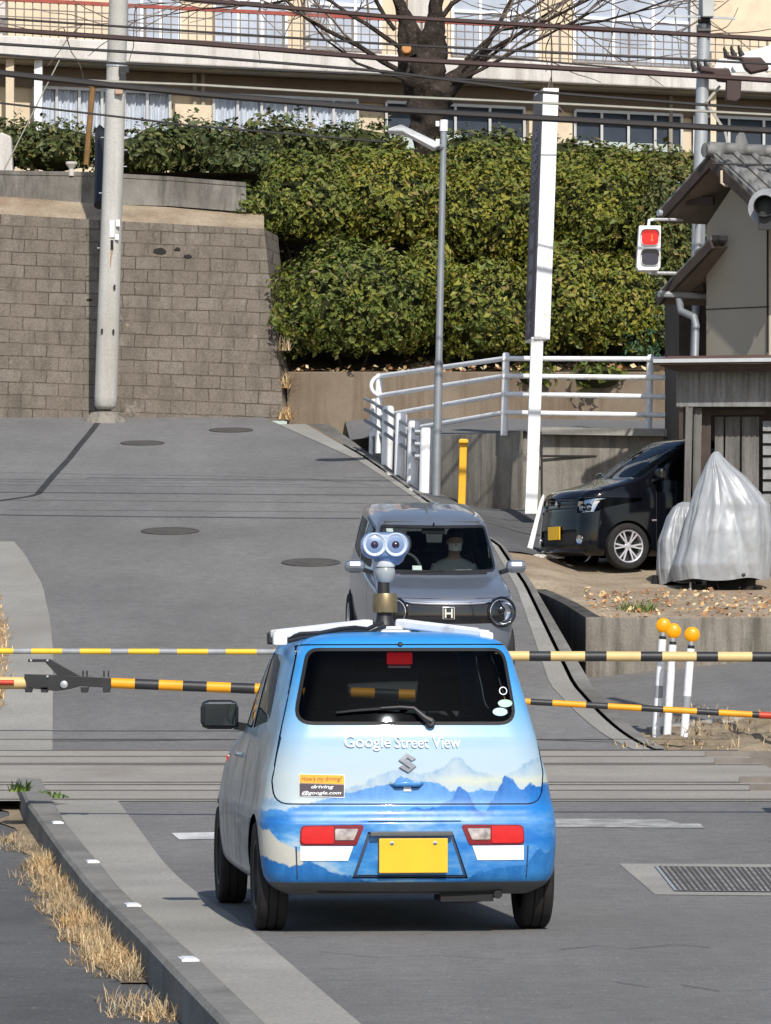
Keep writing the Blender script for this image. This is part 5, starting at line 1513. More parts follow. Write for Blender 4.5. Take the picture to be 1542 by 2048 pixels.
mb = MB(); mb.tube([proj(skin2, x, 1.045, 'front', .012) for x in (-.5, -.2, .1, .4)], .008, 6); mb.tube([proj(skin2, x, 1.05 + .012 * k, 'front', .012) for k, x in enumerate((.45, .2, -.05))], .008, 6); mb.build('wipers', M['black'], gc)
for x, y in ((-.65, 0), (.65, 0), (-.65, 2.52), (.65, 2.52)): wheel('wheel', gc, (x, y, .28), .28, .16, 1 if x > 0 else -1, 0, M['alloy'])
mb = MB(); mb.box((0, 1.3, .26), (1.1, 3.0, .08)); mb.box((0, 1.3, .5), (1.24, 2.0, .1)); mb.build('underbody', M['under'], gc)
for x in (-.30, .30): seat(x, 1.02, .48, .66, True, gc)
seat(0, .25, 1.1, .6, True, gc)
mb = MB(); mb.box((0, 1.95, .92), (1.26, .42, .22)); mb.build('dashboard', M['interior'], gc, bevel=.03)
mb = MB(); mb.tube([(.31 + .18 * math.cos(a), 1.62 - .08 * math.sin(a), 1.02 + .17 * math.sin(a)) for a in [2*math.pi*k/24 for k in range(25)]], .016, 6, cap=False); mb.build('steering_wheel', M['interior_grey'], gc)
mb = MB(); mb.box((0, 1.60, 1.43), (.24, .03, .07)); mb.bar((0, 1.6, 1.46), (0, 1.64, 1.52), .02); mb.build('rear_view_mirror', M['black'], gc, bevel=.012)
mb = MB(); mb.box((0, .75, 1.505), (1.0, 1.5, .02)); mb.build('headliner', M['interior_grey'], gc)
for x, z, w, h in ((.46, 1.455, .07, .045), (.22, 1.10, .10, .06), (-.545, 1.28, .02, .30)):
    decal(skin2, [(x - w/2, z - h/2), (x + w/2, z - h/2), (x + w/2 * (.9), z + h/2), (x - w/2, z + h/2)], 'screen_sticker', M['sticker_white'] if h < .1 else M['glass_window'], gc, 'front', -.012, 3)
mb = MB(); q = Vector((.0, .05, 1.60)); mb.tube([(0, 1.0, 1.565), (0, .97, 1.63)], [.012, .006], 6); mb.build('aerial', M['black'], gc)
# passenger: one continuous skinned figure, seated
def figure(parent_thing, joints, edges, radii, name, mat, sub=2):
    me = bpy.data.meshes.new(name); me.from_pydata(joints, edges, []); o = bpy.data.objects.new(name, me); COL.objects.link(o)
    sk = o.modifiers.new('skin', 'SKIN'); 
    for v, r_ in zip(me.skin_vertices[0].data if me.skin_vertices else [], radii): v.radius = (r_, r_)
    return o
def ball(mb, c, rx, ry, rz, n=18, tilt=None):
    rows = []
    for a in range(n // 2 + 1):
        th = math.pi * a / (n // 2)
        rows.append([(c[0] + rx * math.sin(th) * math.cos(2*math.pi*b/n), c[1] + ry * math.sin(th) * math.sin(2*math.pi*b/n), c[2] + rz * math.cos(th)) for b in range(n + 1)])
    mb.grid(rows)
def limb_body(secs, n=20):
    """one loft through (centre, rx, ry) sections"""
    rows = []
    for (c, rx, ry) in secs: rows.append([(c[0] + rx * math.cos(2*math.pi*b/n), c[1] + ry * math.sin(2*math.pi*b/n), c[2]) for b in range(n + 1)])
    return rows
M['skin'] = plain('skin', (.46, .29, .20), .6, 0, .06, 8)
M['shirt'] = plain('pale_shirt', (.42, .42, .43), .85, 0, .1, 10)
M['hair'] = plain('dark_hair', (.02, .016, .014), .6, 0, .3, 40)
M['mask'] = plain('white_mask', (.78, .78, .77), .9, 0, .04, 20)
M['trousers'] = plain('dark_trousers', (.05, .05, .06), .9)
def person_in_seat(loc_parent_matrix, label):
    pr = thing('person', label, 'person')
    pr.matrix_world = loc_parent_matrix
    mb = MB()                                                   # x right, y forward, z up; hip at origin
    torso = [((0, -.02, -.06), .17, .13), ((0, -.03, .05), .165, .12), ((0, -.05, .18), .15, .11), ((0, -.07, .32), .18, .115), ((0, -.09, .42), .205, .11), ((0, -.095, .475), .17, .09), ((0, -.09, .51), .09, .07), ((0, -.08, .55), .058, .062), ((0, -.06, .59), .060, .068), ((0, -.045, .63), .068, .085), ((0, -.04, .68), .074, .098), ((0, -.045, .73), .076, .10), ((0, -.055, .78), .070, .092), ((0, -.06, .82), .045, .06), ((0, -.06, .835), .01, .01)]
    mb.grid(limb_body(torso, 24))
    for s in (-1, 1):
        mb.tube([(s*.17, -.09, .42), (s*.235, -.03, .28), (s*.24, .02, .17), (s*.19, .16, .12), (s*.11, .27, .10)], [.062, .054, .046, .038, .028], 12)
        mb.tube([(s*.11, .27, .10), (s*.085, .32, .095), (s*.06, .35, .085)], [.030, .036, .028], 10)
        for f, (fx, ln) in enumerate(((-.024, .055), (-.008, .065), (.008, .06), (.022, .048))): mb.tube([(s*.06 + fx, .345, .085), (s*.05 + fx, .36 + ln * .5, .075), (s*.045 + fx, .355 + ln * .8, .055)], [.010, .009, .007], 6)
        mb.tube([(s*.085, .30, .10), (s*.045, .315, .11), (s*.03, .34, .105)], [.012, .011, .008], 6)
        mb.tube([(s*.09, 0, -.03), (s*.13, .22, .02), (s*.14, .42, .02), (s*.13, .46, -.06), (s*.12, .50, -.26), (s*.12, .52, -.42)], [.092, .085, .064, .058, .05, .04], 12)
        mb.tube([(s*.12, .50, -.43), (s*.125, .58, -.45), (s*.13, .66, -.46)], [.045, .042, .03], 8)
        ball(mb, (s*.076, -.05, .69), .012, .022, .032, 10)
        ball(mb, (s*.028, .048, .705), .013, .010, .009, 10)
    ball(mb, (0, .062, .675), .014, .02, .022, 10)
    o = mb.build('body', M['skin'], pr, smooth=True, angle=80)
    mb = MB(); sh = [(c, rx + .012, ry + .012) for c, rx, ry in torso[:7]]; mb.grid(limb_body(sh, 24))
    for s in (-1, 1): mb.tube([(s*.165, -.09, .425), (s*.235, -.03, .28), (s*.24, .02, .17), (s*.20, .13, .13)], [.075, .066, .058, .052], 12)
    mb.build('shirt', M['shirt'], pr, smooth=True, angle=80)
    mb = MB()
    for s in (-1, 1): mb.tube([(s*.09, 0, -.03), (s*.13, .22, .02), (s*.14, .42, .02), (s*.13, .46, -.06), (s*.12, .50, -.26), (s*.12, .515, -.38)], [.10, .094, .073, .067, .06, .052], 12)
    mb.build('trousers', M['trousers'], pr, smooth=True)
    mb = MB(); hr = [((0, -.085, .60), .066, .05), ((0, -.085, .65), .082, .074), ((0, -.075, .70), .088, .088), ((0, -.06, .755), .088, .108), ((0, -.055, .80), .080, .104), ((0, -.06, .835), .05, .07), ((0, -.06, .85), .01, .01)]
    mb.grid(limb_body(hr, 24)); mb.build('hair', M['hair'], pr, smooth=True, angle=80)
    mb = MB(); rows = []
    for k in range(6):
        z = .61 + .016 * k; rows.append([(.072 * math.sin(a), -.035 + .106 * math.cos(a) * (1 + .05 * math.cos(3*a)), z) for a in [R(-75 + 150 * j / 12) for j in range(13)]])
    mb.grid(rows); mb.build('face_mask', M['mask'], pr, smooth=True)
    return pr
GM = Matrix.Translation(gc.location) @ RM.to_4x4()
person_in_seat(GM @ Matrix.Translation((-.29, 1.14, .56)), 'passenger in a white face mask and pale shirt behind the windscreen of the grey car')

# ------------------------------------------------------------------ black car beside the house
M['black_paint'] = plain('black_car_paint', (.004, .0045, .007), .12, 0, .1, 3, 0, .30, .35)
kc = thing('black_car', 'black small car with chrome six spoke wheels parked nose out beside the house', 'car')
keysK = [
 (.17, -.22, 2.98, .66, .12, .20, .04, .10, .02), (.23, -.30, 3.07, .715, .12, .22, .05, .12, .02), (.34, -.32, 3.09, .735, .12, .24, .05, .13, .02), (.48, -.32, 3.085, .737, .12, .24, .05, .13, .02),
 (.66, -.32, 3.07, .737, .12, .24, .05, .14, .025), (.82, -.31, 3.055, .735, .12, .24, .05, .14, .03), (.92, -.31, 3.03, .732, .12, .24, .05, .14, .03), (.975, -.305, 2.97, .726, .12, .24, .05, .14, .03),
 (1.01, -.30, 2.88, .72, .12, .24, .05, .14, .03), (1.06, -.295, 2.68, .715, .12, .24, .05, .14, .03), (1.11, -.29, 2.48, .71, .12, .22, .05, .12, .03), (1.15, -.285, 2.37, .705, .12, .2, .05, .12, .03), (1.20, -.28, 2.28, .695, .12, .2, .05, .11, .03),
 (1.40, -.25, 1.97, .665, .12, .18, .05, .09, .03), (1.60, -.20, 1.62, .63, .12, .16, .05, .07, .03), (1.66, -.15, 1.46, .605, .14, .16, .04, .06, .02), (1.70, -.06, 1.18, .55, .14, .16, .03, .05, .02), (1.725, .1, .95, .42, .14, .16, .02, .03, .01), (1.735, .35, .8, .16, .08, .08, 0, 0, 0)]
bm = car_shell(keysK, 100); skin3 = bvh_of(bm)
arch_cut(bm, 0, .29, .325, kc); arch_cut(bm, 2.42, .29, .325, kc)
g = pick(bm, rounded([(-.63, 1.16), (.63, 1.16), (.575, 1.625), (-.575, 1.625)], .05, 5), 'front', None, (1.1, 2.7)); lift(bm, g, 'windscreen', M['glass_clear'], kc, push=-.003)
for sd, s in (('left', -1), ('right', 1)):
    for nm, pl in (('front_side_window', [(2.0, 1.13), (1.48, 1.58), (.86, 1.61), (.82, 1.09)]), ('rear_side_window', [(.76, 1.09), (.80, 1.61), (.05, 1.58), (-.05, 1.11)])):
        g = pick(bm, rounded(pl, .03, 3), sd, [f for f in bm.faces if f.calc_center_median().x * s > .3 and f.calc_center_median().z > .95]); lift(bm, g, nm, M['glass_dark'], kc, push=-.004)
    for y0, z0, z1 in ((2.02, .28, 1.08), (.80, .28, 1.08)):
        g = pick(bm, [(y0, z0), (y0 + .01, z0), (y0 + .01, z1), (y0, z1)], sd, [f for f in bm.faces if f.calc_center_median().x * s > .3]); lift(bm, g, 'door_gap', M['seam_dark'], kc, push=-.006)
g = pick(bm, rounded([(-.40, .74), (.40, .74), (.42, .90), (-.42, .90)], .02, 3), 'front', None, (2.3, 3.4)); lift(bm, g, 'grille', M['piano_black'], kc, push=-.015)
g = pick(bm, rounded([(-.48, .30), (.48, .30), (.50, .50), (-.50, .50)], .03, 3), 'front', None, (2.3, 3.4)); lift(bm, g, 'lower_grille', M['seam_dark'], kc, push=-.02)
for s in (-1, 1):
    for vw in ('front',):
        hp = rounded([(s*.46, .70), (s*.70, .72), (s*.728, .90), (s*.47, .885)], .018, 4)
        g = pick(bm, hp, 'front', [f for f in bm.faces if f.calc_center_median().y > 2.2 and (f.normal.y > .0 or f.normal.x * s > .3) and f.calc_center_median().x * s > .3])
        hl = lift(bm, g, 'headlight', M['lamp_glass'], kc, push=.002, thick=.012)
    mb = MB(); rows = []
    for a in range(7):
        rows.append([proj(skin3, s * (.475 + .2 * b / 6 + .03 * a / 6), .71 + .18 * a / 6, 'front', -.05) for b in range(7)])
    mb.grid(rows); mb.build('lamp_bowl', M['chrome'], hl)
    for x, z, r_ in ((.53, .775, .05), (.63, .78, .05)):
        mb = MB(); c = proj(skin3, s * x, z, 'front', -.045); mb.lathe(c, (0, 1, 0), [(r_, 0), (r_ * .95, .03), (r_ * .6, .012), (r_ * .55, .03), (0, .035)], 20); mb.build('lamp_unit', M['chrome'], hl, smooth=True)
    mb = MB(); c = proj(skin3, s * .56, .37, 'front', .0); mb.lathe(c, (s*.3, 1, 0), [(.055, -.03), (.055, .008), (.04, .0), (0, .006)], 20); mb.build('fog_lamp', M['chrome'], kc, smooth=True)
    mb = MB(); mb.box((s * .82, 2.02, 1.19), (.18, .10, .16)); dm = mb.build('door_mirror', M['black_paint'], kc, bevel=.04)
    mb = MB(); mb.bar((s*.74, 2.02, 1.13), (s*.66, 2.06, 1.11), .05, .03); mb.build('mirror_foot', M['black'], dm)
obj_from_bm(bm, 'body', M['black_paint'], kc, angle=55); bm.free()
mb = MB()
for z in (.77, .82, .87): mb.tube([proj(skin3, x, z, 'front', -.004) for x in (-.39, -.2, 0, .2, .39)], .009, 6)
mb.build('grille_bars', M['piano_black'], kc)
mb = MB(); c = proj(skin3, 0, .82, 'front', .004); mb.lathe(c, (0, 1, 0), [(.045, 0), (.045, .01), (0, .012)], 4); mb.build('emblem', M['chrome'], kc)
mb = MB(); c = proj(skin3, 0, .46, 'front', .012); mb.box((c.x, c.y, .46), (.33, .012, .165)); mb.build('number_plate', M['plate_yellow'], kc, bevel=.003)
mb = MB(); mb.tube([proj(skin3, x, .235, 'front', .01) for x in (-.62, -.4, -.2, 0, .2, .4, .62)], [.02] * 7, 8); mb.build('front_lip', M['black_paint'], kc, smooth=True)
mb = MB(); mb.box((-.728, 2.06, .62), (.012, .06, .022)); mb.build('side_marker', M['tail_clear'], kc)
for x, y in ((-.66, 0), (.66, 0), (-.66, 2.42), (.66, 2.42)): wheel('wheel', kc, (x, y, .29), .29, .165, 1 if x > 0 else -1, 6, M['alloy'], .70)
mb = MB(); mb.box((0, 1.3, .26), (1.1, 3.0, .08)); mb.box((0, 1.2, .55), (1.24, 2.4, .1)); mb.box((0, 1.95, .92), (1.26, .42, .2)); mb.build('underbody', M['under'], kc)
for x in (-.30, .30): seat(x, .95, .48, .66, True, kc)
mb = MB(); mb.box((0, .6, 1.645), (1.0, 1.3, .02)); mb.build('headliner', M['interior_grey'], kc)
KY = R(90 + 24)                                               # heading: mostly to the left, a little towards the camera
wheel_c = Vector(((1255 - CX) * 55.6 / FPX, 55.6, 0))
Rk = Matrix.Rotation(KY, 3, 'Z')
off = Rk @ Vector((-.70, 2.42, 0))
kl = wheel_c - off
kc.location = (kl.x, kl.y, ZC - (1139 - YH) * 55.6 / FPX + .0); kc.rotation_euler = (R(.0), 0, KY)
# ================================================================== railway barriers
def stripes_bar(name, label, a, b, r, mats, lens, group='crossing barrier arms', start=0, machine=None, extra=None):
    a, b = Vector(a), Vector(b)
    t = thing(name, label, 'barrier', a, group=group)
    d = (b - a); L = d.length; d.normalize(); mb = MB(); s = 0; k = start
    while s < L:
        e = min(L, s + lens[k % 2])
        mb.tube([d * s, d * e], r, 12, k % 2); s = e; k += 1
    mb.build('striped_arm', mats, t, smooth=True, angle=40)
    if machine is not None:
        mx, base = machine
        m_ = Vector((mx, a.y, 0)); mb = MB(); e = m_ - a
        mb.tube([d * (0 if abs(mx - a.x) < abs(mx - b.x) else L), Vector((e.x, 0, (a.z if abs(mx - a.x) < abs(mx - b.x) else b.z) - a.z))], r * 1.05, 12); mb.build('arm_root', mats[1], t, smooth=True)
        mb = MB(); mb.box((e.x, 0, (base + 1.25) / 2 - a.z + .0), (.34, .40, 1.25)); mb.box((e.x, 0, base + 1.3 - a.z), (.44, .5, .10)); mb.build('machine_box', M['cabinet'], t, bevel=.02)
    return t
def seg_y(px): return (px)
YN, YF = 30.6, 41.2
# near left arm (with its folding joint), near right arm, far left and far right arms
la = stripes_bar('barrier_arm', 'orange and black barrier arm with a black folding joint, left of the blue car', P(222, 1366, YN), P(830, 1390, YN), .036, [M['orange'], M['black_stripe']], [.165, .165])
mb = MB(); o = la.location
mb.tube([P(-10, 1366, YN) - o, P(60, 1366, YN) - o], .042, 12); mb.build('arm_root', M['tan_stripe'], la, smooth=True)
mb = MB(); mb.tube([P(-2, 1365, YN - .045) - o, P(28, 1365, YN - .045) - o], .018, 10); mb.build('red_reflector', M['red_stripe'], la, smooth=True)
mb = MB(); q = lambda x, y, dy=-.05: P(x, y, YN + dy) - o
mb.prism([q(48, 1348), q(120, 1350), q(150, 1352), q(222, 1356), q(222, 1376), q(160, 1372), q(140, 1378), q(112, 1382), q(54, 1376)], (0, .10, 0))
mb.prism([q(56, 1318), q(100, 1318), q(160, 1352), q(116, 1352), q(90, 1324), q(56, 1324)], (0, .07, 0))
for x in (166, 174, 208, 217): mb.tube([q(x, 1354, 0), q(x, 1341, 0)], .006, 6)
for x in (56, 88, 168, 212): mb.prism([q(x - 7, 1374), q(x + 9, 1374), q(x + 6, 1385), q(x - 6, 1385)], (0, .10, 0))
mb.build('folding_joint', M['black'], la, bevel=.004)
mb = MB(); mb.lathe(q(128, 1369, -.055), (0, -1, 0), [(.026, -.01), (.026, .008), (.012, .014), (0, .014)], 14)
for x, y in ((62, 1321), (95, 1321), (95, 1353)): mb.lathe(q(x, y, -.055), (0, -1, 0), [(.009, 0), (.008, .008), (0, .009)], 8)
mb.build('pivot_bolt', M['steel'], la, smooth=True)
mb = MB(); x_ = (-60 - CX) * YN / FPX; mb.tube([P(-12, 1366, YN) - o, Vector((x_, YN, P(0, 1366, YN).z)) - o], .042, 12); mb.box(Vector((x_ - .25, YN, p(YN) + .62)) - o, (.34, .42, 1.24)); mb.box(Vector((x_ - .25, YN, p(YN) + 1.27)) - o, (.42, .5, .08)); mb.build('machine_box', M['cabinet'], la)
stripes_bar('barrier_arm', 'tan and black striped barrier arm, the thick upper one right of the blue car', P(990, 1312, YN), P(1600, 1314, YN), .0345, [M['tan_stripe'], M['black_stripe']], [.235, .148], machine=(P(1720, 1310, YN).x, p(YN)))
stripes_bar('barrier_arm', 'thin yellow and grey striped barrier arm across the road above the folding joint', P(-70, 1302, YF), P(640, 1304, YF), .0265, [M['grey_stripe'], M['yellow_stripe']], [.165, .285], machine=(P(-150, 1302, YF).x, p(YF)))
ra = stripes_bar('barrier_arm', 'thin orange and black striped barrier arm sloping down in front of the reflector posts', P(950, 1397, 39.6), P(1518, 1430, 39.6), .028, [M['orange'], M['black_stripe']], [.298, .196], start=1)
mb = MB(); o = ra.location; mb.tube([P(1518, 1430, 39.6) - o, P(1600, 1434, 39.6) - o], .03, 12); mb.build('red_end', M['red_stripe'], ra, smooth=True)
mb = MB(); mb.tube([P(1600, 1434, 39.6) - o, P(1650, 1436, 39.6) - o], .05, 10); mb.box(Vector((P(1690, 0, 39.6).x, 39.6, p(39.6) + .5)) - o, (.4, .45, 1.2)); mb.build('machine_box', M['cabinet'], ra)

# three reflector posts
prev = None
for k, (bx, by, tx, ty, lab) in enumerate(((1312, 1464, 1327, 1251, 'white post with an orange round reflector, the leftmost and tallest of three'), (1334, 1474, 1347, 1262, 'white post with an orange round reflector, in the middle of three'), (1367, 1487, 1384, 1269, 'white post with an orange round reflector, the rightmost of three'))):
    Yp = 42.3 - .35 * k
    b, tp = P(bx, by, Yp), P(tx, ty, Yp)
    t = thing('reflector_post', lab, 'reflector post', b, group='orange reflector posts beside the crossing')
    d = tp - b; mb = MB(); mb.tube([(0, 0, -.3), d * .0, d * .87], .038, 12); mb.build('pole', M['white'], t, smooth=True)
    mb = MB(); mb.tube([d * .865, d * .90], .032, 12); mb.build('collar', M['black'], t, smooth=True)
    mb = MB(); mb.tube([d * .90, d * .935], .024, 10); mb.build('neck', M['steel'], t, smooth=True)
    mb = MB(); mb.lathe(d, (-.05, -1, .05), [(.001, -.02), (.066, -.02), (.072, -.008), (.072, .008), (.06, .022), (.03, .032), (0, .034)], 24); mb.build('reflector', M['reflector_orange'], t, smooth=True, angle=35)
    if k != 1:
        mb = MB(); mb.tube([d * .32, d * .435], .0395, 12); mb.build('grey_band', M['grey_stripe'], t, smooth=True)

# kerb reflectors
for k, (px, py, lab) in enumerate(((115, 1646, 'white block on the kerb, farthest of four'), (185, 1724, 'white block on the kerb, second from the tracks'), (265, 1811, 'white block on the kerb, third from the tracks'), (377, 1920, 'white block on the kerb, nearest of four'))):
    c = GP(px, py, .09); mb = MB(); mb.v = []; mb.box((0, 0, .003), (.072, .19, .010)); mb.box((0, 0, .009), (.05, .15, .006))
    o = mb.build('kerb_marker', M['white']); o.location = c; o.rotation_euler = (0, 0, R(8)); tag(o, lab, 'kerb marker', 'white blocks on the kerb')

# ================================================================== poles, lamp, sign
# concrete utility pole
pb = P(211, 818, 73.0); pt = P(240, -90, 73.0)
up = thing('utility_pole', 'tall pale concrete utility pole standing against the block wall', 'utility pole', pb)
d = pt - pb
mb = MB(); mb.lathe((0, 0, 0), d, [(.001, -.02), (.13, 0), (.185, .05), (.188, .2), (.152, d.length)], 24); mb.build('shaft', M['pole_concrete'], up, smooth=True, angle=50)
mb = MB(); mb.lathe((0, .1, -.32), (0, 0, 1), [(.42, 0), (.36, .16), (.24, .27), (.001, .30)], 14); mb.build('footing', M['old_concrete'], up, smooth=True)
def on_pole(px, py, dy=-.19): return P(px, py, 73.0 + dy) - pb
for px, py, w, h, mt in ((224, 458, .075, .27, 'white'), (236, 446, .06, .11, 'white'), (234, 474, .06, .09, 'white'), (224, 490, .045, .16, 'slot')):
    mb = MB(); mb.box(on_pole(px, py, -.185 if mt == 'white' else -.178), (w, .02, h)); mb.build('pole_plate', M[mt], up)
mb = MB(); mb.tube([on_pole(224, 500, -.186), on_pole(222, 516, -.188), on_pole(221, 535, -.188)], [.016, .010, .003], 6); mb.build('rust_streak', plain('rust_stain', (.40, .24, .10), .9), up)
for px, py in ((229, 574), (204, 662), (227, 663)):
    mb = MB(); mb.box(on_pole(px, py, -.175), (.03, .04, .07)); mb.build('bolt_hole', M['slot'], up)
for k, (py, s) in enumerate(((275, -1), (333, 1), (386, -1), (496, -1), (240, 1), (300, 1))):
    x = 211 + (818 - py) * .0325
    mb = MB(); mb.tube([on_pole(x, py, 0), on_pole(x + s * 27, py, 0)], .010, 6); mb.build('step_bolt', M['steel'], up)
for py in (130, 175):
    x = 211 + (818 - py) * .0325; mb = MB(); mb.lathe(on_pole(x, py, 0), d, [(.168, -.04), (.172, -.04), (.172, .04), (.168, .04)], 20); mb.build('steel_band', M['steel'], up)
mb = MB(); mb.box(on_pole(248, 140, -.16), (.16, .12, .12)); mb.box(on_pole(246, 158, -.2), (.10, .08, .20)); mb.build('cable_clamp', M['black'], up, bevel=.01)
mb = MB(); mb.box(on_pole(238, 182, -.2), (.13, .10, .12)); mb.build('terminal_box', plain('terminal_tan', (.48, .33, .24), .7), up, bevel=.02)
# dark vertical pipe climbing the wall in the shade of the pole, and the old rusty stake above it
t = thing('dark_pipe', 'black pipe running up the wall just left of the utility pole', 'pipe', P(197, 700, 73.9))
mb = MB(); o = t.location; mb.tube([P(198, 410, 74.5) - o, P(200, 262, 76.6) - o, P(206, 255, 76.6) - o], .085, 10); mb.build('pipe', M['black'], t, smooth=True)
t = thing('rusty_stake', 'brown rusty stake standing in the hedge left of the utility pole', 'stake', P(172, 325, 77)); o = t.location
mb = MB(); mb.tube([P(172, 330, 77) - o, P(186, 168, 77) - o], .05, 8); mb.box(P(187, 170, 77) - o, (.14, .10, .08)); mb.build('post', plain('rust_post', (.22, .12, .04), .8, 0, .25, 8), t)
# guy wire and stone post at the far left
t = thing('stone_post', 'pale rough stone post at the left edge of the hedge', 'post', P(8, 345, 77.4)); mb = MB(); mb.prism([Vector(v) for v in ((-.16, -.1, 0), (.16, -.1, 0), (.13, -.08, .62), (-.05, -.08, .70), (-.14, -.08, .6))], (0, .25, 0)); mb.build('stone', M['slab'], t, bevel=.03)
t = thing('wall_peg', 'small pale concrete peg on the dark wall', 'peg', P(143, 346, 76.2)); mb = MB(); mb.lathe((0, 0, -.05), (0, 0, 1), [(.05, 0), (.04, .12), (.10, .20), (.10, .24), (0, .24)], 10); mb.build('peg', M['slab'], t)

# street lamp
lb, lt = P(872, 986, 62.4), P(888, 240, 62.4)
lamp = thing('street_lamp', 'slim grey street lamp with a flat white head leaning left', 'street lamp', lb)
d = lt - lb; mb = MB(); mb.tube([(0, 0, -.2), d * .35, d * .36, d], [.062, .058, .05, .044], 14); mb.build('pole', M['lamp_steel'], lamp, smooth=True)
mb = MB(); mb.tube([d * .97, d * 1.0], .056, 12); mb.box(d * .99 + Vector((-.09, 0, 0)), (.05, .05, .07)); mb.tube([d * .93 + Vector((-.08, -.02, 0)), d * .93 + Vector((-.08, -.05, .09))], .03, 8); mb.build('pole_cap', M['white'], lamp)
a, b = P(881, 297, 62.3) - lb, P(776, 262, 61.9) - lb
mb = MB(); mb.prism([a + Vector((0, -.14, .03)), a + Vector((-.1, -.18, .10)), b + Vector((.18, -.20, .07)), b + Vector((0, -.10, .02)), b + Vector((0, -.1, -.01)), b + Vector((.2, -.2, -.03)), a + Vector((-.1, -.18, -.02))], (0, .34, 0)); mb.build('lamp_head', M['white'], lamp, bevel=.02)
mb = MB(); mb.tube([d * .925, a + Vector((-.05, 0, .03))], .04, 8); mb.build('arm', M['lamp_steel'], lamp)

# tall sign
sb, st_ = P(1062, 1020, 61.0), P(1092, 178, 61.0)
sg = thing('tall_sign', 'tall narrow sign box with a dark lettered face and white edge on a white post', 'sign', sb)
up_v = (st_ - sb); pxm = up_v.length / 842.0
un = up_v.normalized()
mb = MB(); mb.box((0, 0, 0), (.17, .17, up_v.length * .42)); 
for k in range(len(mb.v)): q = Vector(mb.v[k]); mb.v[k] = tuple(Vector((q.x, q.y, 0)) + un * (q.z + up_v.length * .20))
mb.build('post', M['white'], sg, bevel=.01)
f1 = Vector((-math.sin(R(8)), math.cos(R(8)), 0)); f2 = Vector((math.cos(R(8)), math.sin(R(8)), 0))   # along the broad face, along the edge face
h0, h1 = up_v.length * (1020 - 680) / 842, up_v.length * 1.0
WID, THK = .74, .215
front_edge = Vector((-.04, -.12, 0))                          # nearest corner line between the two faces
mb = MB(); c0 = front_edge
q = [c0, c0 + f2 * THK, c0 + f2 * THK + f1 * WID, c0 + f1 * WID]
mb.prism([v + un * h0 for v in q], un * (h1 - h0)); mb.build('sign_box', M['white'], sg, bevel=.006)
M['sign_plum'] = plain('sign_plum', (.075, .06, .085), .45, 0, .15, 3)
M['sign_mark'] = plain('sign_mark', (.20, .19, .24), .5, 0, .15, 5)
mb = MB(); n_ = Vector((-f1.y, f1.x, 0)).normalized()
def sf(u, v): return c0 + f1 * (WID * u) + un * (h0 + (h1 - h0) * v) + n_ * .006
mb.prism([sf(.05, .01), sf(.97, .01), sf(.97, .99), sf(.05, .99)], n_ * .006); panel = mb.build('sign_panel', M['sign_plum'], sg)
mb = MB()
def stroke(u0, v0, u1, v1, w=.10):
    a, b = sf(u0, v0) + n_ * .008, sf(u1, v1) + n_ * .008; mb.bar(a, b, .03 if abs(v1 - v0) < .01 else .10, .012, up=n_)
def glyph(lines, blocks=()):
    global mb
    mb = MB()
    for l in lines: stroke(*l)
    for v in blocks: mb.prism([sf(.3, v - .032) + n_ * .007, sf(.75, v - .032) + n_ * .007, sf(.75, v + .032) + n_ * .007, sf(.3, v + .032) + n_ * .007], n_ * .004)
    mb.build('sign_mark', M['sign_mark'], panel)
for v in (.40, .315, .235): glyph([], [v])
for v in (.83, .785, .74, .70, .655): glyph([(.25, v, .8, v + .008), (.55, v + .008, .45, v - .018), (.3, v - .012, .75, v - .016)])
for v in (.55, .515, .48): glyph([(.3, v, .75, v), (.5, v + .012, .5, v - .012)])
for v in (.16, .12, .07, .04): glyph([(.3, v, .7, v + .004), (.4, v + .01, .6, v - .012)])
mb = MB(); z_ = h0 + (h1 - h0) * .735; mb.box(c0 + f2 * (THK / 2) + un * z_ - Vector((0, .004, 0)), (THK * .98, .012, .012), 0, Matrix.Rotation(R(8), 3, 'Z')); mb.build('edge_joint', M['grey_stripe'], sg)

# yellow post, wooden stake
t = thing('yellow_post', 'bright yellow square post in front of the stained retaining wall', 'post', P(923, 998, 61.9)); o = t.location
mb = MB(); mb.bar((0, 0, -.1), P(927, 878, 61.9) - o, .105, .105, up=(0, 1, 0)); mb.build('post', M['yellow'], t, bevel=.012)
mb = MB(); mb.box(P(927, 883, 61.84) - o, (.13, .13, .05)); mb.build('cap', M['yellow'], t, bevel=.01)
t = thing('white_stake', 'thin white wooden stake leaning beside the black car', 'stake', P(1055, 1112, 56.8)); o = t.location
mb = MB(); mb.prism([P(1050, 1112, 56.8) - o, P(1062, 1112, 56.8) - o, P(1089, 992, 56.8) - o, P(1086, 988, 56.8) - o, P(1080, 1002, 56.8) - o], (0, .03, 0)); mb.build('plank', M['white'], t)
t = thing('rope_bundle', 'loose pale hose lying on the dirt at the foot of the white stake', 'hose', P(1085, 1118, 56.3)); o = t.location
mb = MB()
for k in range(3):
    mb.tube([Vector((-.28 + .55 * j / 12, .05 * math.sin(j * .8 + k) - .06 * k, .03 + .02 * math.sin(j * 1.3 + k * 2))) for j in range(13)], .014, 6)
mb.build('coil', M['slab'], t, smooth=True)

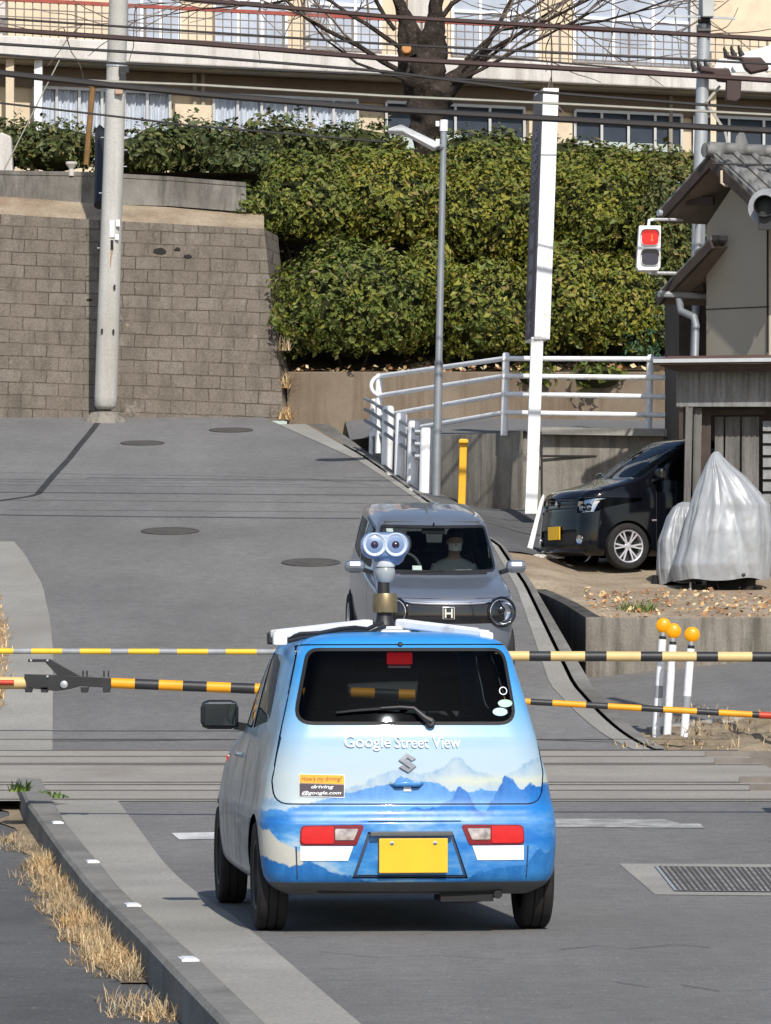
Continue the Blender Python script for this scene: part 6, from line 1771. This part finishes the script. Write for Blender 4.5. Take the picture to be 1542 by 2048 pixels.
# ================================================================== fences
# short white posts with grey rails along the kerb
bf = thing('post_fence', 'short fence of five white posts joined by three grey rails along the bend', 'fence', GP(745, 912)); o = bf.location
posts = [((748, 908), 798), ((773, 930), 812), ((799, 950), 826), ((824, 966), 842), ((851, 984), 856)]
for k, ((x, y), ty) in enumerate(posts):
    c = GP(x, y); w = .085 if k < 4 else .10
    mb = MB(); hgt = P(x + 4, ty, c.y) - c
    mb.tube([c - o - Vector((0, 0, .15)), c - o + hgt * .96, c - o + hgt], [w, w, w * .8], 14); mb.build('post', M['white'], bf, smooth=True)
for j in range(3):
    mb = MB(); pts = []
    for (x, y), dy in (((730, 797), 0), ((748, 806), 0), ((773, 823), 0), ((799, 840), 0), ((824, 856), 0), ((838, 864), 0)):
        Yr = GP(x, y + 108).y - .12
        pts.append(P(x, y + j * (22 + (x - 730) * .025), Yr) - o)
    mb.tube(pts, .026, 8); mb.tube([pts[-1] - Vector((.06, 0, 0)), pts[-1] + Vector((.03, 0, 0))], .042, 8); mb.build('rail', M['lamp_steel'], bf, smooth=True)
# white pipe railing on the retaining wall
rl = thing('railing', 'white pipe railing with four rails on top of the retaining wall', 'fence', P(1010, 862, 62.75)); o = rl.location
A = (P(758, 752, 67.2), P(757, 900, 67.2)); B_ = (P(1012, 710, 62.8), P(1008, 864, 62.8)); Cc = (P(1301, 714, 62.5), P(1296, 870, 62.5)); D_ = (P(1440, 716, 62.4), P(1436, 872, 62.4))
for a, b in (A, B_, Cc, D_):
    mb = MB(); mb.tube([b - o - Vector((0, 0, .05)), a - o], .052, 12); mb.lathe(a - o, (0, 0, 1), [(.05, -.05), (.055, 0), (.04, .03), (0, .04)], 12); mb.build('post', M['white'], rl, smooth=True, angle=40)
rows_ = (((762, 752), (1010, 717), (1300, 718), (1440, 719)), ((762, 791), (1010, 752), (1300, 755), (1440, 757)), ((762, 832), (1010, 788), (1300, 793), (1440, 796)), ((762, 868), (1010, 825), (1300, 830), (1440, 834)))
for rr_ in rows_:
    mb = MB(); pts = [P(x, y, yy) - o for (x, y), yy in zip(rr_, (67.15, 62.75, 62.45, 62.35))]
    mb.tube(pts[:2], .036, 10); mb.tube(pts[1:], .036, 10); mb.build('rail', M['white'], rl, smooth=True)
mb = MB(); a0, a1 = P(762, 752, 67.15) - o, P(762, 791, 67.15) - o
mb.tube([a0] + [((a0 + a1) / 2 + Vector((-.15 * math.sin(math.pi * k / 8) * 1.0, 0, (a0.z - a1.z) / 2 * math.cos(math.pi * k / 8)))) for k in range(1, 8)] + [a1], .029, 10); mb.build('end_loop', M['white'], rl, smooth=True)

# ================================================================== traffic signal
ts = thing('traffic_signal', 'white two lens signal with its upper lens lit red beside the tiled roof', 'traffic signal', P(1297, 540, 57.3)); o = ts.location
def SG(px, py, dy=0): return P(px, py, 57.3 + dy) - o
mb = MB(); mb.prism([SG(1278, 451), SG(1322, 451), SG(1321, 534), SG(1317, 541), SG(1277, 541), SG(1273, 534)], (0, .22, 0)); mb.build('housing', M['white'], ts, bevel=.012)
for y0, y1, mt, nm in ((460, 489, 'red_lit', 'red_lens'), (500, 529, 'glass_lens', 'dark_lens')):
    if mt == 'glass_lens' and mt not in M: M[mt] = plain('dark_lens', (.04, .035, .06), .15, 0, .2, 20)
    pl = rounded([(1284, y0), (1317, y0), (1317, y1), (1284, y1)], 9, 4)
    mb = MB(); mb.prism([SG(x, y, -.012) for x, y in pl], (0, .03, 0)); L_ = mb.build(nm, M[mt], ts)
    mb = MB(); outer = rounded([(1282, y0 - 2), (1319, y0 - 2), (1319, y1 + 2), (1282, y1 + 2)], 10, 4)
    for k in range(len(outer)):
        a, b = SG(*outer[k], -.02), SG(*outer[(k + 1) % len(outer)], -.02)
        mb.quad(a, b, b + Vector((0, .03, 0)), a + Vector((0, .03, 0)))
        if y0 < 480 or True:
            a2, b2 = SG(*outer[k], -.07), SG(*outer[(k + 1) % len(outer)], -.07)
            if (outer[k][1] + outer[(k+1) % len(outer)][1]) / 2 < y0 + 6: mb.quad(a, b, b2, a2)
    mb.build('lens_hood', M['black_stripe'], L_)
mb = MB(); mb.box(SG(1304, 473, -.016), (.012, .004, .05)); mb.box(SG(1304, 480, -.016), (.03, .004, .02)); mb.build('lens_figure', emit('amber_figure', (1, .25, .03), .6, (.8, .2, .02)), ts)
mb = MB(); mb.tube([SG(1297, 452, .1), SG(1298, 441, .1), SG(1304, 439, .1), SG(1400, 440, 2.2)], .020, 8); mb.tube([SG(1294, 541, .1), SG(1300, 546, .1), SG(1396, 548, 2.2)], .024, 8); mb.build('bracket', M['white'], ts, smooth=True)
mb = MB(); mb.tube([SG(1386, 760, 2.2), SG(1399, 425, 2.2)], .055, 10); mb.build('signal_pole', M['steel'], ts, smooth=True)

# steel pole at the right with cable gear at its top
sp_b, sp_t = P(1385, 880, 60.5), P(1412, -80, 60.5)
sp = thing('steel_pole', 'pale steel pole with dark cable gear rising behind the house', 'utility pole', sp_b); d = sp_t - sp_b
mb = MB(); mb.tube([(0, 0, -1), d * .5, d], [.10, .092, .082], 16); mb.build('shaft', M['steel'], sp, smooth=True)
def SPp(px, py, dy=-.1): return P(px, py, 60.5 + dy) - sp_b
mb = MB(); mb.prism([SPp(1403, -20), SPp(1428, -20), SPp(1426, 36), SPp(1404, 36)], (0, -.14, 0)); mb.build('pole_box', M['cabinet'], sp, bevel=.01)
mb = MB()
for y in (40, 62): mb.tube([SPp(1396, y), SPp(1420, y)], .045, 8)
mb.bar(SPp(1396, 50), SPp(1396, 72), .04); mb.bar(SPp(1419, 45), SPp(1418, 72), .04); mb.build('strap_band', M['black'], sp)
mb = MB(); mb.bar(SPp(1330, 31), SPp(1470, 37), .03); mb.build('cross_bar', M['steel'], sp)
mb = MB(); mb.prism([SPp(1398, 134), SPp(1432, 140), SPp(1456, 140), SPp(1462, 156), SPp(1452, 166), SPp(1434, 164), SPp(1424, 150), SPp(1398, 146)], (0, -.2, 0)); mb.build('cable_closure', M['wire_brown'], sp, bevel=.02)
mb = MB(); mb.prism([SPp(1451, 160), SPp(1481, 158), SPp(1479, 200), SPp(1470, 207), SPp(1450, 204)], (0, -.22, 0)); mb.build('junction_box', M['wire_brown'], sp, bevel=.01)
mb = MB(); mb.prism([SPp(1452, 113), SPp(1490, 118), SPp(1520, 118), SPp(1534, 134), SPp(1536, 142), SPp(1500, 150), SPp(1488, 140), SPp(1480, 122), SPp(1452, 119)], (0, -.2, 0)); mb.build('upper_closure', M['wire_brown'], sp, bevel=.02)
for k, (x, y) in enumerate(((1390, 142), (1402, 140), (1416, 140), (1455, 115), (1469, 113), (1484, 112))):
    mb = MB(); mb.tube([SPp(x, y, -.2), SPp(x - 7, y - 18, -.2), SPp(x - 6, y - 22, -.2)], [.045, .018, .008], 8); mb.build('cable_spike', M['wire'], sp, smooth=True)
mb = MB(); mb.prism([SPp(1434, 120, .1), SPp(1542, 90, .1), SPp(1600, 92, .1), SPp(1600, 140, .1), SPp(1425, 146, .1)], (0, .05, 0)); mb.build('pale_shroud', M['sticker_white'], sp)
for a, b in (((1412, 205), (1440, 172)), ((1412, 205), (1450, 262)), ((1450, 262), (1458, 300))):
    mb = MB(); mb.bar(SPp(*a), SPp(*b), .035); mb.build('stay', M['wire_pale'], sp)

# ================================================================== house on the right
M['stucco'] = plain('grey_stucco', (.42, .375, .305), .92, 0, .05, 1.2, .15, .2)
M['wood_dark'] = plain('dark_wood', (.055, .04, .032), .8, 0, .3, 6, .3)
M['soffit_wood'] = plain('soffit_board', (.19, .15, .115), .85, 0, .15, 4)
def tile_mat():
    m, nt, b = nodes_of('roof_tile'); co = coords(nt)
    w = N(nt, 'ShaderNodeTexWave'); w.wave_type = 'BANDS'; w.bands_direction = 'X'; w.inputs['Scale'].default_value = 1.7; w.inputs['Distortion'].default_value = .4
    mp = N(nt, 'ShaderNodeMapping'); mp.inputs['Rotation'].default_value = (0, 0, R(25)); nt.links.new(co, mp.inputs[0]); nt.links.new(mp.outputs[0], w.inputs['Vector'])
    n = noise_n(nt, co, 4, 5); c = ramp(nt, n, [(.3, (.14, .138, .135)), (.7, (.25, .245, .235))])
    c = mix(nt, ramp(nt, w.outputs['Fac'], [(.0, .55), (.25, 0)]), c, (.08, .078, .075))
    nt.links.new(c, b.inputs['Base Color']); b.inputs['Roughness'].default_value = .6; bump(nt, b, w.outputs['Fac'], .6, .04); return m
M['tile'] = tile_mat()
M['metal_sheet'] = plain('brown_metal_sheet', (.16, .09, .07), .6, .2, .25, 5)
M['corrugated'] = wall_mat('corrugated_grey', (.20, .20, .205), (.30, .30, .30), (.12, .11, .10), 3, .2)
M['board'] = wall_mat('weathered_board', (.13, .125, .12), (.22, .21, .20), (.07, .065, .06), 4, .3)
hs = thing('house', 'small grey two storey house with a tiled gable roof and a dark lean-to front', 'house', P(1420, 1000, 56)); o = hs.location
WN = Vector((-.90, -.43, 0)); WA = Vector((.43, -.90, 0))       # gable wall normal, and along the wall towards the camera
wl = P(1413, 720, 58.4)                                         # far foot of the gable wall
zt, zb = P(1425, 330, 58.4).z, P(1413, 1000, 58).z
LW = 1.62
def HH(s, h, out=0): return wl + WA * s + WN * out + Vector((0, 0, h - wl.z)) - o
mb = MB(); apex_z = P(1421, 306, 57.5).z - .02
za = apex_z - .85
mb.prism([HH(0, zb), HH(LW, zb), HH(LW, za + .02), HH(LW / 2, apex_z - .30), HH(0, za + .02)], -WN * 7); mb.build('upper_walls', M['stucco'], hs)
mb = MB(); mb.bar(HH(LW * .985, wl.z, .008), HH(LW * .985, za, .008), .02, .02, up=WN); mb.bar(HH(.0, P(1413, 614, 58).z, .006), HH(LW, P(1540, 614, 57).z, .006), .012, .012); mb.build('wall_joint', M['slot'], hs)
apex = P(1421, 304, 57.55) - o; eL = P(1319, 417, 58.6) - o
dirL = (eL - apex); eR = apex + Vector((WA.x * 1.9, WA.y * 1.9, -1.08))
ridge_dir = -WN
for nm, e, mt in (('left_roof', eL, 'tile'), ('right_roof', eR, 'tile')):
    mb = MB(); mb.prism([apex, e, e + ridge_dir * 7, apex + ridge_dir * 7], Vector((0, 0, -.07))); r_ = mb.build('roof_slope', M[mt], hs)
    mb = MB(); mb.bar(apex + Vector((0, 0, -.13)), e + Vector((0, 0, -.13)), .05, .13); mb.build('barge_board', M['wood_dark'], r_)
    mb = MB(); mb.prism([apex + Vector((0, 0, -.16)) + ridge_dir * .05, e + Vector((0, 0, -.16)) + ridge_dir * .05, e + Vector((0, 0, -.16)) + ridge_dir * 1.2, apex + Vector((0, 0, -.16)) + ridge_dir * 1.2], Vector((0, 0, -.02))); mb.build('soffit', M['soffit_wood'], r_)
mb = MB(); mb.tube([apex + Vector((0, 0, .05)) - ridge_dir * .05, apex + ridge_dir * 7 + Vector((0, 0, .05))], .085, 10); mb.tube([apex + Vector((0, 0, .02)) - ridge_dir * .09, apex + Vector((0, 0, .02)) + ridge_dir * .12], .095, 10)
q = apex + ridge_dir * .45 + Vector((0, 0, .12)); mb.prism([q + Vector((-.07, 0, 0)), q + Vector((.10, 0, 0)), q + Vector((.06, 0, .12)), q + Vector((.02, 0, .20)), q + Vector((-.06, 0, .10))], (0, .12, 0))
mb.build('ridge_tiles', M['tile'], hs, smooth=True)
# tile rows: raised round ribs on the visible slope
mb = MB()
for k in range(24):
    f = ridge_dir * (.08 + .27 * k); mb.tube([apex + f + Vector((0, 0, .015)), eR + f + Vector((0, 0, .015))], .045, 6)
mb.build('tile_ribs', M['tile'], hs, smooth=True)
for (x0, y0, x1, y1) in ((1374, 402, 1428, 402),):
    mb = MB(); mb.bar(P(x0, y0, 58.3) - o, P(x1, y1, 58.2) - o, .12, .10); mb.build('eave_beam', M['wood_dark'], hs)
# pent roof lower on the left, with its beam and pipe
a, b = P(1424, 470, 57.8) - o, P(1316, 584, 58.8) - o
mb = MB(); mb.prism([a, b, b + ridge_dir * 3, a + ridge_dir * 3], Vector((0, 0, -.06))); pr_ = mb.build('pent_roof', M['tile'], hs)
mb = MB(); mb.bar(a + Vector((0, 0, -.12)), b + Vector((0, 0, -.12)), .05, .13); mb.build('barge_board', M['wood_dark'], pr_)
mb = MB(); mb.prism([a + Vector((0, 0, -.14)) + ridge_dir * .05, b + Vector((0, 0, -.14)) + ridge_dir * .05, b + Vector((0, 0, -.14)) + ridge_dir * 1.2, a + Vector((0, 0, -.14)) + ridge_dir * 1.2], Vector((0, 0, -.02))); mb.build('soffit', M['soffit_wood'], pr_)
mb = MB(); mb.bar(P(1352, 570, 58.9) - o, P(1412, 572, 58.6) - o, .14, .16); mb.build('eave_beam', M['wood_dark'], hs)
for x, y, dx in ((1316, 426, .0), (1318, 588, .0)): mb = MB(); mb.tube([P(x, y, 58.5) - o, P(x + 6, y, 58.5) - o + ridge_dir * 3], .045, 8); mb.build('rain_gutter', M['steel'], hs, smooth=True)
mb = MB(); mb.tube([P(1358, 596, 58.6) - o, P(1362, 622, 58.6) - o, P(1388, 634, 58.4) - o, P(1392, 650, 58.4) - o, P(1390, 715, 58.3) - o], .05, 10); mb.build('downpipe', M['lamp_steel'], hs, smooth=True)
mb = MB(); mb.prism([P(1358, 560, 59.5) - o, P(1412, 560, 59.5) - o, P(1412, 900, 59.5) - o, P(1358, 900, 59.5) - o], (0, 3, 0)); mb.build('side_wing', M['wood_dark'], hs)
mb = MB(); mb.tube([P(1443, 341, 57.2) - o, P(1443, 366, 57.2) - o, P(1450, 371, 57.2) - o, P(1474, 370, 57.2) - o], .018, 8); mb.build('bent_pipe', plain('bent_pipe_tan', (.62, .52, .40), .5), hs, smooth=True)
# lean-to front
FY = 55.0
def F(px, py, dy=0): return P(px, py, FY + dy) - o
mb = MB(); mb.prism([F(1306, 722, -.5), F(1700, 716, -.5), F(1700, 708, 2.0), F(1340, 712, 2.0)], Vector((0, 0, -.05))); r_ = mb.build('lean_to_roof', M['metal_sheet'], hs)
mb = MB(); mb.bar(F(1306, 722, -.52), F(1700, 718, -.52), .05, .045); mb.build('roof_edge', M['steel'], r_)
mb = MB(); mb.prism([F(1318, 729, -.45), F(1700, 726, -.45), F(1700, 742, -.3), F(1352, 742, -.3)], (0, .12, 0)); mb.build('fascia', M['wood_dark'], r_)
mb = MB()
x = 1353
while x < 1640:
    mb.prism([F(x, 740), F(x + 5.5, 740, -.02), F(x + 11, 740), F(x + 11, 813), F(x + 5.5, 813, -.02), F(x, 813)], (0, .06, 0)); x += 11
mb.build('panel_band', M['corrugated'], hs)
mb = MB(); mb.prism([F(1372, 808), F(1386, 808), F(1381, 1010), F(1368, 1010)], (0, .14, 0)); mb.build('corner_post', M['board'], hs)
mb = MB(); mb.prism([F(1388, 815, .1), F(1404, 815, .1), F(1400, 1010, .1), F(1385, 1010, .1)], (0, .1, 0)); mb.build('wall_board', M['board'], hs)
mb = MB(); mb.prism([F(1386, 808, 1.2), F(1700, 808, 1.2), F(1700, 1130, 1.2), F(1386, 1130, 1.2)], (0, .2, 0)); mb.build('inner_wall', M['wood_dark'], hs)
mb = MB(); mb.prism([F(1400, 818, .25), F(1422, 818, .25), F(1420, 1120, .25), F(1398, 1120, .25)], (0, .1, 0)); mb.prism([F(1422, 820, .3), F(1530, 818, .3), F(1530, 828, .3), F(1422, 830, .3)], (0, .1, 0)); mb.build('door_frame', M['wood_dark'], hs)
dr = None
for k, (x0, x1) in enumerate(((1430, 1447), (1451, 1480), (1484, 1518))):
    mb = MB(); mb.prism([F(x0, 834, .4), F(x1, 833, .4), F(x1 - 1, 1120, .4), F(x0 - 1, 1120, .4)], (0, .05, 0)); mb.build('door_panel', M['board'], hs)
mb = MB()
for k in range(12): mb.prism([F(1526, 842 + k * 24, .3), F(1640, 842 + k * 24, .3), F(1640, 862 + k * 24, .25), F(1526, 862 + k * 24, .25)], (0, .06, 0))
mb.build('shutter_slats', M['corrugated'], hs)
mb = MB(); mb.prism([F(1388, 1005, .25), F(1700, 1005, .25), F(1700, 1160, .1), F(1388, 1150, .1)], (0, .12, 0)); mb.build('base_wall', M['board'], hs)

# railway crossing lamp at the right edge
cl = thing('crossing_lamp', 'round black backed railway crossing lamp at the right edge, in front of the house', 'crossing signal', Vector((P(1575, 0, 40.6).x, 40.6, p(40.6) - .1))); o = cl.location
def CL(px, py, dy=0): return P(px, py, 40.6 + dy) - o
mb = MB(); mb.tube([(0, 0, 0), CL(1575, 250)], .055, 12); mb.build('pole', M['black_stripe'], cl, smooth=True)
mb = MB(); c = CL(1534, 415, .02); mb.lathe(c, (-.25, -1, 0), [(.001, -.02), (.175, -.02), (.175, 0), (.001, .0)], 30); mb.build('back_plate', M['grey_stripe'], cl, smooth=True, angle=40)
mb = MB(); mb.lathe(c, (-.25, -1, 0), [(.10, 0), (.10, .16), (.093, .16), (.093, .01)], 24); mb.build('hood', M['black'], cl, smooth=True, angle=40)
mb = MB(); mb.lathe(c, (-.25, -1, 0), [(.092, .005), (.06, .025), (0, .032)], 20); mb.build('lens', M['interior_grey'], cl, smooth=True)
mb = MB(); mb.bar(CL(1534, 415, .06), CL(1575, 415, .02), .05); mb.box(CL(1530, 445, -.02), (.11, .10, .13)); mb.build('lamp_bracket', M['black'], cl)

# ================================================================== covered motorbike
def cover(name, label, rings, apex, seed, amp, cat='covered motorbike'):
    """rings: (z, cx, cy, rx, ry) from the hem up; folds run down from the apex and tighten towards it"""
    base = Vector((rings[0][1], rings[0][2], rings[0][0])); t = thing(name, label, cat, base); mb = MB(); rows = []
    zs = [r[0] for r in rings]; n = 260; m = 60
    for k in range(m + 1):
        f = k / m; z = zs[0] + (zs[-1] - zs[0]) * f
        v = [lin([(r[0], r[j]) for r in rings], z) for j in (1, 2, 3, 4)]
        row = []
        for b in range(n + 1):
            a = 2 * math.pi * (b % n) / n; ca, sa = math.cos(a), math.sin(a)
            e = Vector((ca, sa, 0))
            tw = Matrix.Rotation(.55 * f, 3, 'Z'); e2 = tw @ e; q = e2 * 1.25 + Vector((0, 0, seed + f * .35))
            fold = 1.6 * abs(mnoise.noise(q)) + .9 * abs(mnoise.noise(e2 * 2.7 + Vector((0, 0, seed * 2 + f * .8)))) + .22 * abs(mnoise.noise(e * 6 + Vector((0, 0, seed * 3 + f * 2.2))))
            fold = fold * 1.1 - .5                              # sharp valleys, rounded ridges
            crease = .9 * abs(mnoise.noise(Vector((ca * 1.6 + f, sa * 1.6, f * 3.2 + seed)))) + .55 * abs(mnoise.noise(Vector((ca * 4 + 2 * f, sa * 4, f * 7 + seed)))) + .3 * abs(mnoise.noise(Vector((ca * 9, sa * 9, f * 16 + seed))))
            w = amp * (.55 + .45 * math.sin(math.pi * min(1, f * 1.05)))
            d = w * fold * .85 + amp * .14 * (crease - .3)
            hem = .045 * mnoise.noise(e * 1.8 + Vector((0, 0, seed))) * max(0, 1 - f * 9)
            ex = .86
            sx_ = abs(ca) ** ex * (1 if ca > 0 else -1); sy_ = abs(sa) ** ex * (1 if sa > 0 else -1)
            row.append(Vector((v[0] + (v[2] + d * min(1, v[2] * 4)) * sx_, v[1] + (v[3] + d * min(1, v[3] * 4)) * sy_, z + hem)) - base)
        rows.append(row)
    mb.grid(rows)
    mb.face([mb.vert(q) for q in rows[-1][:-1]])
    mb.build('cover', M['silver_cloth'], t, smooth=True, angle=75)
    return t
sc_ = 53.6 / FPX
def CR(py, x0, x1, Y=53.6, ry=.38):
    q = P((x0 + x1) / 2, py, Y); return (q.z, q.x, q.y, (x1 - x0) / 2 * Y / FPX, ry)
big = cover('covered_motorbike', 'large silver motorbike cover with a pointed top in front of the house', [CR(1160, 1350, 1536, ry=.40), CR(1130, 1345, 1538, ry=.43), CR(1060, 1366, 1540, ry=.42), CR(1010, 1382, 1538, ry=.38), CR(985, 1392, 1520, ry=.33), CR(955, 1404, 1492, ry=.26), CR(930, 1413, 1462, ry=.16), CR(914, 1420, 1446, ry=.09), CR(906, 1425, 1440, ry=.05), CR(903, 1429, 1437, ry=.02)], None, 3.3, .095)
w_ = wheel('wheel', big, (.05, -.10, -.02), .30, .11, 1, 5, M['lamp_steel'], .66); w_.rotation_euler = (0, 0, R(72))
w_.location = P(1462, 1160, 53.5) - big.location
mb = MB(); q = P(1381, 1165, 53.4) - big.location; mb.tube([q, q + Vector((0, 0, -.20))], .014, 6); mb.build('side_stand', M['steel'], big)
mb = MB(); q = P(1487, 1150, 53.14) - big.location; mb.lathe(q, (0, -1, 0), [(.025, 0), (.025, .02), (0, .025)], 10); mb.build('tie_hole', M['black'], big)
small = cover('covered_scooter', 'smaller silver scooter cover tucked behind the big pointed cover', [CR(1168, 1317, 1390, 54.2, .28), CR(1140, 1315, 1394, 54.2, .30), CR(1080, 1319, 1396, 54.2, .28), CR(1035, 1334, 1394, 54.2, .25), CR(1015, 1346, 1390, 54.2, .2), CR(1007, 1356, 1384, 54.2, .12), CR(1004, 1364, 1378, 54.2, .04)], None, 8.2, .075, 'covered scooter')
mb = MB(); 
for s in (-1, 1): mb.tube([Vector((.25 * s, 0, -.15)), Vector((.22 * s, 0, .1))], .08, 10)
mb.build('wheel_stub', M['rubber'], small)

# ================================================================== overhead wires
def wire(label, pts, w, Y, mat='wire'):
    t = [P(x, y, Y) for x, y in pts]; dense = []
    for k in range(len(t) - 1):
        for j in range(8): dense.append(t[k].lerp(t[k + 1], j / 8))
    dense.append(t[-1]); L = dense[0]
    mb = MB(); mb.tube([q - L for q in dense], 1.2 * w * Y / FPX / 2, 6); ob = mb.build('overhead_wire', M[mat], smooth=True); ob.location = L
    tag(ob, label, 'cable', 'overhead cables across the street')
wire('dark brown cable entering at the top and passing just above the pole box', [(330, -6), (771, 33), (1150, 55), (1700, 88)], 8, 57.6, 'wire_brown')
wire('thin black cable crossing the balcony railing below the uppermost cable', [(-160, 26), (0, 37), (360, 61), (771, 88), (1150, 108), (1700, 136)], 4, 57.0)
wire('thick black cable along the balcony slab', [(-160, 46), (0, 59), (400, 87), (771, 117), (1150, 138), (1420, 153), (1700, 171)], 9, 56.2, 'wire_brown')
wire('thin cable just below the thick one along the balcony slab', [(-160, 74), (0, 88), (400, 113), (771, 143), (1080, 184), (1400, 209), (1700, 228)], 5, 55.4)
wire('slim black cable at the lower edge of the balcony slab', [(-160, 100), (0, 109), (240, 127), (500, 138), (771, 150), (1050, 166)], 4, 58.2)
wire('pale beige cable above the thick twisted lower cable', [(140, 160), (400, 170), (771, 192), (1150, 209), (1700, 238)], 4.5, 54.6, 'wire_pale')
wire('thickest black cable running below the pale one', [(-160, 130), (0, 146), (235, 172), (420, 190), (771, 219), (1076, 236), (1400, 254), (1700, 270)], 11, 54.0)
wire('thin low cable crossing the curtains at the left', [(-160, 190), (0, 206), (240, 234), (390, 252), (560, 266), (771, 284)], 3.5, 58.6)
wire('thin slack cable across the right half above the tall sign', [(880, 104), (1060, 120), (1260, 138), (1400, 150)], 3.5, 58.4)
wire('thin cable from the tiled roof to the right edge', [(1425, 327), (1480, 329), (1600, 331)], 3.5, 53.6)
t = thing('guy_wire', 'thin pale stay wire slanting from the hedge to the balcony at the left', 'wire', P(8, 340, 76.8)); o = t.location
mb = MB(); mb.tube([(0, 0, 0), P(120, 118, 76.8) - o], .012, 6); mb.build('strand', M['wire_pale'], t)

# ================================================================== grass, weeds, litter
rng = random.Random(5)
def blades(mb, c, n, h, spread, lean=.6, w=.006):
    for _ in range(n):
        a = rng.uniform(0, 6.28); r_ = spread * math.sqrt(rng.random())
        b = c + Vector((r_ * math.cos(a), r_ * math.sin(a), 0)); hh = h * rng.uniform(.45, 1.2)
        th = rng.uniform(0, 6.28); ln = rng.uniform(.1, lean); dv = Vector((math.cos(th) * ln, math.sin(th) * ln, 1)).normalized()
        sd = Vector((-math.sin(th), math.cos(th), 0)) * w
        m_ = b + dv * hh * .55; tip = b + dv * hh * .9 + Vector((math.cos(th), math.sin(th), -.25)) * hh * .35 * ln
        i = len(mb.v); mb.v += [tuple(b - sd), tuple(b + sd), tuple(m_ + sd * .8), tuple(m_ - sd * .8), tuple(tip)]
        mb.face((i, i+1, i+2, i+3)); mb.face((i+3, i+2, i+4))
mb = MB()
def gz(x, y): return p(y) - .075
k0, k1 = 17.2, kerbY1 + .2
for _ in range(560):
    y = rng.uniform(19.4, 28.6)
    e = lin(kerb_L, y) - .03
    dens = .5 + .5 * mnoise.noise(Vector((y * .9, 0, 4)))
    if rng.random() > dens + .35: continue
    wd = .20 if 20.4 < y < 28 else .12
    x = e - abs(rng.gauss(0, .45)) * wd
    blades(mb, Vector((x, y, gz(x, y))), 13, .07 + .07 * max(0, 1 - abs(x - e) / .25), .06, 2.4, .0022)
for y0, n in ((17.75, 18), (17.45, 10), (18.2, 4), (29.5, 26), (30.2, 20)):
    for _ in range(n):
        y = y0 + rng.gauss(0, .16); e = lin(kerb_L, y) - .03; x = e - abs(rng.gauss(0, .10 if y0 < 20 else .22)); blades(mb, Vector((x, y, gz(x, y))), 12, .085, .05, 2.0, .0022)
g = mb.build('dry_grass', M['dry_grass'], fix=False); tag(g, 'pale dry grass growing along the outer side of the kerb', 'grass', kind='stuff')
mb = MB()
for _ in range(800):                                           # dead leaves and stones over the front of the lot
    x = rng.uniform(2.35, 6); y = rng.uniform(49.75, 52.4) if rng.random() < .8 else rng.uniform(52, 53.2); z = lot_z(x, y) + .012
    leaves(mb, rng, Vector((x, y, z)), 1, .035, Vector((0, -.5, 1)), 1.5, .9)
for _ in range(320):
    x = rng.uniform(-1.5, 9); y = rng.uniform(74.12, 74.6); leaves(mb, rng, Vector((x, y, 6.19)), 1, .06, Vector((0, -.5, 1)), 1.5, .9)
g = mb.build('dead_leaves', M['dead_leaf'], fix=False); tag(g, 'brown dead leaves scattered over the dirt lot and under the bushes', 'leaves', kind='stuff')
def weed(px, py, Y, label, n=60, h=.16, sp=.14, mat='weed', w=.008):
    c = P(px, py, Y); mb = MB(); mb.v = []
    blades(mb, Vector((0, 0, -.01)), n, h, sp, 1.2, w); o = mb.build('weed', M[mat], fix=False); o.location = c; tag(o, label, 'weed', 'small weeds')
weed(1272, 1225, 50.6, 'green weed tuft at the front of the dirt lot', 110, .19, .2)
weed(569, 838, 73.8, 'yellowish weeds at the foot of the joint between block wall and low wall', 60, .34, .16, 'dry_grass', .007)
weed(570, 775, 73.9, 'yellowish weeds halfway up the joint between block wall and low wall', 50, .34, .10, 'dry_grass', .007)
weed(570, 700, 73.9, 'dry weeds at the top of the joint beside the block wall', 45, .32, .10, 'dry_grass', .007)
weed(16, 1498, 41.6, 'green weeds at the far end of the crossing on the left', 90, .12, .28)
weed(100, 1593, 32.6, 'small weeds behind the end of the kerb', 60, .07, .14)
weed(40, 1580, 31.4, 'green weeds at the tip of the kerb', 50, .10, .08)
weed(1285, 1500, 40.5, 'sprigs growing on the soil bank at the right', 60, .14, .3, 'dry_grass', .006)
mb = MB()
for _ in range(110):                                            # roots and dry stalks hanging on the bank
    x = rng.uniform(2.6, 5); y = rng.uniform(40.4, 42.6); zf = .45 + (y - 40.4) * .2
    blades(mb, Vector((x, y, zf)), 5, .12, .05, 2.0, .005)
g = mb.build('bank_stalks', M['dry_grass'], fix=False); tag(g, 'dry stalks and roots on the soil bank beside the tracks', 'grass', kind='stuff')
mb = MB()
for _ in range(420):                                            # small plants at the road edges on the left
    x = lin(verge, rng.uniform(44, 56)) - abs(rng.gauss(0, .3)); y = rng.uniform(43.8, 56); x = lin(verge, y) - abs(rng.gauss(0, .4)); blades(mb, Vector((x, y, p(y))), 6, .10, .08, 1.6, .005)
g = mb.build('verge_grass', M['dry_grass'], fix=False); tag(g, 'dry grass on the verge at the left edge of the hill road', 'grass', kind='stuff')
